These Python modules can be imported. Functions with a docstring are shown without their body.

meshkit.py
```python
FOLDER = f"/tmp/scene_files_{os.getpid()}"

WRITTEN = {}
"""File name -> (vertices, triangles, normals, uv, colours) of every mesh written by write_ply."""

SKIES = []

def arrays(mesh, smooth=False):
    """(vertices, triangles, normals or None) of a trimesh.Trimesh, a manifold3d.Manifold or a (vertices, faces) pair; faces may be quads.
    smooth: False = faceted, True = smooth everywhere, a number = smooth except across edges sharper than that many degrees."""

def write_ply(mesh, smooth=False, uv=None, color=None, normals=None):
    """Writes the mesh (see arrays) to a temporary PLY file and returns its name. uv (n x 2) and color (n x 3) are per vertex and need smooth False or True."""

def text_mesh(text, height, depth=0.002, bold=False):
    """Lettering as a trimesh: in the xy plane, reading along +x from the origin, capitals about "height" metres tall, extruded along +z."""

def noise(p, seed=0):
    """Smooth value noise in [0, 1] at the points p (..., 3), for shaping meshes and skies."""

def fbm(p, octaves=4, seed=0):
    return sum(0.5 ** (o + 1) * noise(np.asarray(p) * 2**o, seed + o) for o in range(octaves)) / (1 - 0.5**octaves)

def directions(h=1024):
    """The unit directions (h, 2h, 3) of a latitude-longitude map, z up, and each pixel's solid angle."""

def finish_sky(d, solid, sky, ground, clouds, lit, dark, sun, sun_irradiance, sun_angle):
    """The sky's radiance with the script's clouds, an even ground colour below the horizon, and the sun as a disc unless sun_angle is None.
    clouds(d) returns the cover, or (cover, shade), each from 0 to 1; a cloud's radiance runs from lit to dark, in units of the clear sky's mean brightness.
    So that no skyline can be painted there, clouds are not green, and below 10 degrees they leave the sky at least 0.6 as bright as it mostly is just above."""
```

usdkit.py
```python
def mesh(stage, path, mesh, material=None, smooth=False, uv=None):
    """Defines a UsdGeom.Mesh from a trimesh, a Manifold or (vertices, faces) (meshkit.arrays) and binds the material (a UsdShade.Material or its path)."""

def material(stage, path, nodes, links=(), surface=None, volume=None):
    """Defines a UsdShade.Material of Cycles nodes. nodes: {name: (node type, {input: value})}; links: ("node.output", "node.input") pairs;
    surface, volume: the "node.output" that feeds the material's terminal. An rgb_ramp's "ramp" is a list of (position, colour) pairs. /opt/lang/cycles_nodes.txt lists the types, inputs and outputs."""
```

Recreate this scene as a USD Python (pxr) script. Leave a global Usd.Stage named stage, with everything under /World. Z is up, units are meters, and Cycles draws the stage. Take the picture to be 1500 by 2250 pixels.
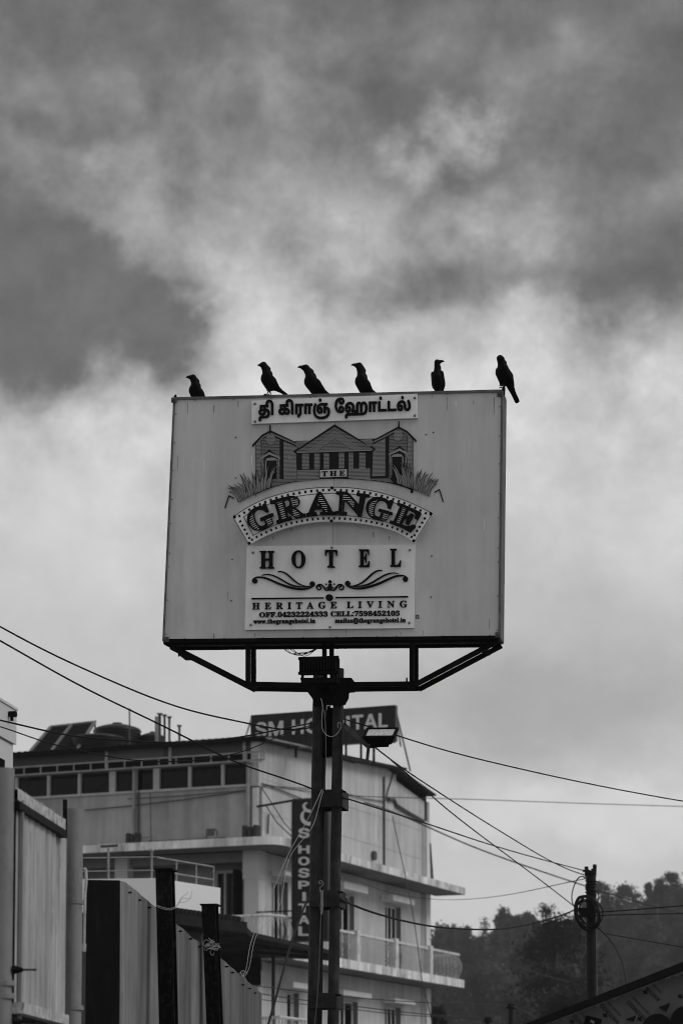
import json, math, random
import numpy as np, trimesh, usdkit, meshkit
import manifold3d as m3
from shapely.geometry import Polygon, MultiPolygon, LineString, box as sbox
from shapely.ops import unary_union
from shapely import affinity
from pxr import Usd, UsdGeom, UsdLux, UsdShade, Gf, Sdf

stage = Usd.Stage.CreateInMemory()
UsdGeom.Xform.Define(stage, '/World')
RNG = np.random.default_rng(7)

# ---------------------------------------------------------------- camera: 85 mm lens, shifted up, from head height in the street
F = 5400.0                      # focal length in photo pixels (photo is 1500 wide)
PITCH = math.radians(5.0)
CAM = np.array([0.0, 0.0, 1.6])
PY0 = 2500 - F * math.tan(PITCH)
FW = np.array([0, math.cos(PITCH), math.sin(PITCH)])
UP = np.array([0, -math.sin(PITCH), math.cos(PITCH)])
cam = UsdGeom.Camera.Define(stage, '/World/camera')
cam.AddTranslateOp().Set(Gf.Vec3d(*CAM))
cam.AddRotateXOp().Set(90 + math.degrees(PITCH))
cam.CreateHorizontalApertureAttr(24.0)
cam.CreateVerticalApertureAttr(36.0)
cam.CreateFocalLengthAttr(F / 1500 * 24)
cam.CreateVerticalApertureOffsetAttr((PY0 - 1125) / 1500 * 24)
cam.CreateClippingRangeAttr(Gf.Vec2f(0.1, 20000))
cam.CreateFStopAttr(4.0)
cam.CreateFocusDistanceAttr(19.2)
cam.CreateExposureAttr(0.0)


def ray(px, py):
    d = FW + np.array([1.0, 0, 0]) * (px - 750) / F - UP * (py - PY0) / F
    return d / d[1]


def P(px, py, y):
    return CAM + ray(px, py) * y


# ---------------------------------------------------------------- sky and sun (overcast; the photograph is monochrome)
SUN_AZ, SUN_EL = math.radians(105), math.radians(42)
sun_dir = np.array([math.sin(SUN_AZ) * math.cos(SUN_EL), math.cos(SUN_AZ) * math.cos(SUN_EL), math.sin(SUN_EL)])
sun = UsdLux.DistantLight.Define(stage, '/World/sun')
sun.CreateIntensityAttr(0.33)
sun.CreateAngleAttr(25.0)
sun.CreateNormalizeAttr(True)
sun.CreateColorAttr(Gf.Vec3f(1, 1, 1))
sun.AddRotateXYZOp().Set(Gf.Vec3f(90 - math.degrees(SUN_EL), 0, 180 - math.degrees(SUN_AZ)))


def sky_material():
    nodes, links = {}, []
    n = [0]

    def add(kind, **kw):
        n[0] += 1
        name = f'n{n[0]}'
        nodes[name] = (kind, kw)
        return name

    def link(a, b):
        links.append((a, b))

    def math_(op, a, b=0.0, clamp=False):
        k = add('math', math_type=op, use_clamp=clamp)
        for i, x in (('value1', a), ('value2', b)):
            if isinstance(x, str):
                link(x, f'{k}.{i}')
            else:
                nodes[k][1][i] = float(x)
        return k + '.value'

    def noise(vec, scale, detail, rough, dist=0.0):
        k = add('noise_texture', scale=float(scale), detail=float(detail), roughness=float(rough), distortion=float(dist))
        link(vec, k + '.vector')
        return k

    tc = add('texture_coordinate')
    D = tc + '.generated'
    # stretch: clouds are flatter than wide
    mp = add('vector_math', math_type='multiply', vector2=(1.0, 1.0, 1.05)); link(D, mp + '.vector1')
    DV = mp + '.vector'
    # warp directions so that cloud borders are ragged
    warped = D
    for sc, amp, det in ((8.0, 0.060, 2), (20.0, 0.040, 5), (55.0, 0.018, 7)):
        w = noise(DV, sc, det, 0.6)
        s = add('vector_math', math_type='subtract', vector2=(0.5, 0.5, 0.5)); link(w + '.color', s + '.vector1')
        m = add('vector_math', math_type='multiply', vector2=(amp * 1.6, amp * 1.6, amp)); link(s + '.vector', m + '.vector1')
        a = add('vector_math', math_type='add'); link(warped, a + '.vector1'); link(m + '.vector', a + '.vector2')
        warped = a + '.vector'
    sep = add('separate_xyz'); link(warped, sep + '.vector')
    # brightness by elevation: thin bright layer low down, thick dark layer above, unseen zenith brightened to deepen shading
    el = add('rgb_ramp', ramp=[(p, (v, v, v)) for p, v in SKY_RAMP]); link(sep + '.z', el + '.fac')
    val = el + '.color'
    bw = add('rgb_to_bw'); link(val, bw + '.color')
    val = bw + '.val'
    # named cloud masses and breaks: centre (photo direction), radii in degrees-ish, change of brightness
    for (px, py, rx, ry, dv, soft) in CLOUDS:
        c = ray(px, py); c = c / np.linalg.norm(c)
        s = add('vector_math', math_type='subtract', vector2=tuple(c)); link(warped, s + '.vector1')
        m = add('vector_math', math_type='multiply', vector2=(F / rx, F / rx, F / ry)); link(s + '.vector', m + '.vector1')
        l = add('vector_math', math_type='length'); link(m + '.vector', l + '.vector1')
        r = add('map_range', range_type='smoothstep', from_min=float(1 - soft), from_max=float(1 + soft), to_min=float(dv), to_max=0.0, clamp=True)
        link(l + '.value', r + '.value')
        val = math_('add', val, r + '.result')
    # cloud texture at three scales, fading out towards the smooth layer low down
    amp = add('map_range', range_type='smoothstep', from_min=0.20, from_max=0.335, to_min=0.16, to_max=1.0, clamp=True); link(sep + '.z', amp + '.value')
    lay = []
    for sc, det, ro in ((11.0, 2, 0.5), (22.0, 9, 0.62), (48.0, 9, 0.70)):
        k = noise(DV, sc, det, ro, 0.12)
        lay.append(math_('subtract', k + '.fac', 0.5))
    add_ = math_('add', math_('multiply', lay[0], 0.30), math_('multiply', lay[1], 0.36))
    val = math_('add', val, math_('multiply', add_, amp + '.result'))
    k = add('math', math_type='smoothmax', value2=0.125, value3=0.12); link(val, k + '.value1'); val = k + '.value'
    k = add('math', math_type='smoothmin', value2=0.70, value3=0.10); link(val, k + '.value1'); val = k + '.value'
    pf = noise(DV, 36.0, 7, 0.60, 0.1)                 # puffs: creased, cauliflower-like
    puff = math_('subtract', 0.16, math_('absolute', math_('subtract', pf + '.fac', 0.5)))
    lay[2] = math_('add', lay[2], math_('multiply', puff, 0.9))
    tex = math_('add', math_('multiply', lay[1], 0.9), math_('multiply', lay[2], 0.85))
    tex = math_('add', math_('multiply', tex, amp + '.result'), 1.0)
    val = math_('multiply', val, tex)
    gain = math_('multiply', val, 10.0)
    sky = add('sky_texture', sky_type='single_scattering', sun_disc=False, sun_elevation=SUN_EL, sun_rotation=SUN_AZ)
    sbw = add('rgb_to_bw'); link(sky + '.color', sbw + '.color')
    mx = add('mix_float', fac=0.97, use_clamp=True); link(sbw + '.val', mx + '.a'); link(gain, mx + '.b')
    comb = add('combine_color', color_type='rgb')
    for ch in 'rgb':
        link(mx + '.result', f'{comb}.{ch}')
    bg = add('background_shader', strength=0.1); link(comb + '.color', bg + '.color')
    return usdkit.material(stage, '/World/Looks/sky_clouds', nodes, links, surface=bg + '.background')


SKY_RAMP = [(0.0, 0.62), (0.06, 0.63), (0.13, 0.60), (0.18, 0.60), (0.245, 0.61), (0.28, 0.61), (0.298, 0.55), (0.313, 0.45), (0.33, 0.355), (0.36, 0.28), (0.39, 0.21), (0.425, 0.155), (0.50, 0.16), (0.62, 0.34), (0.8, 0.50), (1.0, 0.55)]
CLOUDS = [  # photo direction x, y, half width, half height, change, softness
    (160, 690, 300, 150, -0.34, 0.55), (30, 520, 220, 180, -0.13, 0.7), (370, 720, 130, 90, -0.12, 0.9), (-120, 800, 320, 110, -0.16, 0.5),
    (1340, 560, 290, 120, -0.15, 0.8), (930, 600, 230, 50, -0.11, 0.9), (1470, 640, 180, 80, -0.09, 0.7), (1350, 200, 330, 150, -0.04, 0.8),
    (560, 650, 120, 120, 0.16, 0.7), (800, 720, 200, 70, 0.08, 0.8), (895, 265, 100, 65, 0.36, 0.8), (1180, 640, 60, 60, 0.10, 0.9), (230, 400, 150, 60, 0.07, 0.9), (560, 440, 300, 100, 0.05, 0.9), (1050, 440, 80, 60, 0.12, 0.9), (780, 490, 90, 40, 0.08, 0.9), (100, 230, 160, 90, -0.06, 0.9),
    (1180, 770, 380, 90, 0.08, 0.8), (350, 900, 350, 60, 0.04, 0.8),
    (1180, 1560, 460, 100, -0.19, 0.8), (1330, 1370, 280, 100, -0.09, 0.8), (250, 1480, 300, 120, -0.05, 0.9), (1150, 1780, 220, 60, 0.13, 0.8), (1420, 1810, 150, 60, 0.12, 0.8),
]
dome = UsdLux.DomeLight.Define(stage, '/World/sky')
dome.CreateIntensityAttr(1.0)
dome.GetPrim().SetCustomDataByKey('kind', 'structure')
dome.GetPrim().SetCustomDataByKey('label', 'overcast sky with dark ragged clouds above a pale bright layer')
UsdShade.MaterialBindingAPI.Apply(dome.GetPrim()).Bind(sky_material())

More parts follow.
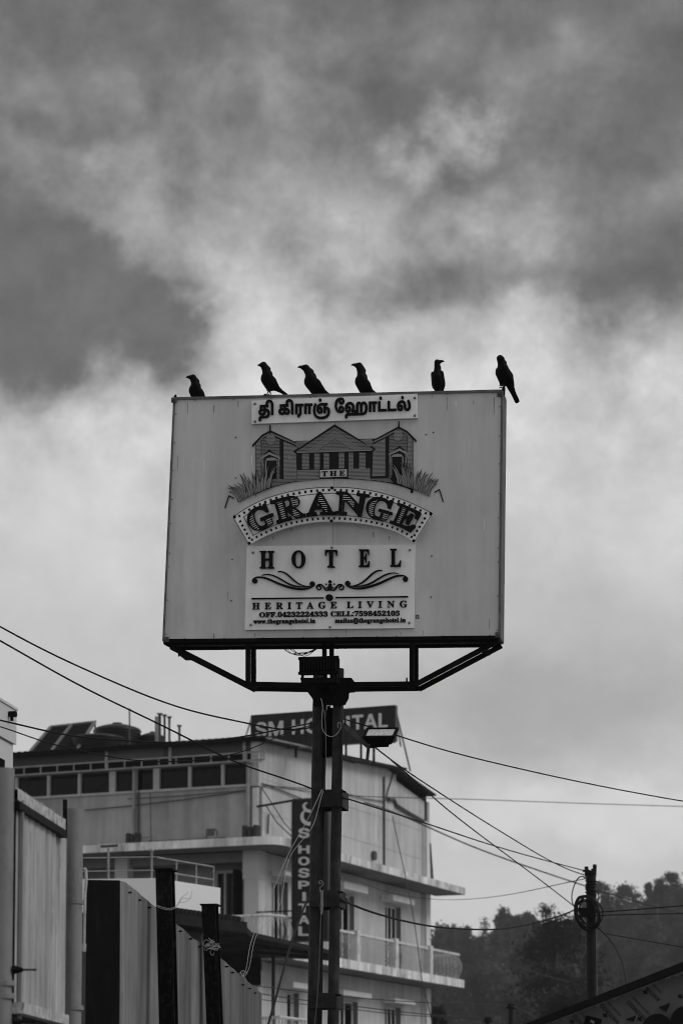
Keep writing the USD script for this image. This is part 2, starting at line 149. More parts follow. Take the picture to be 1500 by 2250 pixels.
# letter outlines (thousandths of an em)
GLYPH_DATA = r'''{"sG":[754,[[[42,288,42,392,54,454,71,500,121,579,158,617,200,646,250,671,333,692,429,692,492,679,560,650,589,650,612,668,621,692,650,692,650,458,621,463,612,494,579,553,520,616,494,633,431,658,365,658,305,632,267,590,233,510,217,397,217,286,238,165,263,106,284,76,310,50,348,29,373,21,447,21,482,34,495,47,508,77,508,222,499,245,478,262,408,271,413,296,746,296,746,271,689,262,667,231,662,42,575,8,471,-12,412,-17,333,-12,250,8,167,54,100,125,67,188]]]],"sR":[704,[[[25,0,25,25,73,34,99,55,112,107,112,577,99,624,69,646,25,654,25,679,417,675,521,650,575,617,600,587,621,529,621,471,612,438,575,383,504,342,480,337,475,323,646,68,685,30,717,25,717,0,504,0,297,317,271,314,271,90,284,51,310,33,358,25,358,0],[271,353,347,350,377,359,403,371,428,397,441,423,450,457,446,565,420,612,377,637,307,642,285,633,275,619]]]],"sA":[650,[[[-12,29,10,29,28,38,54,68,300,683,308,696,333,692,562,158,571,127,613,47,639,29,658,29,658,0,342,0,346,29,394,34,411,42,421,57,421,85,376,196,157,196,151,191,113,94,113,57,135,34,192,25,192,0,-12,0],[254,457,173,238,358,239,265,467]]]],"sN":[733,[[[25,0,25,25,68,29,90,38,112,82,112,577,53,645,25,654,29,679,233,679,505,343,525,325,542,297,580,258,579,606,561,637,527,650,492,654,492,675,712,679,712,654,655,641,638,624,629,597,629,-17,600,-17,583,0,566,28,333,304,183,495,161,513,163,69,185,38,207,29,250,25,250,0]]]],"sE":[658,[[[21,0,21,25,68,29,87,38,108,68,112,90,112,581,95,632,65,650,25,654,25,679,592,679,596,675,592,475,571,475,550,557,520,595,490,616,439,633,381,642,315,642,280,628,271,597,272,367,339,371,374,388,395,410,412,443,429,512,454,512,454,175,429,175,412,261,378,308,323,329,272,329,271,86,280,59,293,46,311,42,397,42,473,58,528,88,566,126,613,212,637,212,637,188,600,0]]]],"sH":[779,[[[25,0,25,25,73,34,99,55,112,107,112,577,99,624,69,646,25,654,25,679,358,679,358,654,297,641,275,615,271,593,274,375,508,377,508,602,490,637,456,650,421,654,421,679,754,679,754,654,697,641,680,624,671,601,671,82,684,51,697,38,754,25,754,0,421,0,421,25,482,38,504,69,508,86,505,329,271,327,275,73,293,42,323,29,358,25,358,0]]]],"sO":[783,[[[42,292,42,387,50,433,67,483,100,546,150,604,200,642,279,679,333,692,404,696,475,687,529,671,604,629,662,575,692,533,725,462,737,412,742,383,737,267,717,196,683,133,633,75,571,29,517,4,454,-12,354,-17,304,-8,242,13,183,46,117,108,83,158,54,229],[217,414,225,207,254,114,292,59,326,34,382,17,431,21,478,42,516,85,542,140,562,244,567,315,562,427,537,540,499,607,461,641,418,658,340,654,305,637,263,590,238,531,221,452]]]],"sT":[629,[[[17,475,17,679,612,675,608,471,583,475,583,502,570,544,549,582,516,616,452,642,392,643,392,94,400,60,418,38,440,29,487,25,487,0,138,0,138,25,194,34,220,55,233,103,232,645,173,642,114,616,80,582,59,544,46,502,46,479]]]],"sL":[633,[[[25,0,25,25,73,34,99,55,112,107,108,606,82,641,25,654,25,679,371,679,371,654,319,650,297,641,280,623,271,593,275,69,289,51,311,42,397,42,482,63,532,96,558,126,600,202,608,229,637,229,600,0]]]],"sI":[388,[[[21,0,21,25,52,29,90,46,112,90,112,598,95,637,64,650,21,654,21,679,362,679,362,654,297,641,280,623,271,593,271,99,284,55,306,38,367,25,367,0]]]],"sV":[638,[[[-21,654,-21,679,312,679,312,654,265,650,230,628,229,590,385,221,421,302,529,598,520,637,489,650,446,654,446,679,658,679,658,654,618,645,592,620,567,569,562,546,342,-21,313,-17,50,603,24,637]]]],"sF":[600,[[[21,654,21,679,587,675,583,475,563,475,546,544,524,582,499,608,469,625,393,642,303,642,284,637,271,615,272,367,327,371,366,388,404,435,417,473,421,512,450,517,450,175,425,175,408,257,374,308,327,329,271,331,271,95,279,60,302,38,327,29,383,25,383,0,25,0,25,25,56,29,86,42,108,82,112,572,108,602,91,633,52,650]]]],"sC":[696,[[[38,317,42,404,63,483,117,575,158,617,200,646,250,671,333,692,429,692,471,683,556,650,593,650,616,668,625,692,650,692,650,458,621,463,612,494,579,553,515,620,482,641,431,658,361,658,310,637,267,595,233,519,217,431,212,311,221,227,246,139,276,93,297,71,352,42,403,33,456,38,545,71,591,105,642,158,667,129,608,63,562,29,487,-4,417,-17,350,-17,296,-8,242,8,200,29,121,96,83,150,50,233]]]],"s0":[558,[[[33,304,33,412,50,533,83,621,142,687,204,717,304,725,387,704,450,654,487,592,512,512,525,417,525,296,512,204,492,133,462,79,417,29,325,-8,233,-8,183,4,146,25,96,75,71,121,46,204],[192,485,196,190,213,110,247,63,269,54,307,59,333,80,354,132,371,290,371,426,350,598,337,628,298,658,265,658,239,645,208,590]]]],"s1":[558,[[[42,571,46,592,144,630,263,717,379,717,379,90,388,68,406,54,508,54,508,0,96,0,96,54,198,54,220,72,229,94,229,610,218,607,167,546,121,517,71,521,54,538]]]],"s2":[558,[[[33,0,33,104,174,243,270,351,316,431,338,524,337,581,320,632,290,658,240,662,209,649,188,623,171,568,167,492,96,500,63,521,42,554,38,600,54,646,96,687,188,721,329,721,408,696,462,650,483,604,487,529,475,483,433,413,392,363,133,111,390,113,429,139,454,208,512,208,508,0]]]],"s3":[558,[[[29,88,38,154,75,183,112,187,121,131,155,84,198,63,268,63,311,80,333,101,358,170,350,261,307,312,239,337,142,338,142,400,252,404,286,421,312,451,333,507,333,585,320,624,285,658,218,658,179,610,167,508,129,508,92,517,46,550,38,571,38,621,50,650,83,683,121,704,225,725,346,717,433,679,462,650,483,608,483,513,462,467,417,421,346,382,437,346,487,300,504,271,512,167,483,88,421,29,362,4,300,-8,179,-8,121,4,71,29]]]],"s4":[558,[[[13,188,17,258,292,708,437,712,438,252,542,250,542,188,438,186,438,98,446,76,472,59,529,54,529,0,179,0,179,54,240,54,283,80,292,115,291,182],[294,604,90,250,291,256]]]],"s5":[558,[[[42,137,63,167,92,179,121,179,130,122,172,71,223,58,264,63,307,84,337,122,354,198,346,285,329,320,303,345,252,367,169,367,100,350,63,367,92,712,471,712,475,533,417,533,404,586,377,604,157,604,142,460,144,421,200,433,346,425,417,396,467,354,492,312,504,267,504,171,471,88,421,38,362,8,296,-8,183,-8,117,8,58,50,42,83]]]],"s6":[558,[[[46,263,46,396,67,508,108,604,167,671,229,708,304,725,417,717,487,675,508,625,504,588,471,550,433,538,388,538,375,623,345,662,315,667,268,649,242,624,217,577,188,447,190,404,279,437,383,433,454,400,496,354,525,258,521,171,487,83,454,42,412,13,342,-8,250,-8,175,17,133,50,92,100,63,171],[188,331,200,169,234,93,277,58,297,54,328,63,366,114,379,178,375,289,349,349,310,375,261,375,214,354]]]],"s7":[558,[[[46,504,50,712,525,712,521,646,250,0,167,0,167,8,429,602,148,604,130,595,113,569,104,504]]]],"s8":[558,[[[29,158,33,225,54,271,100,317,171,361,83,438,58,488,54,579,88,654,125,687,167,708,254,725,367,717,437,683,467,654,487,617,500,550,496,513,479,471,442,433,367,386,462,329,504,283,521,250,529,163,521,121,500,79,458,38,392,4,333,-8,213,-8,158,4,96,38,54,83],[167,214,180,106,218,63,265,46,310,50,341,63,375,102,392,165,387,202,353,258,244,321,192,274,175,244],[196,520,209,489,247,450,290,425,324,434,350,460,371,515,371,581,345,636,293,667,265,667,234,654,213,632,196,590]]]],"s9":[558,[[[33,471,42,558,67,621,117,679,167,708,238,725,317,721,379,700,442,650,475,600,500,533,512,458,512,313,483,175,454,113,412,58,362,21,279,-8,154,-4,88,33,67,71,63,117,71,137,100,158,117,154,142,97,190,58,256,54,286,67,320,101,358,198,371,331,329,300,262,275,200,275,150,288,104,313,63,358,42,408],[183,556,183,432,200,385,243,350,307,350,362,393,371,407,367,527,350,590,315,641,261,658,235,650,205,620]]]],"sw":[646,[[[-17,438,-17,462,204,462,204,438,171,423,171,394,248,199,312,345,291,419,269,437,250,438,250,462,479,462,479,438,442,423,442,390,499,217,575,394,570,428,529,438,529,462,662,462,662,438,647,437,621,407,450,-17,429,-17,332,284,217,0,208,-17,183,-17,25,398,-1,432]]]],"st":[342,[[[29,417,29,446,145,564,183,621,192,629,217,629,217,464,308,462,308,417,217,414,221,77,252,58,282,72,304,108,329,100,296,33,254,0,217,-12,146,-12,113,0,83,33,71,83,71,414]]]],"sh":[567,[[[25,0,25,21,57,30,79,70,79,610,57,649,29,654,29,679,221,679,222,409,304,467,383,475,442,454,479,404,492,354,492,61,510,30,542,25,542,0,300,0,300,25,332,30,350,65,350,356,341,386,314,404,264,395,221,352,221,57,239,30,267,25,267,0]]]],"se":[450,[[[29,192,29,271,46,342,79,400,129,446,213,475,283,471,342,446,392,392,417,325,421,246,175,243,188,143,213,97,239,75,310,63,361,84,400,125,421,112,417,92,392,58,337,13,292,-8,242,-17,188,-12,133,8,96,38,67,75,42,129],[188,407,176,288,300,289,296,389,274,433,256,442,214,437]]]],"sg":[488,[[[21,-125,29,-79,50,-58,96,-39,46,4,33,42,38,75,71,121,146,164,88,196,46,246,33,288,33,342,54,396,108,446,208,475,292,471,340,454,471,454,471,400,404,398,433,333,433,275,408,217,379,188,342,167,296,154,194,154,172,145,150,118,155,89,177,75,367,67,442,33,471,-33,471,-75,450,-129,404,-171,346,-196,275,-208,163,-208,71,-183,38,-158],[113,-85,113,-128,139,-154,169,-167,236,-175,302,-171,370,-145,391,-115,392,-86,356,-54,144,-50],[171,265,180,227,206,192,239,183,279,206,296,261,296,368,283,415,261,437,219,442,188,419,171,364]]]],"sr":[429,[[[25,0,25,21,66,34,79,70,79,393,66,429,29,438,29,462,217,462,219,383,271,446,304,467,362,475,400,462,429,425,429,371,404,338,375,329,342,333,299,383,273,387,238,357,225,327,221,69,235,38,265,25,292,25,296,0]]]],"sa":[512,[[[29,75,38,142,71,187,146,233,296,286,291,398,270,429,226,442,181,437,154,415,183,358,183,329,167,300,129,283,100,283,71,296,50,329,50,375,63,404,96,437,163,467,275,475,367,454,408,421,429,379,437,329,438,61,455,50,479,62,487,50,487,38,458,8,412,-12,346,-12,308,13,294,50,233,4,175,-12,113,-12,79,0,50,25],[179,160,188,68,211,50,265,63,295,93,295,249,248,237,205,207]]]],"sn":[567,[[[25,21,57,30,79,70,79,389,57,432,29,438,29,462,221,462,224,408,271,450,342,475,417,467,467,429,492,354,492,61,510,30,542,25,542,0,300,0,300,25,332,30,350,65,350,356,341,386,314,404,264,395,221,352,221,57,239,30,267,25,267,0,25,0]]]],"sl":[296,[[[25,21,66,34,79,70,79,610,66,645,29,654,29,679,221,679,221,61,239,30,267,25,267,0,25,0]]]],"s.":[267,[[[71,38,75,87,104,117,150,121,192,92,192,17,167,-8,100,-8,79,13]]]],"si":[296,[[[25,21,66,34,79,70,79,393,66,429,29,438,29,462,221,462,221,61,239,30,267,25,267,0,25,0]],[[75,596,75,633,92,667,142,692,200,675,225,633,225,596,208,563,158,538,121,542,100,554]]]],"s:":[267,[[[71,38,75,87,104,117,150,121,192,92,192,17,167,-8,100,-8,79,13]],[[71,467,75,517,104,546,162,546,183,533,192,517,192,446,158,417,125,413,100,421,83,433]]]],"sm":[825,[[[25,0,25,21,57,30,79,70,79,389,57,432,29,438,29,462,217,462,219,400,283,458,333,475,400,471,437,454,478,396,533,450,604,475,687,462,725,429,750,354,750,61,768,30,800,21,800,0,563,0,563,25,590,30,608,57,608,364,595,395,576,404,548,404,518,391,483,352,483,61,501,30,529,25,529,0,296,0,296,25,332,34,346,70,346,347,333,390,310,404,260,395,217,347,217,69,230,34,262,25,262,0]]]],"su":[558,[[[17,438,17,462,212,462,213,90,243,55,285,54,311,67,342,102,342,380,329,424,283,438,283,462,483,462,483,78,501,50,537,42,537,21,448,12,342,-12,339,54,287,8,237,-12,183,-17,121,0,92,29,71,88,67,402,53,429]]]],"ss":[429,[[[54,158,79,158,109,80,152,38,222,21,274,47,288,82,274,124,232,158,121,213,71,263,54,308,58,371,79,417,113,450,146,467,233,475,326,454,342,475,362,475,362,329,342,329,304,403,252,437,207,442,181,433,163,415,154,389,163,356,189,330,304,275,362,225,383,167,383,117,358,46,312,4,267,-12,188,-12,122,12,98,12,75,-12,54,-12]]]],"so":[500,[[[29,183,29,275,67,379,117,433,171,462,271,475,350,454,425,392,458,329,471,275,471,183,454,121,421,63,383,25,329,-4,238,-17,188,-8,138,13,88,54,63,88],[175,322,183,77,210,30,236,17,264,17,304,43,325,119,325,331,304,415,260,446,210,433,188,398]]]],"sf":[317,[[[21,0,21,25,57,30,75,52,79,78,79,410,25,413,25,462,79,464,83,583,108,633,146,667,221,692,325,683,367,658,392,617,387,563,362,533,317,529,283,550,275,600,292,632,286,658,239,654,221,618,221,464,304,462,304,413,221,410,221,65,239,34,296,25,296,0]]]],"s/":[371,[[[13,0,267,696,275,712,362,712,100,4]]]],"t_tha":[938,[[[42,-321,42,-192,54,-154,67,-133,125,-83,213,-58,530,-54,615,-42,670,-20,712,18,729,48,737,82,737,131,716,182,673,216,599,233,587,146,562,88,517,38,450,4,358,-12,221,-8,154,8,83,50,58,79,42,117,38,192,50,233,75,271,137,310,138,567,779,567,783,446,597,445,596,353,717,333,767,317,825,283,879,221,900,162,904,58,892,4,854,-58,775,-121,687,-154,587,-171,307,-175,252,-188,221,-214,213,-231,212,-312,200,-317],[204,154,222,126,265,108,347,108,377,117,403,134,425,168,433,235,294,237,235,225,209,203,200,186],[288,349,432,350,433,445,289,445]]]],"t_i":[317,[[[-350,600,-346,687,-333,725,-312,758,-254,808,-183,837,-121,850,-38,850,17,842,104,808,167,758,217,675,237,583,242,-4,71,0,71,543,58,623,28,687,-14,720,-57,733,-106,733,-153,716,-175,694,-192,651,-187,586,-163,513,-325,513]]]],"t_ka":[942,[[[38,138,38,192,54,242,79,275,137,311,138,567,783,567,787,446,597,445,596,352,737,342,825,308,879,258,904,192,900,113,867,46,837,21,796,0,737,-12,646,-12,583,0,604,112,698,108,720,117,741,139,746,181,737,203,715,220,677,233,597,237,587,146,554,75,504,29,471,13,392,-8,254,-12,154,8,104,33,75,58,46,104],[204,154,222,126,265,108,347,108,377,117,421,160,433,207,433,235,294,237,235,225,209,203,200,186],[290,446,289,346,433,351,432,445]]]],"t_ra":[712,[[[75,571,696,567,696,450,558,448,558,4,337,-208,317,-200,267,-154,229,-117,229,-108,387,40,387,448,246,448,246,4,75,0]]]],"t_aa":[712,[[[75,571,696,567,696,450,558,448,554,0,388,0,385,450,246,448,246,4,75,0]]]],"t_nya":[1388,[[[50,104,50,217,75,350,142,508,179,571,192,579,317,504,254,390,225,306,208,214,208,120,221,48,255,-32,326,-112,381,-146,460,-175,536,-192,619,-200,839,-196,935,-179,1011,-154,1091,-108,1150,-40,1179,44,1179,135,1162,182,1136,208,1106,221,1048,216,1033,206,1033,0,863,0,861,445,674,446,627,437,589,425,547,399,496,336,502,329,525,342,567,350,658,346,733,308,771,254,783,204,783,142,767,83,733,38,704,17,654,-4,604,-12,525,-12,467,0,400,38,358,88,333,150,325,196,329,312,346,371,388,442,446,496,542,542,617,558,713,567,1167,567,1167,446,1034,445,1033,327,1125,342,1183,337,1225,325,1275,296,1312,254,1337,200,1350,137,1350,50,1325,-54,1287,-121,1225,-187,1125,-250,1021,-287,896,-312,808,-321,604,-321,483,-308,363,-279,267,-237,208,-200,150,-146,108,-87,67,13],[475,210,492,135,527,104,590,104,616,126,625,148,625,185,612,215,573,237,536,237,489,220]]]],"t_pulli":[0,[[[-367,725,-367,767,-358,792,-342,812,-296,833,-254,833,-225,821,-204,804,-188,767,-188,725,-200,696,-213,679,-254,658,-296,658,-329,671,-354,696]]]],"t_ee":[804,[[[46,367,50,500,75,596,133,696,188,750,242,787,304,817,396,842,458,850,558,850,629,837,700,808,754,758,767,737,783,679,779,596,746,529,708,496,654,471,608,462,504,467,438,492,388,538,371,567,358,613,358,671,367,695,361,708,305,670,250,603,221,540,204,456,208,340,238,248,268,201,314,155,348,133,354,139,346,163,346,229,358,275,392,325,425,350,488,375,592,379,662,362,721,325,742,300,767,242,771,163,750,96,725,63,679,25,579,-8,442,-12,342,4,238,46,183,83,133,133,104,175,63,271],[496,677,505,605,535,579,577,575,599,584,612,597,625,632,625,669,604,711,569,733,518,737],[488,227,492,131,510,100,535,100,574,113,600,139,612,173,612,210,595,249,564,267,532,267,514,258]]]],"t_ha":[1829,[[[38,-204,58,-146,104,-96,142,-75,213,-58,1368,-54,1431,-46,1477,-33,1532,-4,1579,51,1600,106,1612,186,1612,285,1591,377,1570,415,1545,441,1502,458,1460,458,1435,450,1405,424,1383,377,1379,-4,1213,-4,1208,389,1204,411,1182,445,1156,458,1128,458,1105,450,1088,432,1071,385,1067,-4,563,-4,554,92,583,156,596,223,596,293,583,348,554,399,519,429,485,446,435,458,369,458,318,446,268,416,221,361,212,331,283,350,350,350,400,337,454,304,475,279,496,229,500,142,492,104,458,46,396,4,321,-12,242,-12,200,-4,133,25,100,54,71,96,46,171,42,283,58,367,104,450,167,508,246,550,346,575,492,575,571,558,629,533,667,508,729,437,762,337,762,221,736,117,900,118,900,371,913,437,938,492,979,537,1050,571,1113,579,1192,571,1246,546,1299,491,1367,550,1421,571,1488,579,1575,571,1642,546,1683,517,1721,475,1754,412,1775,337,1783,250,1775,125,1754,46,1700,-50,1646,-100,1567,-142,1492,-162,1379,-175,303,-175,243,-192,217,-218,208,-240,208,-312,108,-321,42,-321],[192,211,205,143,243,104,294,100,316,109,337,135,337,198,328,216,302,233,253,237,223,229]]]],"t_tta":[754,[[[75,567,246,562,247,121,733,121,737,0,75,0]]]],"t_la":[1146,[[[42,200,42,287,54,350,79,408,104,446,158,500,196,525,288,562,354,575,442,579,558,562,642,521,687,475,717,421,733,362,742,296,742,203,750,165,763,138,798,113,864,108,886,117,908,139,929,198,929,302,917,360,870,469,825,529,838,542,967,612,1025,533,1054,479,1083,400,1100,308,1100,221,1092,171,1071,113,1050,79,1025,50,971,13,875,-12,788,-12,738,-4,675,21,621,71,592,125,579,171,571,225,571,293,550,377,511,429,460,454,378,458,314,441,272,416,238,382,213,339,218,329,242,342,283,350,375,346,433,321,475,279,500,204,496,121,471,63,421,17,371,-4,321,-12,242,-12,175,4,129,29,88,71,58,125],[192,211,205,143,243,104,294,100,316,109,337,135,337,198,328,216,302,233,248,237,223,229]]]],"bS":[646,[[[54,113,38,200,50,212,162,212,175,196,188,147,218,118,294,92,377,96,428,117,462,147,475,173,479,210,470,236,445,262,340,304,204,342,138,379,100,413,63,483,58,567,71,617,100,667,163,721,242,754,292,762,400,758,467,737,521,704,558,667,587,617,596,587,592,529,483,525,467,542,454,586,428,612,355,638,298,637,235,616,196,578,188,532,200,497,227,475,306,442,467,396,521,367,571,321,604,254,608,167,592,108,554,50,487,0,400,-29,279,-33,229,-25,146,8,83,63]]]],"bM":[900,[[[67,737,79,750,237,746,453,183,663,742,675,750,829,746,833,-12,821,-21,717,-21,704,-8,703,483,696,482,517,0,500,-21,396,-17,199,479,196,-12,183,-21,79,-21,67,-8]]]],"bH":[742,[[[67,737,79,750,187,750,200,737,201,438,539,438,542,737,554,750,662,750,675,737,675,-8,662,-21,554,-21,542,-8,539,312,201,312,200,-8,187,-21,79,-21,67,-8]]]],"bO":[762,[[[38,317,42,454,58,525,92,600,117,637,175,696,204,717,279,750,342,762,421,762,483,750,558,717,608,679,646,637,704,525,725,417,725,317,712,238,692,175,658,113,604,50,537,4,483,-17,421,-29,313,-25,254,-8,179,33,138,71,92,133,58,208],[171,431,171,302,192,227,221,176,259,138,306,113,353,100,410,100,456,113,503,138,541,176,579,248,596,345,592,431,579,485,541,557,503,595,457,620,410,633,353,633,306,621,259,595,221,557,192,507]]]],"bP":[638,[[[67,737,79,750,379,750,454,733,525,692,562,650,583,612,604,533,604,458,587,392,562,342,508,288,454,258,408,246,201,241,200,-12,179,-25,88,-25,67,-12],[200,370,364,367,424,388,450,414,471,473,471,523,449,578,423,604,364,625,201,624]]]],"bI":[442,[[[25,92,38,104,154,107,154,623,38,625,25,638,25,737,38,750,404,750,417,737,417,638,404,625,288,623,288,107,404,104,417,92,417,-8,404,-21,38,-21,25,-8]]]],"bT":[642,[[[25,638,25,737,38,750,604,750,617,737,617,638,604,625,388,623,388,-12,379,-21,275,-25,254,-12,254,623,38,625]]]],"bA":[692,[[[4,-8,8,21,271,742,283,750,408,750,429,712,683,21,687,-8,675,-21,558,-21,546,-4,480,183,210,183,146,-8,133,-21,17,-21],[338,565,257,304,433,306,348,566]]]],"bL":[562,[[[67,737,79,750,187,750,200,737,200,105,525,104,538,92,537,-8,525,-21,79,-21,67,-8]]]],"bW":[983,[[[17,721,21,737,129,733,278,146,429,729,433,737,550,737,675,275,700,152,706,149,712,152,721,208,854,729,858,737,967,737,967,713,767,-8,650,-8,642,0,493,567,342,-4,221,-8,213,0]]]],"bE":[600,[[[79,733,537,737,537,638,188,636,188,418,512,417,517,325,512,317,189,316,188,95,542,92,542,-8,79,-4]]]],"bD":[721,[[[79,733,367,738,437,725,542,675,583,637,617,592,650,521,667,450,671,317,662,258,642,188,608,125,550,63,521,42,433,4,358,-8,79,-4],[188,95,347,92,423,108,487,147,537,214,558,277,567,344,554,469,512,557,478,591,427,621,356,637,188,636]]]],"bC":[729,[[[50,317,54,450,79,546,129,633,183,687,246,725,342,750,417,750,504,729,587,679,629,633,662,575,679,521,679,496,579,492,550,561,486,620,410,646,327,642,268,616,222,578,192,536,167,473,154,344,163,277,179,223,222,155,255,125,302,100,353,88,410,88,448,96,511,130,537,155,579,242,679,237,679,208,667,167,617,83,554,29,504,4,417,-17,342,-17,267,0,200,33,150,75,92,158,67,225]]]],"bU":[742,[[[79,733,187,733,188,228,196,193,221,147,272,105,340,83,401,83,452,96,491,117,529,160,550,207,554,733,662,733,658,188,637,125,608,79,542,21,442,-17,300,-17,200,21,121,96,92,154,79,213]]]],"bK":[671,[[[79,733,187,733,190,379,517,737,650,733,650,721,362,414,633,33,650,8,650,-8,529,-8,285,334,188,235,187,-4,79,-4]]]],"bR":[642,[[[79,733,408,733,483,708,529,675,550,650,567,625,587,562,587,446,550,358,517,325,463,290,608,29,621,4,617,-8,496,-4,347,275,188,274,187,-4,79,-4],[188,378,368,375,441,401,462,422,483,482,479,548,462,586,424,620,389,633,189,637]]]],"bB":[654,[[[79,733,412,733,496,700,546,650,575,575,575,496,546,429,482,381,537,350,583,296,604,237,604,154,575,79,521,29,467,4,400,-8,79,-4],[188,95,389,92,457,113,483,139,500,177,500,214,487,253,449,295,385,321,189,320],[188,420,364,417,407,430,449,464,471,510,471,552,458,586,432,616,373,637,189,637]]]],"bm":[879,[[[71,550,171,554,178,496,213,533,258,558,292,567,346,567,408,542,437,512,457,475,500,525,579,562,658,567,737,537,783,487,808,417,808,-8,704,-4,704,393,687,436,674,449,626,471,582,471,543,458,509,424,496,394,492,-8,388,-4,387,398,379,423,357,449,310,471,269,471,226,454,196,424,179,385,175,-8,75,-8]]]],"bn":[596,[[[71,554,171,558,178,491,221,533,300,562,387,558,446,533,479,504,512,446,525,387,525,-4,421,-4,417,381,404,415,374,449,330,467,282,467,235,450,205,424,183,385,175,343,175,-4,71,-4]]]],"b@":[962,[[[50,204,50,312,58,375,83,462,125,542,188,612,246,654,308,683,383,704,446,712,579,708,662,687,725,658,783,617,833,562,883,475,904,408,912,354,904,175,887,113,867,71,842,42,787,13,708,8,642,29,597,75,571,46,529,21,496,13,433,12,383,25,342,50,300,96,271,158,258,221,258,300,275,367,308,425,358,471,438,500,521,496,584,462,592,487,679,487,683,144,705,105,723,96,752,96,774,105,796,131,817,244,812,377,800,427,775,482,720,549,640,600,568,621,453,625,356,604,289,570,226,511,179,432,154,339,150,207,167,115,209,22,272,-45,297,-62,407,-104,547,-112,704,-75,721,-121,725,-158,633,-187,554,-200,413,-196,308,-171,213,-121,142,-54,113,-12,71,83],[350,289,367,168,410,117,444,104,493,104,540,121,566,147,579,172,592,228,592,302,570,370,548,391,497,408,448,408,405,391,380,365,358,327]]]]}'''

# ---------------------------------------------------------------- materials (monochrome photograph: every base colour is a grey)
LOOKS = {}


def look(name, v, rough=0.7, var=0.12, scale=3.0, streak=0.0, streak_scale=6.0, bump=0.0, bump_scale=60.0, metallic=0.0, spec=0.4, dirt=0.0, dirt_scale=1.5, dirt_to=0.03, rnd=0.0):
    """grey paint, plaster or metal with blotches (var), vertical run marks (streak), patches of grime (dirt) and fine relief (bump)"""
    if name in LOOKS:
        return LOOKS[name]
    nodes = {'g': ('geometry', {}), 'p': ('principled_bsdf', {'roughness': rough, 'metallic': metallic, 'specular_ior_level': spec}),
             'n': ('noise_texture', {'scale': scale, 'detail': 5.0, 'roughness': 0.6}),
             'r': ('map_range', {'from_min': 0.3, 'from_max': 0.7, 'to_min': 1 - var, 'to_max': 1 + var, 'clamp': True}),
             'v': ('math', {'math_type': 'multiply', 'value2': v})}
    links = [('g.position', 'n.vector'), ('n.fac', 'r.value'), ('r.result', 'v.value1')]
    out = 'v.value'
    if streak:
        nodes |= {'sm': ('mapping', {'scale': (1.0, 1.0, 0.07)}), 'sn': ('noise_texture', {'scale': streak_scale, 'detail': 4.0, 'roughness': 0.65}),
                  'sr': ('map_range', {'from_min': 0.35, 'from_max': 0.7, 'to_min': 1 + streak * 0.35, 'to_max': 1 - streak, 'clamp': True}), 'sv': ('math', {'math_type': 'multiply'})}
        links += [('g.position', 'sm.vector'), ('sm.vector', 'sn.vector'), ('sn.fac', 'sr.value'), (out, 'sv.value1'), ('sr.result', 'sv.value2')]
        out = 'sv.value'
    if dirt:
        nodes |= {'dm': ('mapping', {'scale': (1.0, 1.0, 0.45)}), 'dn': ('noise_texture', {'scale': dirt_scale, 'detail': 8.0, 'roughness': 0.7}),
                  'dr': ('map_range', {'from_min': 0.52, 'from_max': 0.66, 'to_min': 0.0, 'to_max': dirt, 'clamp': True}), 'dv': ('mix_float', {'b': dirt_to})}
        links += [('g.position', 'dm.vector'), ('dm.vector', 'dn.vector'), ('dn.fac', 'dr.value'), ('dr.result', 'dv.fac'), (out, 'dv.a')]
        out = 'dv.result'
    if rnd:
        nodes |= {'o': ('object_info', {}), 'or': ('map_range', {'to_min': 1 - rnd, 'to_max': 1 + rnd}), 'ov': ('math', {'math_type': 'multiply'})}
        links += [('o.random', 'or.value'), (out, 'ov.value1'), ('or.result', 'ov.value2')]
        out = 'ov.value'
    nodes['c'] = ('combine_color', {'color_type': 'rgb'})
    links += [(out, 'c.r'), (out, 'c.g'), (out, 'c.b'), ('c.color', 'p.base_color')]
    if bump:
        nodes |= {'bn': ('noise_texture', {'scale': bump_scale, 'detail': 4.0}), 'b': ('bump', {'strength': bump, 'distance': 0.01})}
        links += [('g.position', 'bn.vector'), ('bn.fac', 'b.height'), ('b.normal', 'p.normal')]
    LOOKS[name] = usdkit.material(stage, '/World/Looks/' + name, nodes, links, surface='p.BSDF')
    return LOOKS[name]


def pane_look(name, tint=0.35, gloss=0.9):
    LOOKS[name] = usdkit.material(stage, '/World/Looks/' + name, {
        't': ('transparent_bsdf', {'color': (tint, tint, tint)}), 'gl': ('glossy_bsdf', {'color': (gloss, gloss, gloss), 'roughness': 0.04}),
        'f': ('fresnel', {'IOR': 1.5}), 'm': ('mix_closure', {})},
        [('f.fac', 'm.fac'), ('t.BSDF', 'm.closure1'), ('gl.BSDF', 'm.closure2')], surface='m.closure')
    return LOOKS[name]


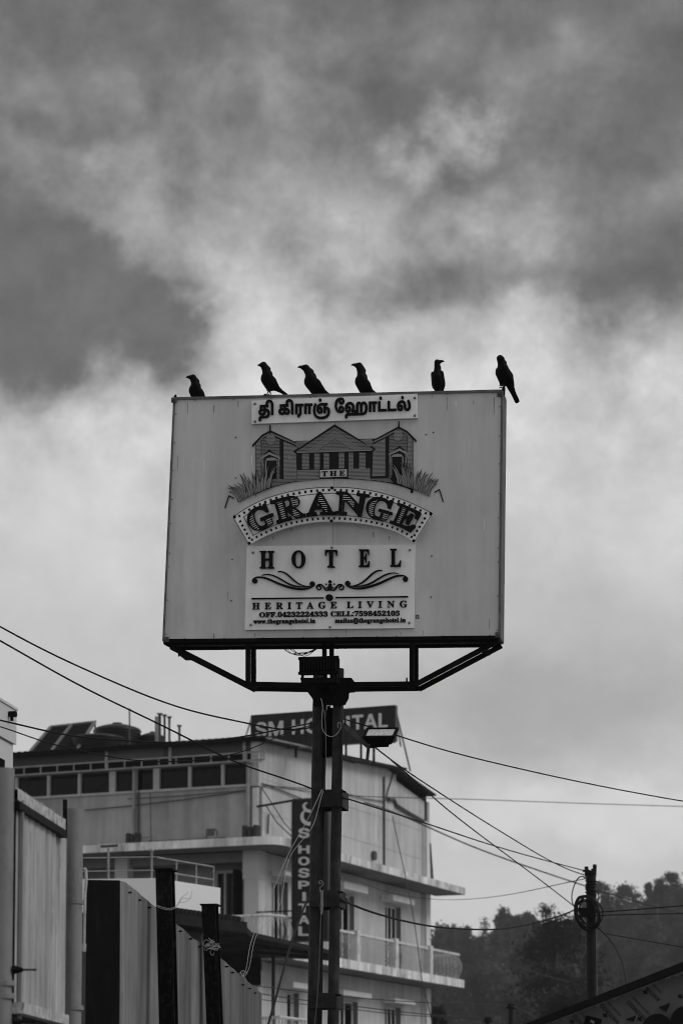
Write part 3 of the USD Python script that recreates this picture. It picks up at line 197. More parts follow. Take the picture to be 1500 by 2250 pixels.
def leaf_look(name, v, rnd=0.25, patch=0.5):
    LOOKS[name] = usdkit.material(stage, '/World/Looks/' + name, {
        'o': ('object_info', {}), 'r': ('map_range', {'to_min': v * (1 - rnd), 'to_max': v * (1 + rnd)}), 'c': ('combine_color', {'color_type': 'rgb'}),
        'g': ('geometry', {}), 'i': ('map_range', {'to_min': 0.6, 'to_max': 1.4}), 'k': ('math', {'math_type': 'multiply'}),
        'n': ('noise_texture', {'scale': patch, 'detail': 3.0, 'roughness': 0.6}), 'nr': ('map_range', {'from_min': 0.35, 'from_max': 0.65, 'to_min': 0.35, 'to_max': 2.0, 'clamp': True}), 'k2': ('math', {'math_type': 'multiply'}),
        'd': ('diffuse_bsdf', {}), 't': ('translucent_bsdf', {}), 'm': ('mix_closure', {'fac': 0.3})},
        [('o.random', 'r.value'), ('g.random_per_island', 'i.value'), ('g.position', 'n.vector'), ('n.fac', 'nr.value'), ('r.result', 'k.value1'), ('i.result', 'k.value2'), ('k.value', 'k2.value1'), ('nr.result', 'k2.value2'),
         ('k2.value', 'c.r'), ('k2.value', 'c.g'), ('k2.value', 'c.b'),
         ('c.color', 'd.color'), ('c.color', 't.color'), ('d.BSDF', 'm.closure1'), ('t.BSDF', 'm.closure2')], surface='m.closure')
    return LOOKS[name]


# ---------------------------------------------------------------- prims
TAKEN = {}


def numbered(path):
    k = TAKEN.get(path, -1) + 1
    TAKEN[path] = k
    return path if k == 0 else f'{path}_{k:03d}'


def tag(prim, label=None, cat=None, group=None, kind=None):
    for k, v in (('label', label), ('category', cat), ('group', group), ('kind', kind)):
        if v:
            prim.SetCustomDataByKey(k, v)
    return prim


BASE = {}


def thing(name, label, cat, base, group=None):
    path = numbered('/World/' + name)
    x = UsdGeom.Xform.Define(stage, path)
    b = np.array(base, float)
    x.AddTranslateOp().Set(Gf.Vec3d(*b))
    BASE[path] = b
    tag(x.GetPrim(), label, cat, group)
    return path


class MB:
    """collects shapes (world coordinates) and makes them ONE mesh"""

    def __init__(s):
        s.v, s.f, s.n = [], [], 0

    def add(s, v, f):
        v, f = np.asarray(v, float), np.asarray(f, int)
        if f.shape[1] == 4:
            f = np.vstack([f[:, [0, 1, 2]], f[:, [0, 2, 3]]])
        s.v.append(v); s.f.append(f + s.n); s.n += len(v)
        return s

    def mesh(s, m):
        return s.add(m.vertices, m.faces)

    def tube(s, pts, r, sides=8, caps=True):
        p = np.asarray(pts, float)
        r = np.broadcast_to(np.asarray(r, float), (len(p),))
        t = np.gradient(p, axis=0); t /= np.linalg.norm(t, axis=1, keepdims=True) + 1e-12
        a = np.cross(t[0], [0, 0, 1.0] if abs(t[0][2]) < 0.9 else [1.0, 0, 0]); a /= np.linalg.norm(a)
        ang = np.arange(sides) * 2 * np.pi / sides
        rings = []
        for k in range(len(p)):
            a = a - t[k] * (a @ t[k]); a /= np.linalg.norm(a) + 1e-12
            b = np.cross(t[k], a)
            rings.append(p[k] + r[k] * (np.cos(ang)[:, None] * a + np.sin(ang)[:, None] * b))
        v = np.vstack(rings)
        i, j = np.meshgrid(np.arange(len(p) - 1), np.arange(sides), indexing='ij')
        q = np.stack([i * sides + j, i * sides + (j + 1) % sides, (i + 1) * sides + (j + 1) % sides, (i + 1) * sides + j], -1).reshape(-1, 4)
        f = np.vstack([q[:, [0, 1, 2]], q[:, [0, 2, 3]]])
        if caps:
            v = np.vstack([v, p[0], p[-1]])
            n0, n1, e = len(v) - 2, len(v) - 1, (len(p) - 1) * sides
            j = np.arange(sides)
            f = np.vstack([f, np.stack([np.full(sides, n0), (j + 1) % sides, j], 1), np.stack([np.full(sides, n1), e + j, e + (j + 1) % sides], 1)])
        return s.add(v, f)

    def build(s, name, m, parent=None, smooth=False, label=None, kind=None):
        path = numbered((parent or '/World') + '/' + name)
        v, f = np.vstack(s.v), np.vstack(s.f)
        if parent:
            v = v - BASE[parent]
            BASE[path] = BASE[parent]
        usdkit.mesh(stage, path, trimesh.Trimesh(v, f, process=False), m if not isinstance(m, str) else LOOKS[m], smooth=smooth)
        tag(stage.GetPrimAtPath(path), label, kind=kind)
        return path


def top(mb, name, m, label, cat, group=None, kind=None, smooth=False):
    p = mb.build(name, m, None, smooth)
    tag(stage.GetPrimAtPath(p), label, cat, group, kind)
    return p


CUBE_F = np.array([[0, 2, 3, 1], [4, 5, 7, 6], [0, 1, 5, 4], [2, 6, 7, 3], [0, 4, 6, 2], [1, 3, 7, 5]])


class Plane:
    """a vertical reference plane: origin, S along it, N out of it; local coordinates (s, n, z)"""

    def __init__(s, o, S, N):
        s.o, s.S, s.N = np.array(o, float), np.array(S, float), np.array(N, float)
        s.o[2] = 0

    def loc(s, px, py, n=0.0):
        r = ray(px, py)
        o = s.o + s.N * n
        t = ((o - CAM) @ s.N) / (r @ s.N)
        p = CAM + r * t
        return float((p - o) @ s.S), float(p[2])

    def locs(s, pts, n=0.0):
        return [s.loc(x, y, n) for x, y in pts]

    def pt(s, a, n, z):
        return s.o + s.S * a + s.N * n + np.array([0, 0, z])

    def pts(s, arr):
        arr = np.asarray(arr, float)
        return s.o + arr[:, :1] * s.S + arr[:, 1:2] * s.N + arr[:, 2:3] * np.array([0, 0, 1.0])

    def box(s, mb, s0, s1, n0, n1, z0, z1, bev=0.0):
        s0, s1 = min(s0, s1), max(s0, s1); n0, n1 = min(n0, n1), max(n0, n1); z0, z1 = min(z0, z1), max(z0, z1)
        if bev:
            c = [(x + dx * bev, y + dy * bev, z + dz * bev) for x, sx in ((s0, 1), (s1, -1)) for y, sy in ((n0, 1), (n1, -1)) for z, sz in ((z0, 1), (z1, -1))
                 for dx, dy, dz in ((sx, sy, 0), (sx, 0, sz), (0, sy, sz))]
            h = m3.Manifold.hull_points([tuple(k) for k in c]).to_mesh()
            return mb.add(s.pts(h.vert_properties[:, :3]), h.tri_verts)
        v = np.array([(a, b, c) for a in (s0, s1) for b in (n0, n1) for c in (z0, z1)])
        return mb.add(s.pts(v), CUBE_F)

    def prism(s, mb, poly, n0, n1):
        """shapely polygon or point list in (s, z), extruded from n0 to n1"""
        if not hasattr(poly, 'geom_type'):
            poly = Polygon(poly)
        if not poly.is_valid:
            poly = poly.buffer(0)
        for g in getattr(poly, 'geoms', [poly]):
            if g.geom_type != 'Polygon' or g.area < 1e-8:
                continue
            m = trimesh.creation.extrude_polygon(g, n1 - n0, engine='earcut')
            v = np.stack([m.vertices[:, 0], m.vertices[:, 2] + n0, m.vertices[:, 1]], 1)
            mb.add(s.pts(v), m.faces if np.cross(s.S, [0, 0, 1]) @ s.N > 0 else m.faces[:, ::-1])
        return mb


def bar(mb, a, b, w, h=None, upv=(0, 0, 1)):
    """square bar between two points"""
    h = h or w
    a, b = np.asarray(a, float), np.asarray(b, float)
    t = (b - a) / np.linalg.norm(b - a)
    x = np.cross(t, upv)
    if np.linalg.norm(x) < 1e-3:
        x = np.cross(t, [1.0, 0.2, 0])
    x /= np.linalg.norm(x); y = np.cross(x, t)
    v = np.array([p + x * w / 2 * i + y * h / 2 * j for p in (a, b) for i in (-1, 1) for j in (-1, 1)])
    return mb.add(v, CUBE_F)


def spline(pts, n=40):
    p = np.asarray(pts, float)
    d = np.r_[0, np.cumsum(np.linalg.norm(np.diff(p, axis=0), axis=1))]
    from scipy.interpolate import PchipInterpolator
    t = np.linspace(0, d[-1], n)
    if len(p) == 2:
        return p[0] + (p[1] - p[0]) * (t / d[-1])[:, None]
    from scipy.interpolate import CubicSpline
    return CubicSpline(d, p)(t)


def blob(chains, edge=0.012, rounds=14):
    """smooth continuous body: hulls of spheres along bones, joined, refined and relaxed"""
    parts = []
    for (a, ra), (b, rb) in chains:
        hs = []
        for c, r in ((a, ra), (b, rb)):
            r = np.broadcast_to(np.asarray(r, float), 3)
            hs.append(m3.Manifold.sphere(1.0, 24).scale(tuple(r)).translate(tuple(map(float, c))))
        parts.append(m3.Manifold.batch_hull(hs))
    m = m3.Manifold.batch_boolean(parts, m3.OpType.Add).refine_to_length(edge).to_mesh()
    t = trimesh.Trimesh(m.vert_properties[:, :3], m.tri_verts)
    t.merge_vertices()
    trimesh.smoothing.filter_taubin(t, iterations=rounds)
    return t


GLYPHS = json.loads(GLYPH_DATA)


def glyph(key):
    adv, polys = GLYPHS[key]
    out = []
    for p in polys:
        rings = [np.array(q, float).reshape(-1, 2) / 1000 for q in p]
        out.append(Polygon(rings[0], rings[1:]).buffer(0))
    return adv / 1000, unary_union(out)


def line_of(keys, spacing=0.0):
    """glyphs placed one after another: list of shapes and the total advance; a pulli sits over the letter before it"""
    x, out, prev = 0.0, [], 0.0
    for k in keys:
        if k == ' ':
            x += 0.3 + spacing
            continue
        if k == 'I_bar':
            out.append(affinity.translate(sbox(0.09, 0, 0.25, 0.73), x, 0)); x += 0.34 + spacing
            continue
        a, g = glyph(k)
        if k == 't_pulli':
            out.append(affinity.translate(g, x - prev * 0.5 + 0.17, 0))
            continue
        out.append(affinity.translate(g, x, 0))
        x += a + spacing
        prev = a
    return out, x - spacing


def fit_text(keys, x0, y0, x1, y1, cap, spacing=0.0, unit_cap=0.71, tilt=0.0):
    """letter shapes in photo pixels: baseline from (x0, y0) to (x1, y1), capitals cap pixels high"""
    gl, adv = line_of(keys, spacing)
    bx = unary_union(gl).bounds
    w = bx[2] - bx[0]
    out = []
    for g in gl:
        kx, ky, kv = (x1 - x0) / w, (y1 - y0) / w, cap / unit_cap
        out.append(affinity.affine_transform(g, [kx, -tilt * kv, ky, -kv, x0 - bx[0] * kx, y0 - bx[0] * ky]))
    return out


def to_plane(pl, g, n=0.0):
    """a shape in photo pixels as a shape in the plane's own metres"""
    def one(p):
        return Polygon(pl.locs(p.exterior.coords, n), [pl.locs(r.coords, n) for r in p.interiors]).buffer(0)
    gs = [one(p) for p in getattr(g, 'geoms', [g]) if p.geom_type == 'Polygon' and p.area > 0]
    return unary_union(gs)

# ================================================================ GROUND AND HILL
look('soil', 0.12, var=0.3, scale=0.4)
look('hill_floor', 0.045, var=0.4, scale=0.15, rough=0.95)
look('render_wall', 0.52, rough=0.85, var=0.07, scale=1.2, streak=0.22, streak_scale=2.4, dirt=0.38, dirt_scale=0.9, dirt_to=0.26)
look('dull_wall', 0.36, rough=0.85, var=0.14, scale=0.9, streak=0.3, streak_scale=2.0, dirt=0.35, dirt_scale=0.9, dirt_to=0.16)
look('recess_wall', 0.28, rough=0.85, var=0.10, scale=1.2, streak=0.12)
look('column_paint', 0.55, rough=0.8, var=0.06, scale=1.5)
look('slab_concrete', 0.74, rough=0.85, var=0.14, scale=1.6, streak=0.5, streak_scale=1.9, dirt=0.75, dirt_scale=1.7, dirt_to=0.14)
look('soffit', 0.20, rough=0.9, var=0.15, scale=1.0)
look('white_trim', 0.66, rough=0.7, var=0.08, scale=3, dirt=0.2, dirt_scale=4, dirt_to=0.2)
look('rail_trim', 0.62, rough=0.7, var=0.12, scale=5, dirt=0.6, dirt_scale=5, dirt_to=0.12)
look('frame_paint', 0.42, rough=0.6, var=0.12, scale=3)
look('reveal_shade', 0.30, rough=0.8, var=0.08, scale=2)
look('roof_sheet', 0.012, spec=.2, rough=0.7, var=0.3, scale=2)
look('fascia_dark', 0.075, rough=0.7, var=0.15, scale=0.8)
look('sign_blue', 0.024, spec=.1, rough=0.5, var=0.1, scale=1)
look('sign_white', 0.60, rough=0.5, var=0.05)
look('tank_black', 0.006, spec=.25, rough=0.45, var=0.2)
look('solar_dark', 0.015, rough=1.0, var=0.15, scale=2, spec=0.0)
look('alloy', 0.14, rough=0.5, metallic=0.3, var=0.15)
look('pipe_dark', 0.06, rough=0.6, var=0.3, scale=3)
look('pipe_grey', 0.26, rough=0.6, var=0.2, scale=3, dirt=0.5, dirt_scale=3, dirt_to=0.08)
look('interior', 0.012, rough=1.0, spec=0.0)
look('awning_metal', 0.012, spec=.15, rough=0.6, var=0.3, scale=2)
look('baluster_paint', 0.42, rough=0.6, var=0.15, scale=4)
pane_look('window_glass', 0.25, 0.22)

g = np.linspace(-3000, 3000, 25)
X, Y = np.meshgrid(g, g, indexing='ij')
mb = MB()
i, j = np.meshgrid(np.arange(24), np.arange(24), indexing='ij')
mb.add(np.stack([X.ravel(), Y.ravel(), np.zeros(X.size)], 1), np.stack([i * 25 + j, (i + 1) * 25 + j, (i + 1) * 25 + j + 1, i * 25 + j + 1], -1).reshape(-1, 4))
top(mb, 'ground', 'soil', 'bare earth and street level below the view', None, kind='structure')


def hill_z(x, y):
    ridge = 30 + 0.25 * np.clip(x, -60, 260) + 3 * np.sin(x * 0.06 + 1.2)
    t = np.clip((y - 270) / 330, 0, 1)
    return ridge * t * t * (3 - 2 * t) + 5 * (meshkit.fbm(np.stack([x * 0.02, y * 0.02, x * 0], -1), 3, 3) - 0.5) * np.clip(t * 4, 0, 1) - 0.4 * (1 - np.clip(t * 60, 0, 1))


gx, gy = np.linspace(-160, 420, 90), np.linspace(268, 900, 80)
X, Y = np.meshgrid(gx, gy, indexing='ij')
mb = MB()
i, j = np.meshgrid(np.arange(89), np.arange(79), indexing='ij')
mb.add(np.stack([X.ravel(), Y.ravel(), hill_z(X, Y).ravel()], 1), np.stack([i * 80 + j, (i + 1) * 80 + j, (i + 1) * 80 + j + 1, i * 80 + j + 1], -1).reshape(-1, 4))
top(mb, 'hill', 'hill_floor', 'wooded hillside fading into the mist on the right', None, kind='structure', smooth=True)

# ================================================================ THE HOSPITAL: corner building, left face towards the street, right face running away
AZ = math.radians(22.35)
RD = np.array([math.sin(AZ), math.cos(AZ), 0]); NR = np.array([math.cos(AZ), -math.sin(AZ), 0])
HC = P(568, 1720, 72)
PR = Plane(HC, RD, NR)            # right face
PL = Plane(HC, -NR, -RD)          # left face
hos = thing('hospital_building', 'pale four-storey corner hospital with ribbon windows, jutting slabs and balconies behind the mast', 'building', [*PL.pt(0, 0, 0)[:2], 0])
ZR, ZS0, ZS1, ZB0, ZB1 = 13.30, 10.06, 10.30, 6.78, 7.06
LEN_L, LEN_R = 9.5, 14.53
OV = 1.1


def wall(name, pl, s0, s1, z0, z1, holes, m, n1=0.0, th=0.25, poly=None):
    g = (Polygon(poly) if poly else sbox(s0, z0, s1, z1)).difference(unary_union([sbox(*h) for h in holes])) if holes else (Polygon(poly) if poly else sbox(s0, z0, s1, z1))
    mb = MB(); pl.prism(mb, g, n1 - th, n1)
    return mb.build(name, m, hos)


def pbox(pl, name, m, s0, s1, n0, n1, z0, z1, parent=None, bev=0.0, label=None):
    mb = MB(); pl.box(mb, s0, s1, n0, n1, z0, z1, bev)
    return mb.build(name, m, parent or hos, label=label)


# --- top storey, left face: sill wall, ribbon of windows, dark band under the roof
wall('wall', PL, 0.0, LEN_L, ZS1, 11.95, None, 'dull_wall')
pbox(PL, 'sill', 'frame_paint', -0.02, LEN_L, -0.2, 0.06, 11.952, 12.02)
mull = [0.28, 1.18, 2.27, 3.38, 4.09, 4.87, 6.0, 7.07, 8.2]
for k in range(len(mull) - 1):
    gl = pbox(PL, 'window', 'window_glass', mull[k] + 0.045, mull[k + 1] - 0.045, -0.11, -0.105, 12.022, 12.64)
for k, s in enumerate(mull):
    w = 0.10 if s in (3.38, 4.87) else 0.045
    pbox(PL, 'mullion', 'frame_paint', s - w, s + w, -0.15, 0.0, 12.022, 12.66)
pbox(PL, 'header', 'fascia_dark', 0.0, LEN_L, -0.2, -0.03, 12.662, 12.72)
# dark clerestory strip, then metal fascia panels
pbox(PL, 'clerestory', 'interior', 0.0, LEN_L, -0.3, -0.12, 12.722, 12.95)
edges_ = [0.0, 0.55, 2.9, 3.15, 5.1, LEN_L]
for k in range(5):
    pbox(PL, 'fascia_panel', look(f'fascia_tone_{"abcde"[k]}', (0.07, 0.055, 0.05, 0.11, 0.05)[k], var=0.15, scale=1.2, rough=0.6), edges_[k] + .01, edges_[k + 1] - .01, -0.12, -0.08, 12.96, ZR + 0.02)
for s in (2.95, 5.1, 0.5):
    pbox(PL, 'post', 'frame_paint', s - 0.05, s + 0.03, -0.075, -0.02, 12.72, ZR)
# ladder-like bracket rail in front of the windows
for z in (12.665, 12.905):
    pbox(PL, 'bracket_rail', 'pipe_grey', -0.37, 8.6, 0.36, 0.40, z - 0.022, z + 0.022)
for s in np.arange(-0.35, 8.5, 0.575):
    pbox(PL, 'bracket_upright', 'pipe_grey', s - 0.018, s + 0.018, 0.365, 0.395, 12.69, 12.88)
for s in (0.2, 4.0, 7.8):
    pbox(PL, 'bracket_arm', 'pipe_grey', s - 0.02, s + 0.02, 0.0, 0.358, 12.64, 12.69)
for s, z1 in ((4.07, 12.75), (0.30, 12.7)):   # rain pipes
    mb = MB(); mb.tube([PL.pt(s, 0.10, ZS1 + 0.05), PL.pt(s, 0.10, z1)], 0.055, 10); mb.build('rain_pipe', 'pipe_grey', hos, smooth=40)
mb = MB(); mb.tube([PL.pt(3.93, 0.06, ZS1 + 0.02), PL.pt(3.93, 0.06, 12.0)], 0.025, 8); mb.build('rain_pipe', 'pipe_dark', hos)
mb = MB(); mb.tube([PL.pt(3.5, 0.06, ZS1 + 0.02), PL.pt(3.55, 0.06, 11.93)], 0.012, 6); mb.build('cable', 'pipe_dark', hos)
# corrugated roof over the left part
mb = MB()
ss = np.linspace(-0.3, LEN_L + 0.2, 420)
zz = 0.035 * np.abs(np.sin((ss) * math.pi / 0.215)) ** 0.5
rows = []
for n, dz in ((0.45, 0.0), (-7.5, 0.35)):
    rows.append(PL.pts(np.stack([ss, np.full_like(ss, n), ZR + 0.05 + zz + dz], 1)))
rows.append(rows[0] - [0, 0, 0.03]); rows.append(rows[1] - [0, 0, 0.03])
v = np.vstack(rows); N_ = len(ss); k = np.arange(N_ - 1)
f = []
for a, b in ((0, 1), (2, 3), (0, 2), (1, 3)):
    f.append(np.stack([a * N_ + k, a * N_ + k + 1, b * N_ + k + 1, b * N_ + k], 1))
mb.add(v, np.vstack(f)); mb.build('corrugated_roof', 'roof_sheet', hos)
pbox(PL, 'roof_beam', 'roof_sheet', -0.1, LEN_L, 0.25, 0.32, ZR - 0.02, ZR + 0.045)

# --- top storey, right face: tall white gable wall under a sloping dark roof
q0, q1, q2, q3 = (0.0, 13.28), (4.0, 13.52), (8.6, 13.80), (11.3, 13.98)
step = [PR.loc(870, 1716), PR.loc(932, 1762), PR.loc(932, 1803)]
gpoly = [(0, ZS1), (0, q0[1]), q1, q2, q3, (11.3, step[0][1]), (step[1][0], step[1][1]), (step[2][0], step[2][1]), (LEN_R, step[2][1] - 0.02), (LEN_R, ZS1)]
wall('gable_wall', PR, 0, 0, 0, 0, None, 'render_wall', poly=gpoly)
pbox(PL, 'corner_edge', 'white_trim', 0.0, 0.18, -0.02, 0.045, ZS1, 11.9)
for a, b in ((q0, q1), (q1, q2), (q2, q3)):
    mb = MB(); bar(mb, PR.pt(a[0], 0.12, a[1] + 0.03), PR.pt(b[0], 0.12, b[1] + 0.03), 0.55, 0.07); mb.build('roof_verge', 'roof_sheet', hos)
# steep dark end roof with a gap above the low wall
e0, e1 = PR.loc(870, 1689, 0.3), PR.loc(953, 1746, 0.3)
mb = MB(); bar(mb, PR.pt(e0[0], -0.4, e0[1] + 0.02), PR.pt(e1[0] + .1, -0.4, e1[1] - 0.02), 1.5, 0.06); mb.build('end_roof', 'roof_sheet', hos)
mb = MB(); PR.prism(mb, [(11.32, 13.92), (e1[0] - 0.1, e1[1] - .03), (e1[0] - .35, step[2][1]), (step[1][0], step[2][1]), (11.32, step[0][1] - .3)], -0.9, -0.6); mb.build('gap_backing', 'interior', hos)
pbox(PR, 'end_post', 'roof_sheet', step[1][0] + 0.03, step[1][0] + 0.25, -0.25, -0.02, step[2][1], e1[1] - 0.05)
pbox(PR, 'corner_strip', 'dull_wall', LEN_R - 0.75, LEN_R - 0.42, 0.003, 0.02, ZS1, step[2][1] - .05)
pbox(PR, 'corner_strip', 'white_trim', LEN_R - 0.40, LEN_R + 0.02, 0.003, 0.05, ZS1, step[2][1] - .05)
mb = MB(); mb.tube([PR.pt(10.07, 0.05, ZS1), PR.pt(10.05, 0.05, 13.6)], 0.035, 8); mb.build('rain_pipe', 'pipe_dark', hos)
mb = MB(); mb.tube([PR.pt(*(lambda q: (q[0], 0.06, q[1]))(PR.loc(x, y, 0.06))) for x, y in ((853, 1757), (866, 1758), (871, 1770), (900, 1788), (930, 1805))], 0.06, 8); mb.build('drain_pipe', 'pipe_dark', hos)
mb = MB(); mb.tube([PR.pt(*(lambda q: (q[0], 0.04, q[1]))(PR.loc(x, y, 0.04))) for x, y in ((866, 1690), (858, 1720), (852, 1738), (848, 1760))], 0.025, 6); mb.build('cable', 'pipe_dark', hos)
a = PR.loc(823, 1880, 0.1)
mb = MB(); PR.box(mb, a[0] - .1, a[0] + .1, 0.0, 0.16, a[1] - 0.16, a[1] + 0.14, 0.04); mb.build('wall_lamp', 'pipe_dark', hos)
# faint panel joints on the gable wall
for z in (11.2, 12.2):
    pbox(PR, 'wall_joint', 'dull_wall', 0.3, LEN_R - .8, 0.0025, 0.006, z, z + 0.012)

# --- slabs that wrap the corner
def ring_slab(name, z0, z1, ov, s_end, l_end, m, rnd=0.55):
    o = HC[:2] * 0
    c = np.array([ov, ov])                       # (along NR, along -RD)
    pts = [(0, -s_end), (ov, -s_end), (ov, ov - rnd)] + [(ov - rnd + rnd * math.cos(a), ov - rnd + rnd * math.sin(a)) for a in np.linspace(0.2, 1.37, 6)] + [(ov - rnd, ov), (-l_end, ov), (-l_end, 0), (0, 0)]
    g = Polygon(pts)
    m_ = trimesh.creation.extrude_polygon(g, z1 - z0, engine='earcut')
    v = PR.o + m_.vertices[:, :1] * NR + m_.vertices[:, 1:2] * (-RD) + np.array([0, 0, 1.0]) * (m_.vertices[:, 2:3] + z0)
    mb = MB(); mb.add(v, m_.faces)
    return mb.build(name, m, hos)


ring_slab('upper_slab', ZS0, ZS1, OV, 15.15, LEN_L, 'slab_concrete')
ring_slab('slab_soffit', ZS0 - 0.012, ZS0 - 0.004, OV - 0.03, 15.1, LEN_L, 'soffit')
pbox(PR, 'balcony_slab', 'slab_concrete', 0.0, 15.0, 0.0, OV, ZB0, ZB1)
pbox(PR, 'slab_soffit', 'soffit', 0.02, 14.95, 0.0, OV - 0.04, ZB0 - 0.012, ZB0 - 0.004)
# clutter lying on the upper slab
for x0, x1, y0, y1 in ((281, 309, 1831, 1846), (536, 571, 1814, 1834)):
    (s0, z0), (s1, z1) = PL.loc(x0, y1, 0.5), PL.loc(x1, y0, 0.5)
    for k in range(3):
        sa = s0 + (s1 - s0) * (k + 0.08) / 3; sb = s0 + (s1 - s0) * (k + 0.95) / 3
        mb = MB(); PL.box(mb, sa, sb, 0.35 + 0.03 * k, 0.7, ZS1 + .003, z1 - 0.05 * (k % 2), 0.03); mb.build('roof_box', look('clutter', 0.025, var=0.4, scale=4), hos)
(s0, z0), (s1, z1) = PL.loc(455, 1836, 0.5), PL.loc(477, 1821, 0.5)
mb = MB(); PL.box(mb, s0, s0 + (s1 - s0) * .6, 0.4, 0.6, z1 - 0.2, z1, 0.02); mb.tube([PL.pt(s0 + (s1 - s0) * t, 0.5, z1 - 0.02 - d) for t, d in ((.6, 0.0), (.85, .02), (1, .08), (1, .2))], 0.03, 8); PL.box(mb, s0 + .02, s0 + .05, 0.45, 0.5, ZS1, z1 - .2); mb.build('pump', look('clutter_grey', 0.08, var=0.4, scale=4), hos)
mb = MB(); mb.tube([PL.pt(0.8, 0.6, ZS1 + .05), PL.pt(3.2, 0.62, ZS1 + .045), PL.pt(3.25, .62, ZS1 + .1)], 0.05, 8); mb.build('drain_pipe', 'pipe_dark', hos)
mb = MB(); PL.box(mb, 3.3, 3.65, .45, .47, ZS1 + .003, ZS1 + .02); [PL.box(mb, s, s + .015, .45, .465, ZS1 + .02, ZS1 + .22) for s in (3.3, 3.635)]; PL.box(mb, 3.3, 3.65, .45, .465, ZS1 + .22, ZS1 + .235); mb.build('wire_frame', 'pipe_dark', hos)
mb = MB(); mb.tube([PL.pt(5.0, .7, ZS1 + .04), PL.pt(6.3, .7, ZS1 + .04)], 0.03, 6); mb.build('drain_pipe', 'pipe_dark', hos)

# cables clipped to the walls
for pts_, pl_, n_o, r_ in (([(185, 1781), (280, 1772), (400, 1758), (545, 1737)], PL, .05, .018), ([(280, 1756), (400, 1749), (545, 1736)], PL, .05, .014), ([(575, 1722), (620, 1738), (684, 1765)], PR, .05, .02), ([(577, 1727), (640, 1731), (686, 1733)], PR, .05, .014),
                           ([(574, 1731), (600, 1770), (625, 1810), (650, 1836)], PR, .3, .016), ([(585, 1772), (608, 1808), (640, 1838)], PR, .3, .018), ([(588, 1833), (590, 1790)], PR, .06, .03), ([(760, 1744), (800, 1755), (846, 1762)], PR, .05, .018)):
    mb = MB(); mb.tube([pl_.pt(*(lambda q: (q[0], n_o, q[1]))(pl_.loc(x, y, n_o))) for x, y in pts_], r_, 6); mb.build('wall_cable', 'pipe_dark', hos)
for k, t0, t1 in ((0, .0, .35), (3, .2, 1), (5, .6, 1), (6, 0, .25)):
    a_, b_ = mull[k] + .1, mull[k + 1] - .1
    pbox(PL, 'blind', look('blind', 0.05, var=.3, scale=3), a_ + (b_ - a_) * t0, a_ + (b_ - a_) * t1, -.32, -.30, 12.05, 12.62)

# --- storey below the slab, left face: deep veranda
REC = -1.2
openL = [(4.9, 7.06, 5.9, 9.0), (1.33, 7.06, 1.98, 9.62), (1.0, 7.4, 1.30, 9.62), (3.1, 7.06, 4.05, 9.0), (6.4, 7.06, 7.4, 9.0)]
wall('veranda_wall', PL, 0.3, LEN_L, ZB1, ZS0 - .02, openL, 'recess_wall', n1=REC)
for (s0, z0, s1, z1) in openL:
    pbox(PL, 'window', 'window_glass', s0 + .01, s1 - .01, REC - 0.16, REC - 0.155, z0 + .01, z1 - .01)
    for a, b in ((s0, s0 + .07), (s1 - .07, s1), ((s0 + s1) / 2 - .03, (s0 + s1) / 2 + .03)):
        pbox(PL, 'window_frame', 'frame_paint', a, b, REC - 0.15, REC - 0.02, z0, z1 - .08)
    pbox(PL, 'window_frame', 'frame_paint', s0, s1, REC - 0.15, REC - 0.02, z1 - .078, z1)
    mb = MB()
    for s in np.arange(s0 + .12, s1 - .08, .11):
        mb.tube([PL.pt(s, REC - 0.06, z0), PL.pt(s, REC - 0.06, z1 - .08)], .01, 5)
    mb.build('grille_bars', 'pipe_dark', hos, kind='stuff')
pbox(PL, 'window_head', 'soffit', 0.9, 2.1, REC, REC + .04, 9.63, 9.80)
pbox(PL, 'pillar', 'column_paint', 0.0, 0.46, -0.45, -0.003, 5.5, ZS0 - .014)
pbox(PL, 'pillar_cap', 'column_paint', -0.02, 0.5, -0.47, 0.02, 9.20, ZS0 - .02)
pbox(PL, 'pillar', 'column_paint', 4.35, 4.78, -0.45, -0.05, 5.0, ZS0 - .014)
for s in (7.5, 6.35):
    pbox(PL, 'pillar', 'recess_wall', s, s + .2, REC + .003, REC + .15, 5.5, ZS0 - .02)
mb = MB(); mb.tube([PL.pt(3.62, REC + .25, 7), PL.pt(3.62, REC + .25, ZS0 - .02)], .05, 8); mb.build('down_pipe', 'pipe_grey', hos)
pbox(PL, 'beam', 'soffit', 0.46, LEN_L, -0.4, -0.2, 9.75, ZS0 - .015)
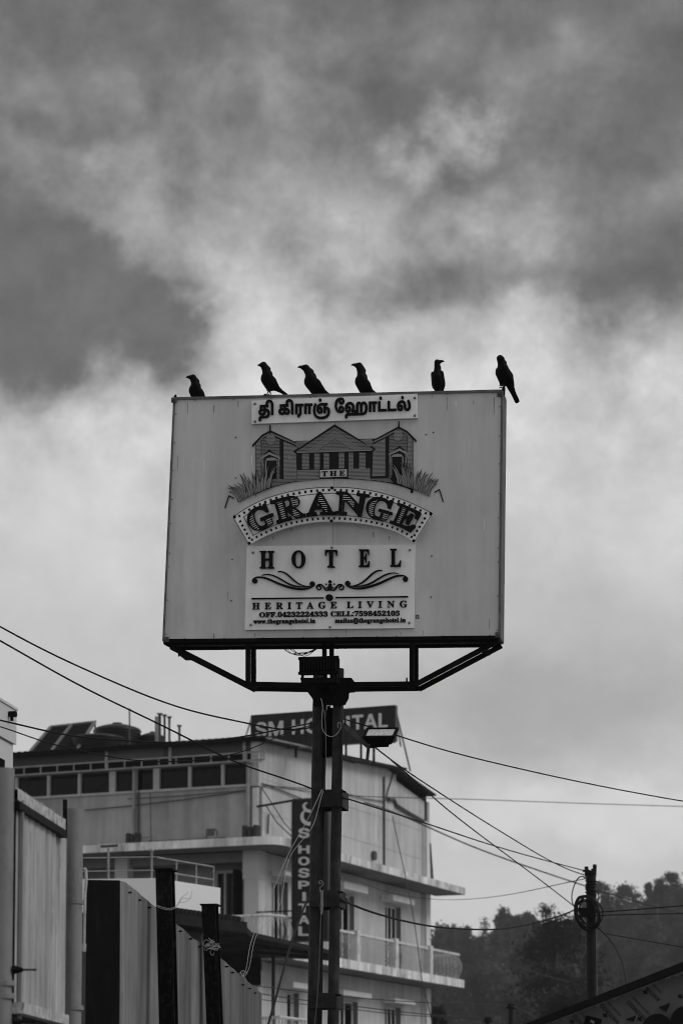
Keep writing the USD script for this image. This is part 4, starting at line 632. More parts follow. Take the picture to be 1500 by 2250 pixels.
# --- storey below the slab, right face
openR = [(5.9, 7.08, 7.65, 9.36), (10.40, 7.08, 11.85, 9.36), (1.1, 7.5, 2.3, 9.30)]
openR0 = [(5.9, 4.4, 7.95, 5.95), (10.35, 4.4, 11.80, 5.95), (2.2, 4.3, 3.15, 5.98)]
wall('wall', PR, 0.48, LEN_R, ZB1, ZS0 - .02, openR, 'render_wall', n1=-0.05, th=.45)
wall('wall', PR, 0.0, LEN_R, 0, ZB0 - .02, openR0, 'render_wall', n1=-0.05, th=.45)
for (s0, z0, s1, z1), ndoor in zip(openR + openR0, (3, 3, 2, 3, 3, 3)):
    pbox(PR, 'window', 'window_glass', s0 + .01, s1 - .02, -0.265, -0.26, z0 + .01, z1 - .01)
    pbox(PR, 'window_jamb', look('jamb_shade', .16, var=.15, scale=3), s1 - .012, s1 - .002, -0.255, -0.052, z0 + .01, z1 - .01)  # thin added plate, shade of the far reveal put into its grey
    for s in ((s0 + s1) / 2 - .08, (s0 + s1) / 2 + .28, s1 - .05):
        pbox(PR, 'window_frame', 'white_trim', s - .03, s + .03, -0.255, -0.215, z0, z1 - .06)
    pbox(PR, 'window_frame', 'white_trim', s0, s1 - .02, -0.255, -0.215, z1 - .058, z1)
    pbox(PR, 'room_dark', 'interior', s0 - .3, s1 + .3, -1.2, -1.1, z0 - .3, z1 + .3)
for (s0, s1, z0, z1) in ((5.65, 7.68, 9.42, 9.66), (9.95, 11.95, 9.42, 9.62), (1.0, 2.4, 9.38, 9.52), (5.6, 8.0, 6.05, 6.22), (10.1, 12.0, 6.04, 6.18), (1.65, 3.3, 6.06, 6.24)):
    pbox(PR, 'window_canopy', 'white_trim', s0, s1, -0.04, 0.42, z0, z1, bev=0.01)
for z0, z1 in ((ZB1, ZS0 - .02), (0, ZB0 - .02)):
    pbox(PR, 'corner_strip', 'dull_wall', LEN_R - 0.75, LEN_R - 0.42, -0.047, -0.03, z0, z1)
    pbox(PR, 'corner_strip', 'white_trim', LEN_R - 0.40, LEN_R + 0.02, -0.047, 0.03, z0, z1)
# hooded vent pipe at the far end
mb = MB(); a, b = PR.loc(949, 1933, 0.6), PR.loc(945, 1854, 0.6); mb.tube([PR.pt(a[0], .6, a[1]), PR.pt(b[0], .6, b[1])], [.06, .03], 6); mb.build('roof_spike', 'pipe_dark', hos)
# --- balcony of the right face: posts, rail, bowed balusters
for s in (1.5, 5.12, 8.47, 11.70):
    pbox(PR, 'balcony_post', 'rail_trim', s, s + 0.26, OV - 0.28, OV - 0.02, ZB1 + .002, 8.03, bev=0.015)
rail_s = [(1.0, 1.5), (1.76, 5.12), (5.38, 8.47), (8.73, 11.70), (11.96, 14.85)]
nb = 0
for s0, s1 in rail_s:
    pbox(PR, 'hand_rail', 'rail_trim', s0 + .004, s1 - .004, OV - 0.19, OV - 0.10, 7.90, 7.97)
    for s in np.arange(s0 + .09, s1 - .04, 0.145):
        zt = np.linspace(0, 1, 9)
        bow = 0.16 * np.sin(zt * math.pi * 0.95) ** 2 * (1.15 - zt * .5)
        mb = MB(); mb.tube(PR.pts(np.stack([np.full(9, s), OV - 0.15 + bow, ZB1 + .002 + zt * (7.90 - ZB1)], 1)), 0.013, 5); mb.build('baluster', 'baluster_paint', hos)
mb = MB(); PR.box(mb, 14.83, 14.86, 0.0, OV - .1, 7.90, 7.97); mb.build('hand_rail', 'rail_trim', hos)
for n in np.arange(.1, OV - .15, .145):
    mb = MB(); mb.tube([PR.pt(14.84, n, ZB1), PR.pt(14.84 + .1, n, 7.4), PR.pt(14.84, n, 7.9)], .013, 5); mb.build('baluster', 'baluster_paint', hos)
# --- small bowed balcony of the corner, left face
cz = 8.0
arc_ = [(0.75 - 0.0, OV - .1)] + [(s, OV - .1) for s in (0.4, 0.0)] + [(-0.5 - .55 * math.sin(a), OV - .1 - .55 * (1 - math.cos(a))) for a in np.linspace(0.1, 1.4, 8)] + [(-1.0, -0.05)]
mb = MB(); mb.tube([PL.pt(s, n, cz) for s, n in arc_], 0.045, 6); mb.build('hand_rail', 'rail_trim', hos)
path = LineString(arc_)
for d in np.arange(0.05, path.length, 0.13):
    p_ = path.interpolate(d); q_ = path.interpolate(min(d + .05, path.length)); tx, ty = q_.x - p_.x, q_.y - p_.y
    l = math.hypot(tx, ty) or 1; ox, oy = (ty / l, -tx / l)
    if oy < 0 and abs(oy) > abs(ox): ox, oy = -ox, -oy
    if ox > 0 and abs(ox) > abs(oy): ox, oy = -ox, -oy
    zt = np.linspace(0, 1, 8); bow = .16 * np.sin(zt * math.pi * .95) ** 2
    mb = MB(); mb.tube(PL.pts(np.stack([p_.x + ox * bow, p_.y + oy * bow, ZB1 + zt * (cz - ZB1)], 1)), .013, 5); mb.build('baluster', 'baluster_paint', hos)
ring = [(0, -2.0), (OV, -2.0), (OV, OV - .5), (OV - .2, OV - .1), (OV - .6, OV), (-LEN_L, OV), (-LEN_L, -0.0), (0, 0)]
g_ = Polygon([(0, 0), (OV - .01, 0), (OV - .01, OV - .5), (OV - .2, OV - .1), (OV - .6, OV - .01), (-3.2, OV - .01), (-3.2, -1.2), (0, -1.2)])
m_ = trimesh.creation.extrude_polygon(g_, 0.24, engine='earcut')
mb = MB(); mb.add(PR.o + m_.vertices[:, :1] * NR + m_.vertices[:, 1:2] * (-RD) + np.array([0, 0, 1.0]) * (m_.vertices[:, 2:3] + ZB1 - .26), m_.faces); mb.build('balcony_slab', 'slab_concrete', hos)
pbox(PL, 'veranda_floor', 'soffit', 3.22, LEN_L, REC, OV - .3, ZB0, ZB1 - .01)
wall('wall', PL, 0.0, LEN_L, 0, ZB0 - .01, [(3.4, 3, 4.4, 5.4)], 'recess_wall', n1=-0.05)
pbox(PL, 'window', 'window_glass', 3.41, 4.39, -.2, -.195, 3.01, 5.39)
# closed shell behind: roof deck, back and floors keep the rooms dark
pbox(PL, 'roof_deck', 'roof_sheet', 0.27, LEN_L, -14.2, -0.31, 13.06, 13.1)
pbox(PL, 'floor', 'interior', 0.27, LEN_L, -14.2, -1.5, ZS1 - .2, ZS1 - .05)
pbox(PL, 'floor', 'interior', 0.27, LEN_L, -14.2, -1.5, ZB0, ZB1 - .05)
pbox(PL, 'back_wall', 'dull_wall', 0, LEN_L, -14.53, -14.3, 0, 13.3)
pbox(PL, 'end_wall', 'dull_wall', LEN_L - .2, LEN_L - .01, -14.28, -1.5, 0, 13.0)
pbox(PL, 'partition', 'interior', 0.27, LEN_L - .3, -3.2, -3.0, 0, 13.05)
pbox(PR, 'partition', 'interior', 3.4, 14.2, -1.6, -1.5, 0, 13.05)
# --- dark metal awning at the corner below the balcony
aw = [PL.loc(480, 2034, 1.9), PL.loc(534, 2034, 1.9), PL.loc(549, 2051, 1.9)]
av = [PL.pt(1.9, 1.3, 7.62), PL.pt(0.15, 1.3, 7.62), PL.pt(1.9, 1.3, 7.2), PL.pt(.15, 1.3, 7.2)]
A0 = np.array(PL.pt(*(lambda q: (q[0], 2.0, q[1]))(PL.loc(482, 2034, 2.0)))); A1 = np.array(PL.pt(*(lambda q: (q[0], 2.0, q[1]))(PL.loc(535, 2035, 2.0)))); A2 = np.array(PL.pt(*(lambda q: (q[0], 2.0, q[1]))(PL.loc(549, 2051, 2.0))))
A3 = np.array(P(680, 2083, 71.0)); A4 = np.array(P(720, 2093, 71.5))
frontE = [P(462, 2037, 66.3), P(535, 2037, 66.5), P(549, 2052, 66.6), P(620, 2068, 67.0), P(690, 2084, 67.4), P(725, 2092, 67.6)]
backE = [P(462, 2104, 70.6), P(535, 2105, 70.8), P(549, 2106, 70.9), P(620, 2107, 71.0), P(690, 2109, 71.2), P(725, 2110, 71.4)]
mb = MB()
v = np.array(frontE + backE + [p + [0, 0, .05] for p in frontE] + [p + [0, 0, .05] for p in backE])
f = []
for k in range(5):
    f += [[k, k + 1, 7 + k, 6 + k], [12 + k, 18 + k, 19 + k, 13 + k], [k, 12 + k, 13 + k, k + 1], [6 + k, 7 + k, 19 + k, 18 + k]]
mb.add(v, f); mb.build('awning_sheet', 'awning_metal', hos)
mb = MB()
for a, b in zip(frontE[:-1], frontE[1:]):
    bar(mb, a - [0, 0, .02], b - [0, 0, .02], .10, .12)
mb.build('awning_edge', look('awning_grey', 0.03, var=0.4, scale=4, spec=.1), hos)
for t in (.3, .62):
    mb = MB(); bar(mb, frontE[0] + (backE[0] - frontE[0]) * t - [0, 0, .06], frontE[5] + (backE[5] - frontE[5]) * t - [0, 0, .06], .08, .10); mb.build('awning_beam', 'awning_grey', hos)
for x in (470, 600):
    mb = MB(); q_ = P(x, 2150, 70.2); mb.tube([[q_[0], q_[1], 0], [q_[0], q_[1], 6.95]], .05, 8); mb.build('awning_post', 'awning_grey', hos)
mb = MB()
v = np.array([P(470, 2070, 70.6), P(700, 2100, 71.2), P(700, 2106, 71.2), P(564, 2098, 71.0), P(564, 2165, 71.0), P(470, 2165, 70.6)])
mb.add(np.vstack([v, v + [RD[0] * .3, RD[1] * .3, 0]]), [[0, 1, 2, 3], [0, 3, 4, 5], [6, 7, 8, 9], [6, 9, 10, 11]]); mb.build('awning_back', 'interior', hos)
pbox(PR, 'white_strip', 'white_trim', -0.02, 0.3, -0.045, 0.02, 2.5, ZB0 - .3)
# small low balcony at the very bottom
mb = MB(); mb.tube([P(575, 2238, 69.5), P(614, 2236, 69.2), P(672, 2243, 70.2)], .05, 6); mb.build('hand_rail', 'rail_trim', hos)
for t in np.linspace(0.02, .98, 14):
    a = P(575 + 97 * t, 2238 - 2 * math.sin(t * 3) + 5 * t, 69.4 + .6 * t)
    mb = MB(); mb.tube([a, a - [0, 0, 1.0]], .018, 5); mb.build('baluster', 'baluster_paint', hos)

# --- dark cloth over the balcony rail
mb = MB()
s0, z0 = PR.loc(876, 2082, .8); n_ = 12
v, f = [], []
for r in range(9):
    for c in range(n_):
        t, u = c / (n_ - 1), r / 8
        v.append(PR.pt(8.9 + 0.62 * t * (0.55 + .5 * math.sin(u * 2.6)), 0.82 + 0.04 * math.sin(t * 14 + u), 7.92 - u * 0.82 - .05 * math.sin(t * 5)))
for r in range(8):
    for c in range(n_ - 1):
        f.append([r * n_ + c, r * n_ + c + 1, (r + 1) * n_ + c + 1, (r + 1) * n_ + c])
v = np.array(v); mb.add(v, f); mb.add(v + PR.N * 0.012, np.array(f)[:, ::-1])
top(mb, 'hanging_cloth', look('dark_cloth', 0.015, var=0.4, rough=0.9, scale=5), 'dark cloth hanging behind the balcony rail under the second door', 'cloth')

# --- board of vertical letters standing out from the corner
bs = thing('blade_sign', 'tall dark blade sign with pale letters one below the other, left of the mast', 'sign', PL.pt(-1.7, 0, 7.3))
B0, B1, BZ0, BZ1 = -2.24, -1.15, 7.32, 11.44
pbox(PL, 'board', 'sign_blue', B0, B1, -0.10, 0.10, BZ0, BZ1, bs, 0.01)
for a, b, c, d in ((B0 - .03, B1 + .03, BZ1, BZ1 + .05), (B0 - .03, B1 + .03, BZ0 - .05, BZ0), (B1, B1 + .04, BZ0, BZ1), (B0 - .04, B0, BZ0, BZ1)):
    pbox(PL, 'frame', look('sign_frame', 0.02, rough=0.4), a, b, -0.11, 0.115, c, d, bs)
for x, yc, k in ((667, 1832, 'bS'), (666, 1875, 'bH'), (667, 1893, 'bO'), (668, 1918, 'bS'), (669, 1945, 'bP'), (670, 1970, 'bar'), (670, 1996, 'bT'), (669, 2025, 'bA'), (669, 2049, 'bL')):
    pass
for y0, y1, k in ((1821, 1842, 'bS'), (1859, 1876, 'bH'), (1884, 1902, 'bO'), (1909, 1929, 'bS'), (1937, 1954, 'bP'), (1962, 1980, 'bar'), (1987, 2005, 'bT'), (2013, 2031, 'bA'), (2037, 2057, 'bL')):
    x0, x1 = (657, 680)
    g = sbox(0.0, 0, 0.3, 1) if k == 'bar' else glyph(k)[1]
    if k == 'bar': x0, x1 = 666, 672
    bx = g.bounds
    g = affinity.affine_transform(g.buffer(0.0), [(x1 - x0) / (bx[2] - bx[0]), 0, 0, -(y1 - y0) / (bx[3] - bx[1]), x0 - bx[0] * (x1 - x0) / (bx[2] - bx[0]), y1 + bx[1] * (y1 - y0) / (bx[3] - bx[1])])
    mb = MB(); PL.prism(mb, to_plane(PL, g.buffer(0.5), 0.1), 0.103, 0.15); mb.build('letter', 'sign_white', bs)
for pts_, w_ in (([(674, 1765), (668, 1772), (672, 1780), (682, 1783), (690, 1776)], [3, 6, 7, 6, 3]), ([(671, 1782), (664, 1792), (668, 1806), (680, 1811), (690, 1806)], [3, 7, 8, 8, 4])):
    c = spline(pts_, 16); w = np.interp(np.linspace(0, 1, 16), np.linspace(0, 1, len(w_)), w_)
    g = unary_union([LineString(c[i:i + 2]).buffer(w[i] / 2) for i in range(15)])
    mb = MB(); PL.prism(mb, to_plane(PL, g, 0.1), 0.103, 0.13); mb.build('emblem', 'sign_white', bs)
mb = MB(); bar(mb, PL.pt(0.05, 0.02, 11.33), PL.pt(B1, 0.02, 11.46), 0.06); bar(mb, PL.pt(0.05, .0, 8.2), PL.pt(B1, 0.0, 8.2), .04); mb.build('support_arm', 'roof_sheet', bs)

# --- board on the roof
rs = thing('roof_sign', 'long dark rooftop sign with pale capital letters, partly behind the mast', 'sign', PL.pt(-1.3, -2.0, 13.5))
NB = -2.0
(ra, rz1), (rb, rz1b) = PL.loc(552.6, 1574, NB), PL.loc(867, 1552, NB)
rz0 = PL.loc(867, 1627, NB)[1]
pbox(PL, 'board', 'sign_blue', rb, ra, NB - .14, NB, rz0, rz1, rs, 0.012)
for t in (0.37, 0.69):
    s = ra + (rb - ra) * t
    pbox(PL, 'panel_joint', look('sign_frame', 0.02), s - .008, s + .008, NB + .0005, NB + .006, rz0 + .01, rz1 - .01, rs)
for a, b, c, d in ((rb - .02, ra + .02, rz1, rz1 + .03), (rb - .02, ra + .02, rz0 - .03, rz0), (ra, ra + .03, rz0, rz1), (rb - .03, rb, rz0, rz1)):
    pbox(PL, 'frame', look('sign_frame', 0.02), a, b, NB - .15, NB + .01, c, d, rs)
for g in fit_text(['bS', 'bM', ' ', 'bH', 'bO', 'bS', 'bP', 'I_bar', 'bT', 'bA', 'bL'], 563, 1620, 852, 1598, 30, 0.03, 0.73):
    mb = MB(); PL.prism(mb, to_plane(PL, g.buffer(0.3), NB), NB + .012, NB + .05); mb.build('letter', 'sign_white', rs)
mb = MB()
for x, y0, y1 in ((604, 1634, 1650), (650, 1632, 1665), (793, 1625, 1672), (821, 1624, 1678), (760, 1628, 1672)):
    a, b = PL.loc(x, y0, NB - .1), PL.loc(x, y1, NB - .1); bar(mb, PL.pt(a[0], NB - .1, a[1]), PL.pt(b[0], NB - .1, b[1]), .06)
a, b = PL.loc(610, 1640, NB - .1), PL.loc(868, 1631, NB - .1); bar(mb, PL.pt(a[0], NB - .1, a[1]), PL.pt(b[0], NB - .1, b[1]), .05)
mb.build('stand', 'roof_sheet', rs)
for a, b in (((553, 1578), (538, 1624)), ((868, 1556), (901, 1694)), ((868, 1556), (880, 1640))):
    mb = MB(); n2 = NB - 0.05; qa = PL.pt(*(lambda q: (q[0], n2, q[1]))(PL.loc(*a, n2)))
    qb = P(b[0], b[1], qa[1] + (2.2 if a[0] > 800 else -.4)); bar(mb, qa, qb, .045); mb.build('stay', 'pipe_grey', rs)
mb = MB(); qa = P(586, 1622, 70.6); qb = P(690, 1645, 74); bar(mb, qa, qb, .05); mb.build('stay', 'pipe_grey', rs)

# --- solar panels, tanks and vents on the roof
sol = thing('solar_panel', 'tilted dark solar panel with three silver rails on the roof of the hospital', 'solar panel', P(140, 1650, 76))
c0, c1, c2_, c3_ = P(64, 1657, 76.0), P(112, 1599, 78.5), P(209, 1588, 77.5), P(170, 1649, 75.0)
nrm = np.cross(c3_ - c0, c1 - c0); nrm /= np.linalg.norm(nrm); nrm = nrm if nrm[2] > 0 else -nrm


def slab4(mb, a, b, c, d, th):
    v = np.array([a, b, c, d]); mb.add(np.vstack([v, v - nrm * th]), [[0, 1, 2, 3], [4, 7, 6, 5], [0, 4, 5, 1], [1, 5, 6, 2], [2, 6, 7, 3], [3, 7, 4, 0]])


mid0, mid1 = c0 + (c3_ - c0) * .46, c1 + (c2_ - c1) * .48
for a, b, c, d in ((c0, c1, mid1, mid0), (mid0, mid1, c2_, c3_)):
    mb = MB(); slab4(mb, a, b, c, d, .05); mb.build('panel', 'solar_dark', sol)
for a, b in ((c0, c1), (mid0, mid1), (c3_, c2_)):
    mb = MB(); bar(mb, a + nrm * .03, b + nrm * .03, .1, .05, nrm); mb.build('rail', 'alloy', sol)
mb = MB()
for t in np.linspace(0, 1, 24):
    a = c1 + (c2_ - c1) * t; bar(mb, a + nrm * .02, a + nrm * .02 + (c1 - c0) / np.linalg.norm(c1 - c0) * .09, .06, .05)
bar(mb, c1, c2_, .06, .06, nrm); mb.build('collector_header', 'alloy', sol)
mb = MB()
for a in (c1, c2_): bar(mb, a, [a[0], a[1], 13.1], .05)
mb.build('leg', 'alloy', sol)


def tank(label, px, py0, py1, w, d, neck=True, squash=1.0):
    b = P(px, py1, d); t_ = P(px, py0, d); h = t_[2] - b[2]; r = w / 2 / F * d
    th = thing('water_tank', label, 'water tank', b)
    zs, rr = [0, .03], [r * .94, r]
    for k in range(6):
        z = .05 + k * .11
        zs += [z, z + .02, z + .07, z + .09]; rr += [r, r * .965, r * .965, r]
    zs += [.74, .80, .87, .93]; rr += [r * .99, r * .93, r * .72, r * .45]
    prof = np.stack([rr, np.array(zs) * h], 1)
    prof = np.vstack([[0, 0], prof, [0, .945 * h]])
    m = trimesh.creation.revolve(prof, sections=28); mb = MB(); mb.add(m.vertices + b, m.faces); mb.build('body', 'tank_black', th, smooth=35)
    if neck:
        m = trimesh.creation.cylinder(r * .2, h * .09, sections=16); mb = MB(); mb.add(m.vertices + b + [0, 0, h * .97], m.faces); mb.build('lid', 'tank_black', th)
    mb = MB(); mb.tube([b + [r * .9, -r * .5, h * .1], b + [r * 1.02, -r * .5, h * .1], b + [r * 1.02, -r * .5, -0.1]], .03, 6); mb.build('outlet', 'pipe_dark', th)


tank('large ribbed black water tank with a raised lid beside the solar panel', 257, 1590, 1652, 108, 80)
tank('squat black water tank in front of the large ribbed one', 216, 1613, 1654, 118, 76, neck=False)
tank('right-hand black water tank standing lower, behind the vent pipes', 334, 1609, 1652, 54, 80, neck=True)
mb = MB(); bar(mb, P(200, 1640, 75.6), P(234, 1638, 75.6), .12, .1)
top(mb, 'pale_sack', look('pale_sheet', 0.7), 'pale sheet edge lying at the foot of the squat tank', 'sheet')
for x, yt, yb, w, cap, lab in ((344.5, 1575, 1640, .10, 0, 'thickest pale vent pipe, leftmost of the close group of four'), (351, 1571, 1640, .07, 1, 'tallest capped vent pipe beside the thick pale one'), (361.5, 1574, 1640, .06, 1, 'capped vent pipe third from the left in the group of four'), (372, 1578, 1638, .06, 1, 'capped vent pipe, rightmost of the close group of four'), (394, 1597, 1634, .06, 1, 'short vent pipe standing alone right of the group of four'), (284.5, 1557, 1640, .04, 0, 'thin rod rising above the black tanks')):
    t_ = thing('vent_pipe', lab, 'pipe', P(x, yb, 77))
    mb = MB(); mb.tube([P(x, yb, 77), P(x, yt, 77)], w / 1.6, 8); mb.build('shaft', 'pipe_grey' if w > .08 else 'pipe_dark', t_)
    if cap:
        mb = MB(); mb.tube([P(x, yt + 1, 77), P(x, yt - 3, 77)], [w * .8, w * 1.5], 8); mb.build('cap', 'pipe_dark', t_)

# ================================================================ THE HOTEL SIGN
look('sign_panel', 0.54, rough=0.55, var=0.06, scale=2.2, streak=0.20, streak_scale=4.0, dirt=0.26, dirt_scale=2.6, dirt_to=0.3)
look('sign_plate', 0.80, rough=0.45, var=0.05, scale=4.0, streak=0.07, streak_scale=9.0, dirt=0.05, dirt_scale=5.0, dirt_to=0.3)
look('plate_pale', 0.5, rough=.6, var=.06)
look('sign_letter', 0.006, rough=0.7, var=0.2, spec=.08)
look('print_dark', 0.014, spec=.1, rough=0.6, var=0.25, scale=8)
look('print_light', 0.26, rough=0.55, var=0.08, scale=6)
look('black_steel', 0.004, rough=0.7, spec=0.04, var=0.35, scale=9, dirt=0.6, dirt_scale=7, dirt_to=0.012, bump=0.3)
look('rust_pipe', 0.024, rough=0.6, spec=0.15, var=0.7, scale=7, streak=0.4, streak_scale=14, dirt=0.8, dirt_scale=6, dirt_to=0.010, bump=0.25, bump_scale=40)
look('frame_edge', 0.06, rough=0.6, var=0.4, scale=9)
look('screw_metal', 0.16, rough=0.35, metallic=0.7, var=0.2)
look('cable_black', 0.005, rough=0.7, var=0.2, spec=.2)
look('wire_pale', 0.40, rough=0.5, var=0.3, scale=12)
look('lamp_glass', 0.5, rough=0.2, var=0.55, scale=60, spec=0.8)

YAW = math.radians(10.5)
SG = Plane(P(735, 1135, 19.2), (math.cos(YAW), -math.sin(YAW), 0), (-math.sin(YAW), -math.cos(YAW), 0))
DEEP = 0.25


def sp(pts, n=0.0):
    return Polygon(SG.locs(pts, n)).buffer(0)


sign = thing('hotel_sign', 'pale hotel billboard with arched name plate and painted house on a four-pipe mast', 'billboard', [*SG.pt(0, -0.12, 0)[:2], 0])
TL, TR, BR, BL = (383, 876), (1103, 859), (1097, 1401), (359, 1409)
SEAM_T, SEAM_B = (737.5, 868), (726, 1405)
for name_pts in ([TL, (737.1, 868), (725.7, 1405), BL], [(737.9, 868), TR, BR, (726.3, 1405)]):
    mb = MB(); SG.prism(mb, sp(name_pts), -0.012, 0.0); mb.build('front_panel', 'sign_panel', sign)
# returns: back sheet, sides, top and bottom of the box
quad = SG.locs([TL, TR, BR, BL])
mb = MB(); SG.prism(mb, quad, -DEEP, -DEEP + 0.01); mb.build('back_panel', 'sign_panel', sign)


def along(mb, a, b, w, n0, n1):
    """strip of width w along the line a-b (plane coordinates), lying inside the outline"""
    l = LineString([a, b])
    SG.prism(mb, l.buffer(w / 2, cap_style='flat'), n0, n1)


for nm, i, j in (('top_side', 0, 1), ('right_side', 1, 2), ('bottom_side', 2, 3), ('left_side', 3, 0)):
    mb = MB(); along(mb, quad[i], quad[j], 0.014, -DEEP + 0.012, -0.014); mb.build(nm, 'frame_edge' if nm != 'right_side' else look('side_sheet', 0.10, var=0.4, scale=6, streak=0.4, dirt=0.6, dirt_scale=5), sign)
# angle-iron edging round the face
for i, j, w in ((0, 1, 0.022), (1, 2, 0.02), (2, 3, 0.03), (3, 0, 0.016)):
    mb = MB(); along(mb, quad[i], quad[j], w, -0.006, 0.008); mb.build('edge_strip', look('edge_strip', 0.09, var=0.4, scale=12, rough=0.5) if i != 2 else 'black_steel', sign)


def screw(x, y, r_px, parent, n=0.0, m='screw_metal', hgt=0.008):
    s, z = SG.loc(x, y, n)
    r = r_px / 281
    c = SG.pt(s, n + hgt * 0.5, z)
    b = MB()
    b.tube([SG.pt(s, n, z), SG.pt(s, n + hgt * 0.6, z), SG.pt(s, n + hgt, z)], [r, r, r * 0.45], 8)
    return b.build('screw', m, parent)


random.seed(5)
for k in range(9):      # rivets along the four edges
    t = (k + 0.5) / 9 + random.uniform(-.03, .03)
    for a, b, off in ((TL, TR, (0, 4)), (BL, BR, (0, -5)), (TL, BL, (5, 0)), (TR, BR, (-5, 0))):
        screw(a[0] + (b[0] - a[0]) * t + off[0], a[1] + (b[1] - a[1]) * t + off[1], 1.3, sign, 0.008, 'frame_edge', 0.008)
for x, y in ((518, 961), (510, 1229), (508, 1320), (952, 950), (936, 955), (948, 1222), (947, 1312), (518, 1050)):
    screw(x, y, 1.6, sign, 0.0, 'black_steel', 0.004)
for x, y, w, h in ((1001, 880, 2.0, 14), (553, 1000, 2.2, 22), (1063, 1140, 1.6, 26), (447, 1010, 1.5, 30), (905, 1010, 1.4, 12)):
    mb = MB(); SG.prism(mb, sp([(x - w / 2, y), (x + w / 2, y + 1), (x + w * .3, y + h), (x - w * .3, y + h - 2)]), 0.0004, 0.0012); mb.build('pale_streak', look('dropping', 0.78, rough=.8), sign)
for x, y, w, h in ((470, 1392, 3, 14), (640, 1160, 3, 10), (820, 1168, 4, 14), (855, 1178, 3, 10), (600, 1178, 3, 9), (760, 1385, 2, 14), (1040, 880, 2, 10), (470, 890, 3, 18), (949, 862, 2, 12), (412, 884, 2, 26), (523, 880, 2, 16), (982, 872, 1.6, 30), (1085, 872, 2.4, 40), (391, 1000, 1.6, 34), (500, 1300, 1.6, 20), (1075, 1360, 2, 24), (560, 1392, 2.4, 9), (880, 1388, 2, 9), (930, 1385, 2, 12)):
    mb = MB(); SG.prism(mb, sp([(x - w / 2, y), (x + w / 2, y + 1), (x + w * .2, y + h), (x - w * .3, y + h - 2)]), 0.0004, 0.001); mb.build('dark_streak', look('grime', 0.25, rough=.9, var=.3, scale=20), sign)
# corner brackets and knobs
for x, y in ((383, 880), (1098, 866), (1094, 1396), (366, 1406)):
    s, z = SG.loc(x, y, 0.0)
    mb = MB(); SG.box(mb, s - 0.022, s + 0.022, 0.0085, 0.02, z - 0.022, z + 0.022, 0.004); mb.tube([SG.pt(s, 0.02, z), SG.pt(s, 0.035, z)], 0.01, 6); mb.build('corner_bracket', 'frame_edge', sign)
for x, y in ((385, 872), (1106, 854)):
    mb = MB()
    s, z = SG.loc(x, y, -0.03)
    mb.tube(SG.pts([(s, -0.03, z - 0.05), (s, -0.03, z), (s + 0.004, -0.03, z + 0.02)]), [0.012, 0.016, 0.006], 6); mb.build('corner_knob', 'black_steel', sign)

# --- plate with the Tamil name
pl = MB(); SG.prism(pl, sp([(554, 882), (917, 867), (918, 920), (554, 933)]), 0.004, 0.024)
plate = pl.build('name_plate', 'sign_plate', sign)
tam = fit_text(['t_tha', 't_i', ' ', 't_ka', 't_i', 't_ra', 't_aa', 't_nya', 't_pulli', ' ', 't_ee', 't_ha', 't_aa', 't_tta', 't_pulli', 't_tta', 't_la', 't_pulli'], 570, 914.5, 903, 904, 21.5, 0.0, 0.554)
for g in tam:
    mb = MB(); SG.prism(mb, to_plane(SG, g.buffer(0.35)), 0.0245, 0.036); mb.build('letter', 'sign_letter', plate)
for x, y in ((560, 887), (560, 926), (911, 874), (911, 913)):
    screw(x, y, 3.0, plate, 0.0245)


# --- printed house (cut-out picture): coordinates of an enlargement of the photograph
def c2(pts):
    return [(480 + x / 3, 860 + y / 3) for x, y in pts]


def mir(pts):
    return [(1534 - x + (x - 767) * 0.012, y - (1534 - 2 * x) * 0.029) for x, y in pts]


def hatch(poly, pitch, frac, slope=-0.02):
    x0, y0, x1, y1 = poly.bounds
    rows = []
    y = y0 - 30
    while y < y1 + 30:
        rows.append(Polygon([(x0 - 5, y), (x1 + 5, y + slope * (x1 - x0)), (x1 + 5, y + pitch * frac + slope * (x1 - x0)), (x0 - 5, y + pitch * frac)]))
        y += pitch
    return unary_union(rows).intersection(poly)


emb = MB()
ARC = np.array([(130, 735), (235, 682), (345, 637), (470, 604), (610, 583), (757, 576), (900, 580), (1030, 591), (1150, 611), (1255, 645), (1350, 695)], float)
arc = [tuple(p) for p in spline(ARC, 40)]
arc_mid = [p for p in arc if 245 < p[0] < 1290]
wingL = [(245, 700), (245, 345), (226, 368), (222, 354), (285, 288), (335, 260), (337, 222), (344, 222), (346, 258), (410, 288), (530, 345), (530, 700)]
body = unary_union([Polygon(wingL), Polygon(mir(wingL)), Polygon([(488, 402), (766, 218), (1040, 385), (1000, 400), (1000, 640), (520, 640), (520, 410)]), Polygon([(505, 328), (610, 326), (610, 400), (505, 400)]), Polygon([(925, 315), (1040, 312), (1040, 400), (925, 400)])])
body = body.intersection(Polygon([(0, 0), (1500, 0), (1500, 900)] + [(1290, 900)] + arc_mid[::-1] + [(245, 900), (0, 900)])).buffer(0)
SG.prism(emb, to_plane(SG, Polygon(c2(max(getattr(body, 'geoms', [body]), key=lambda g: g.area).exterior.coords))), 0.003, 0.008)
picture = emb.build('house_picture', 'print_dark', sign)


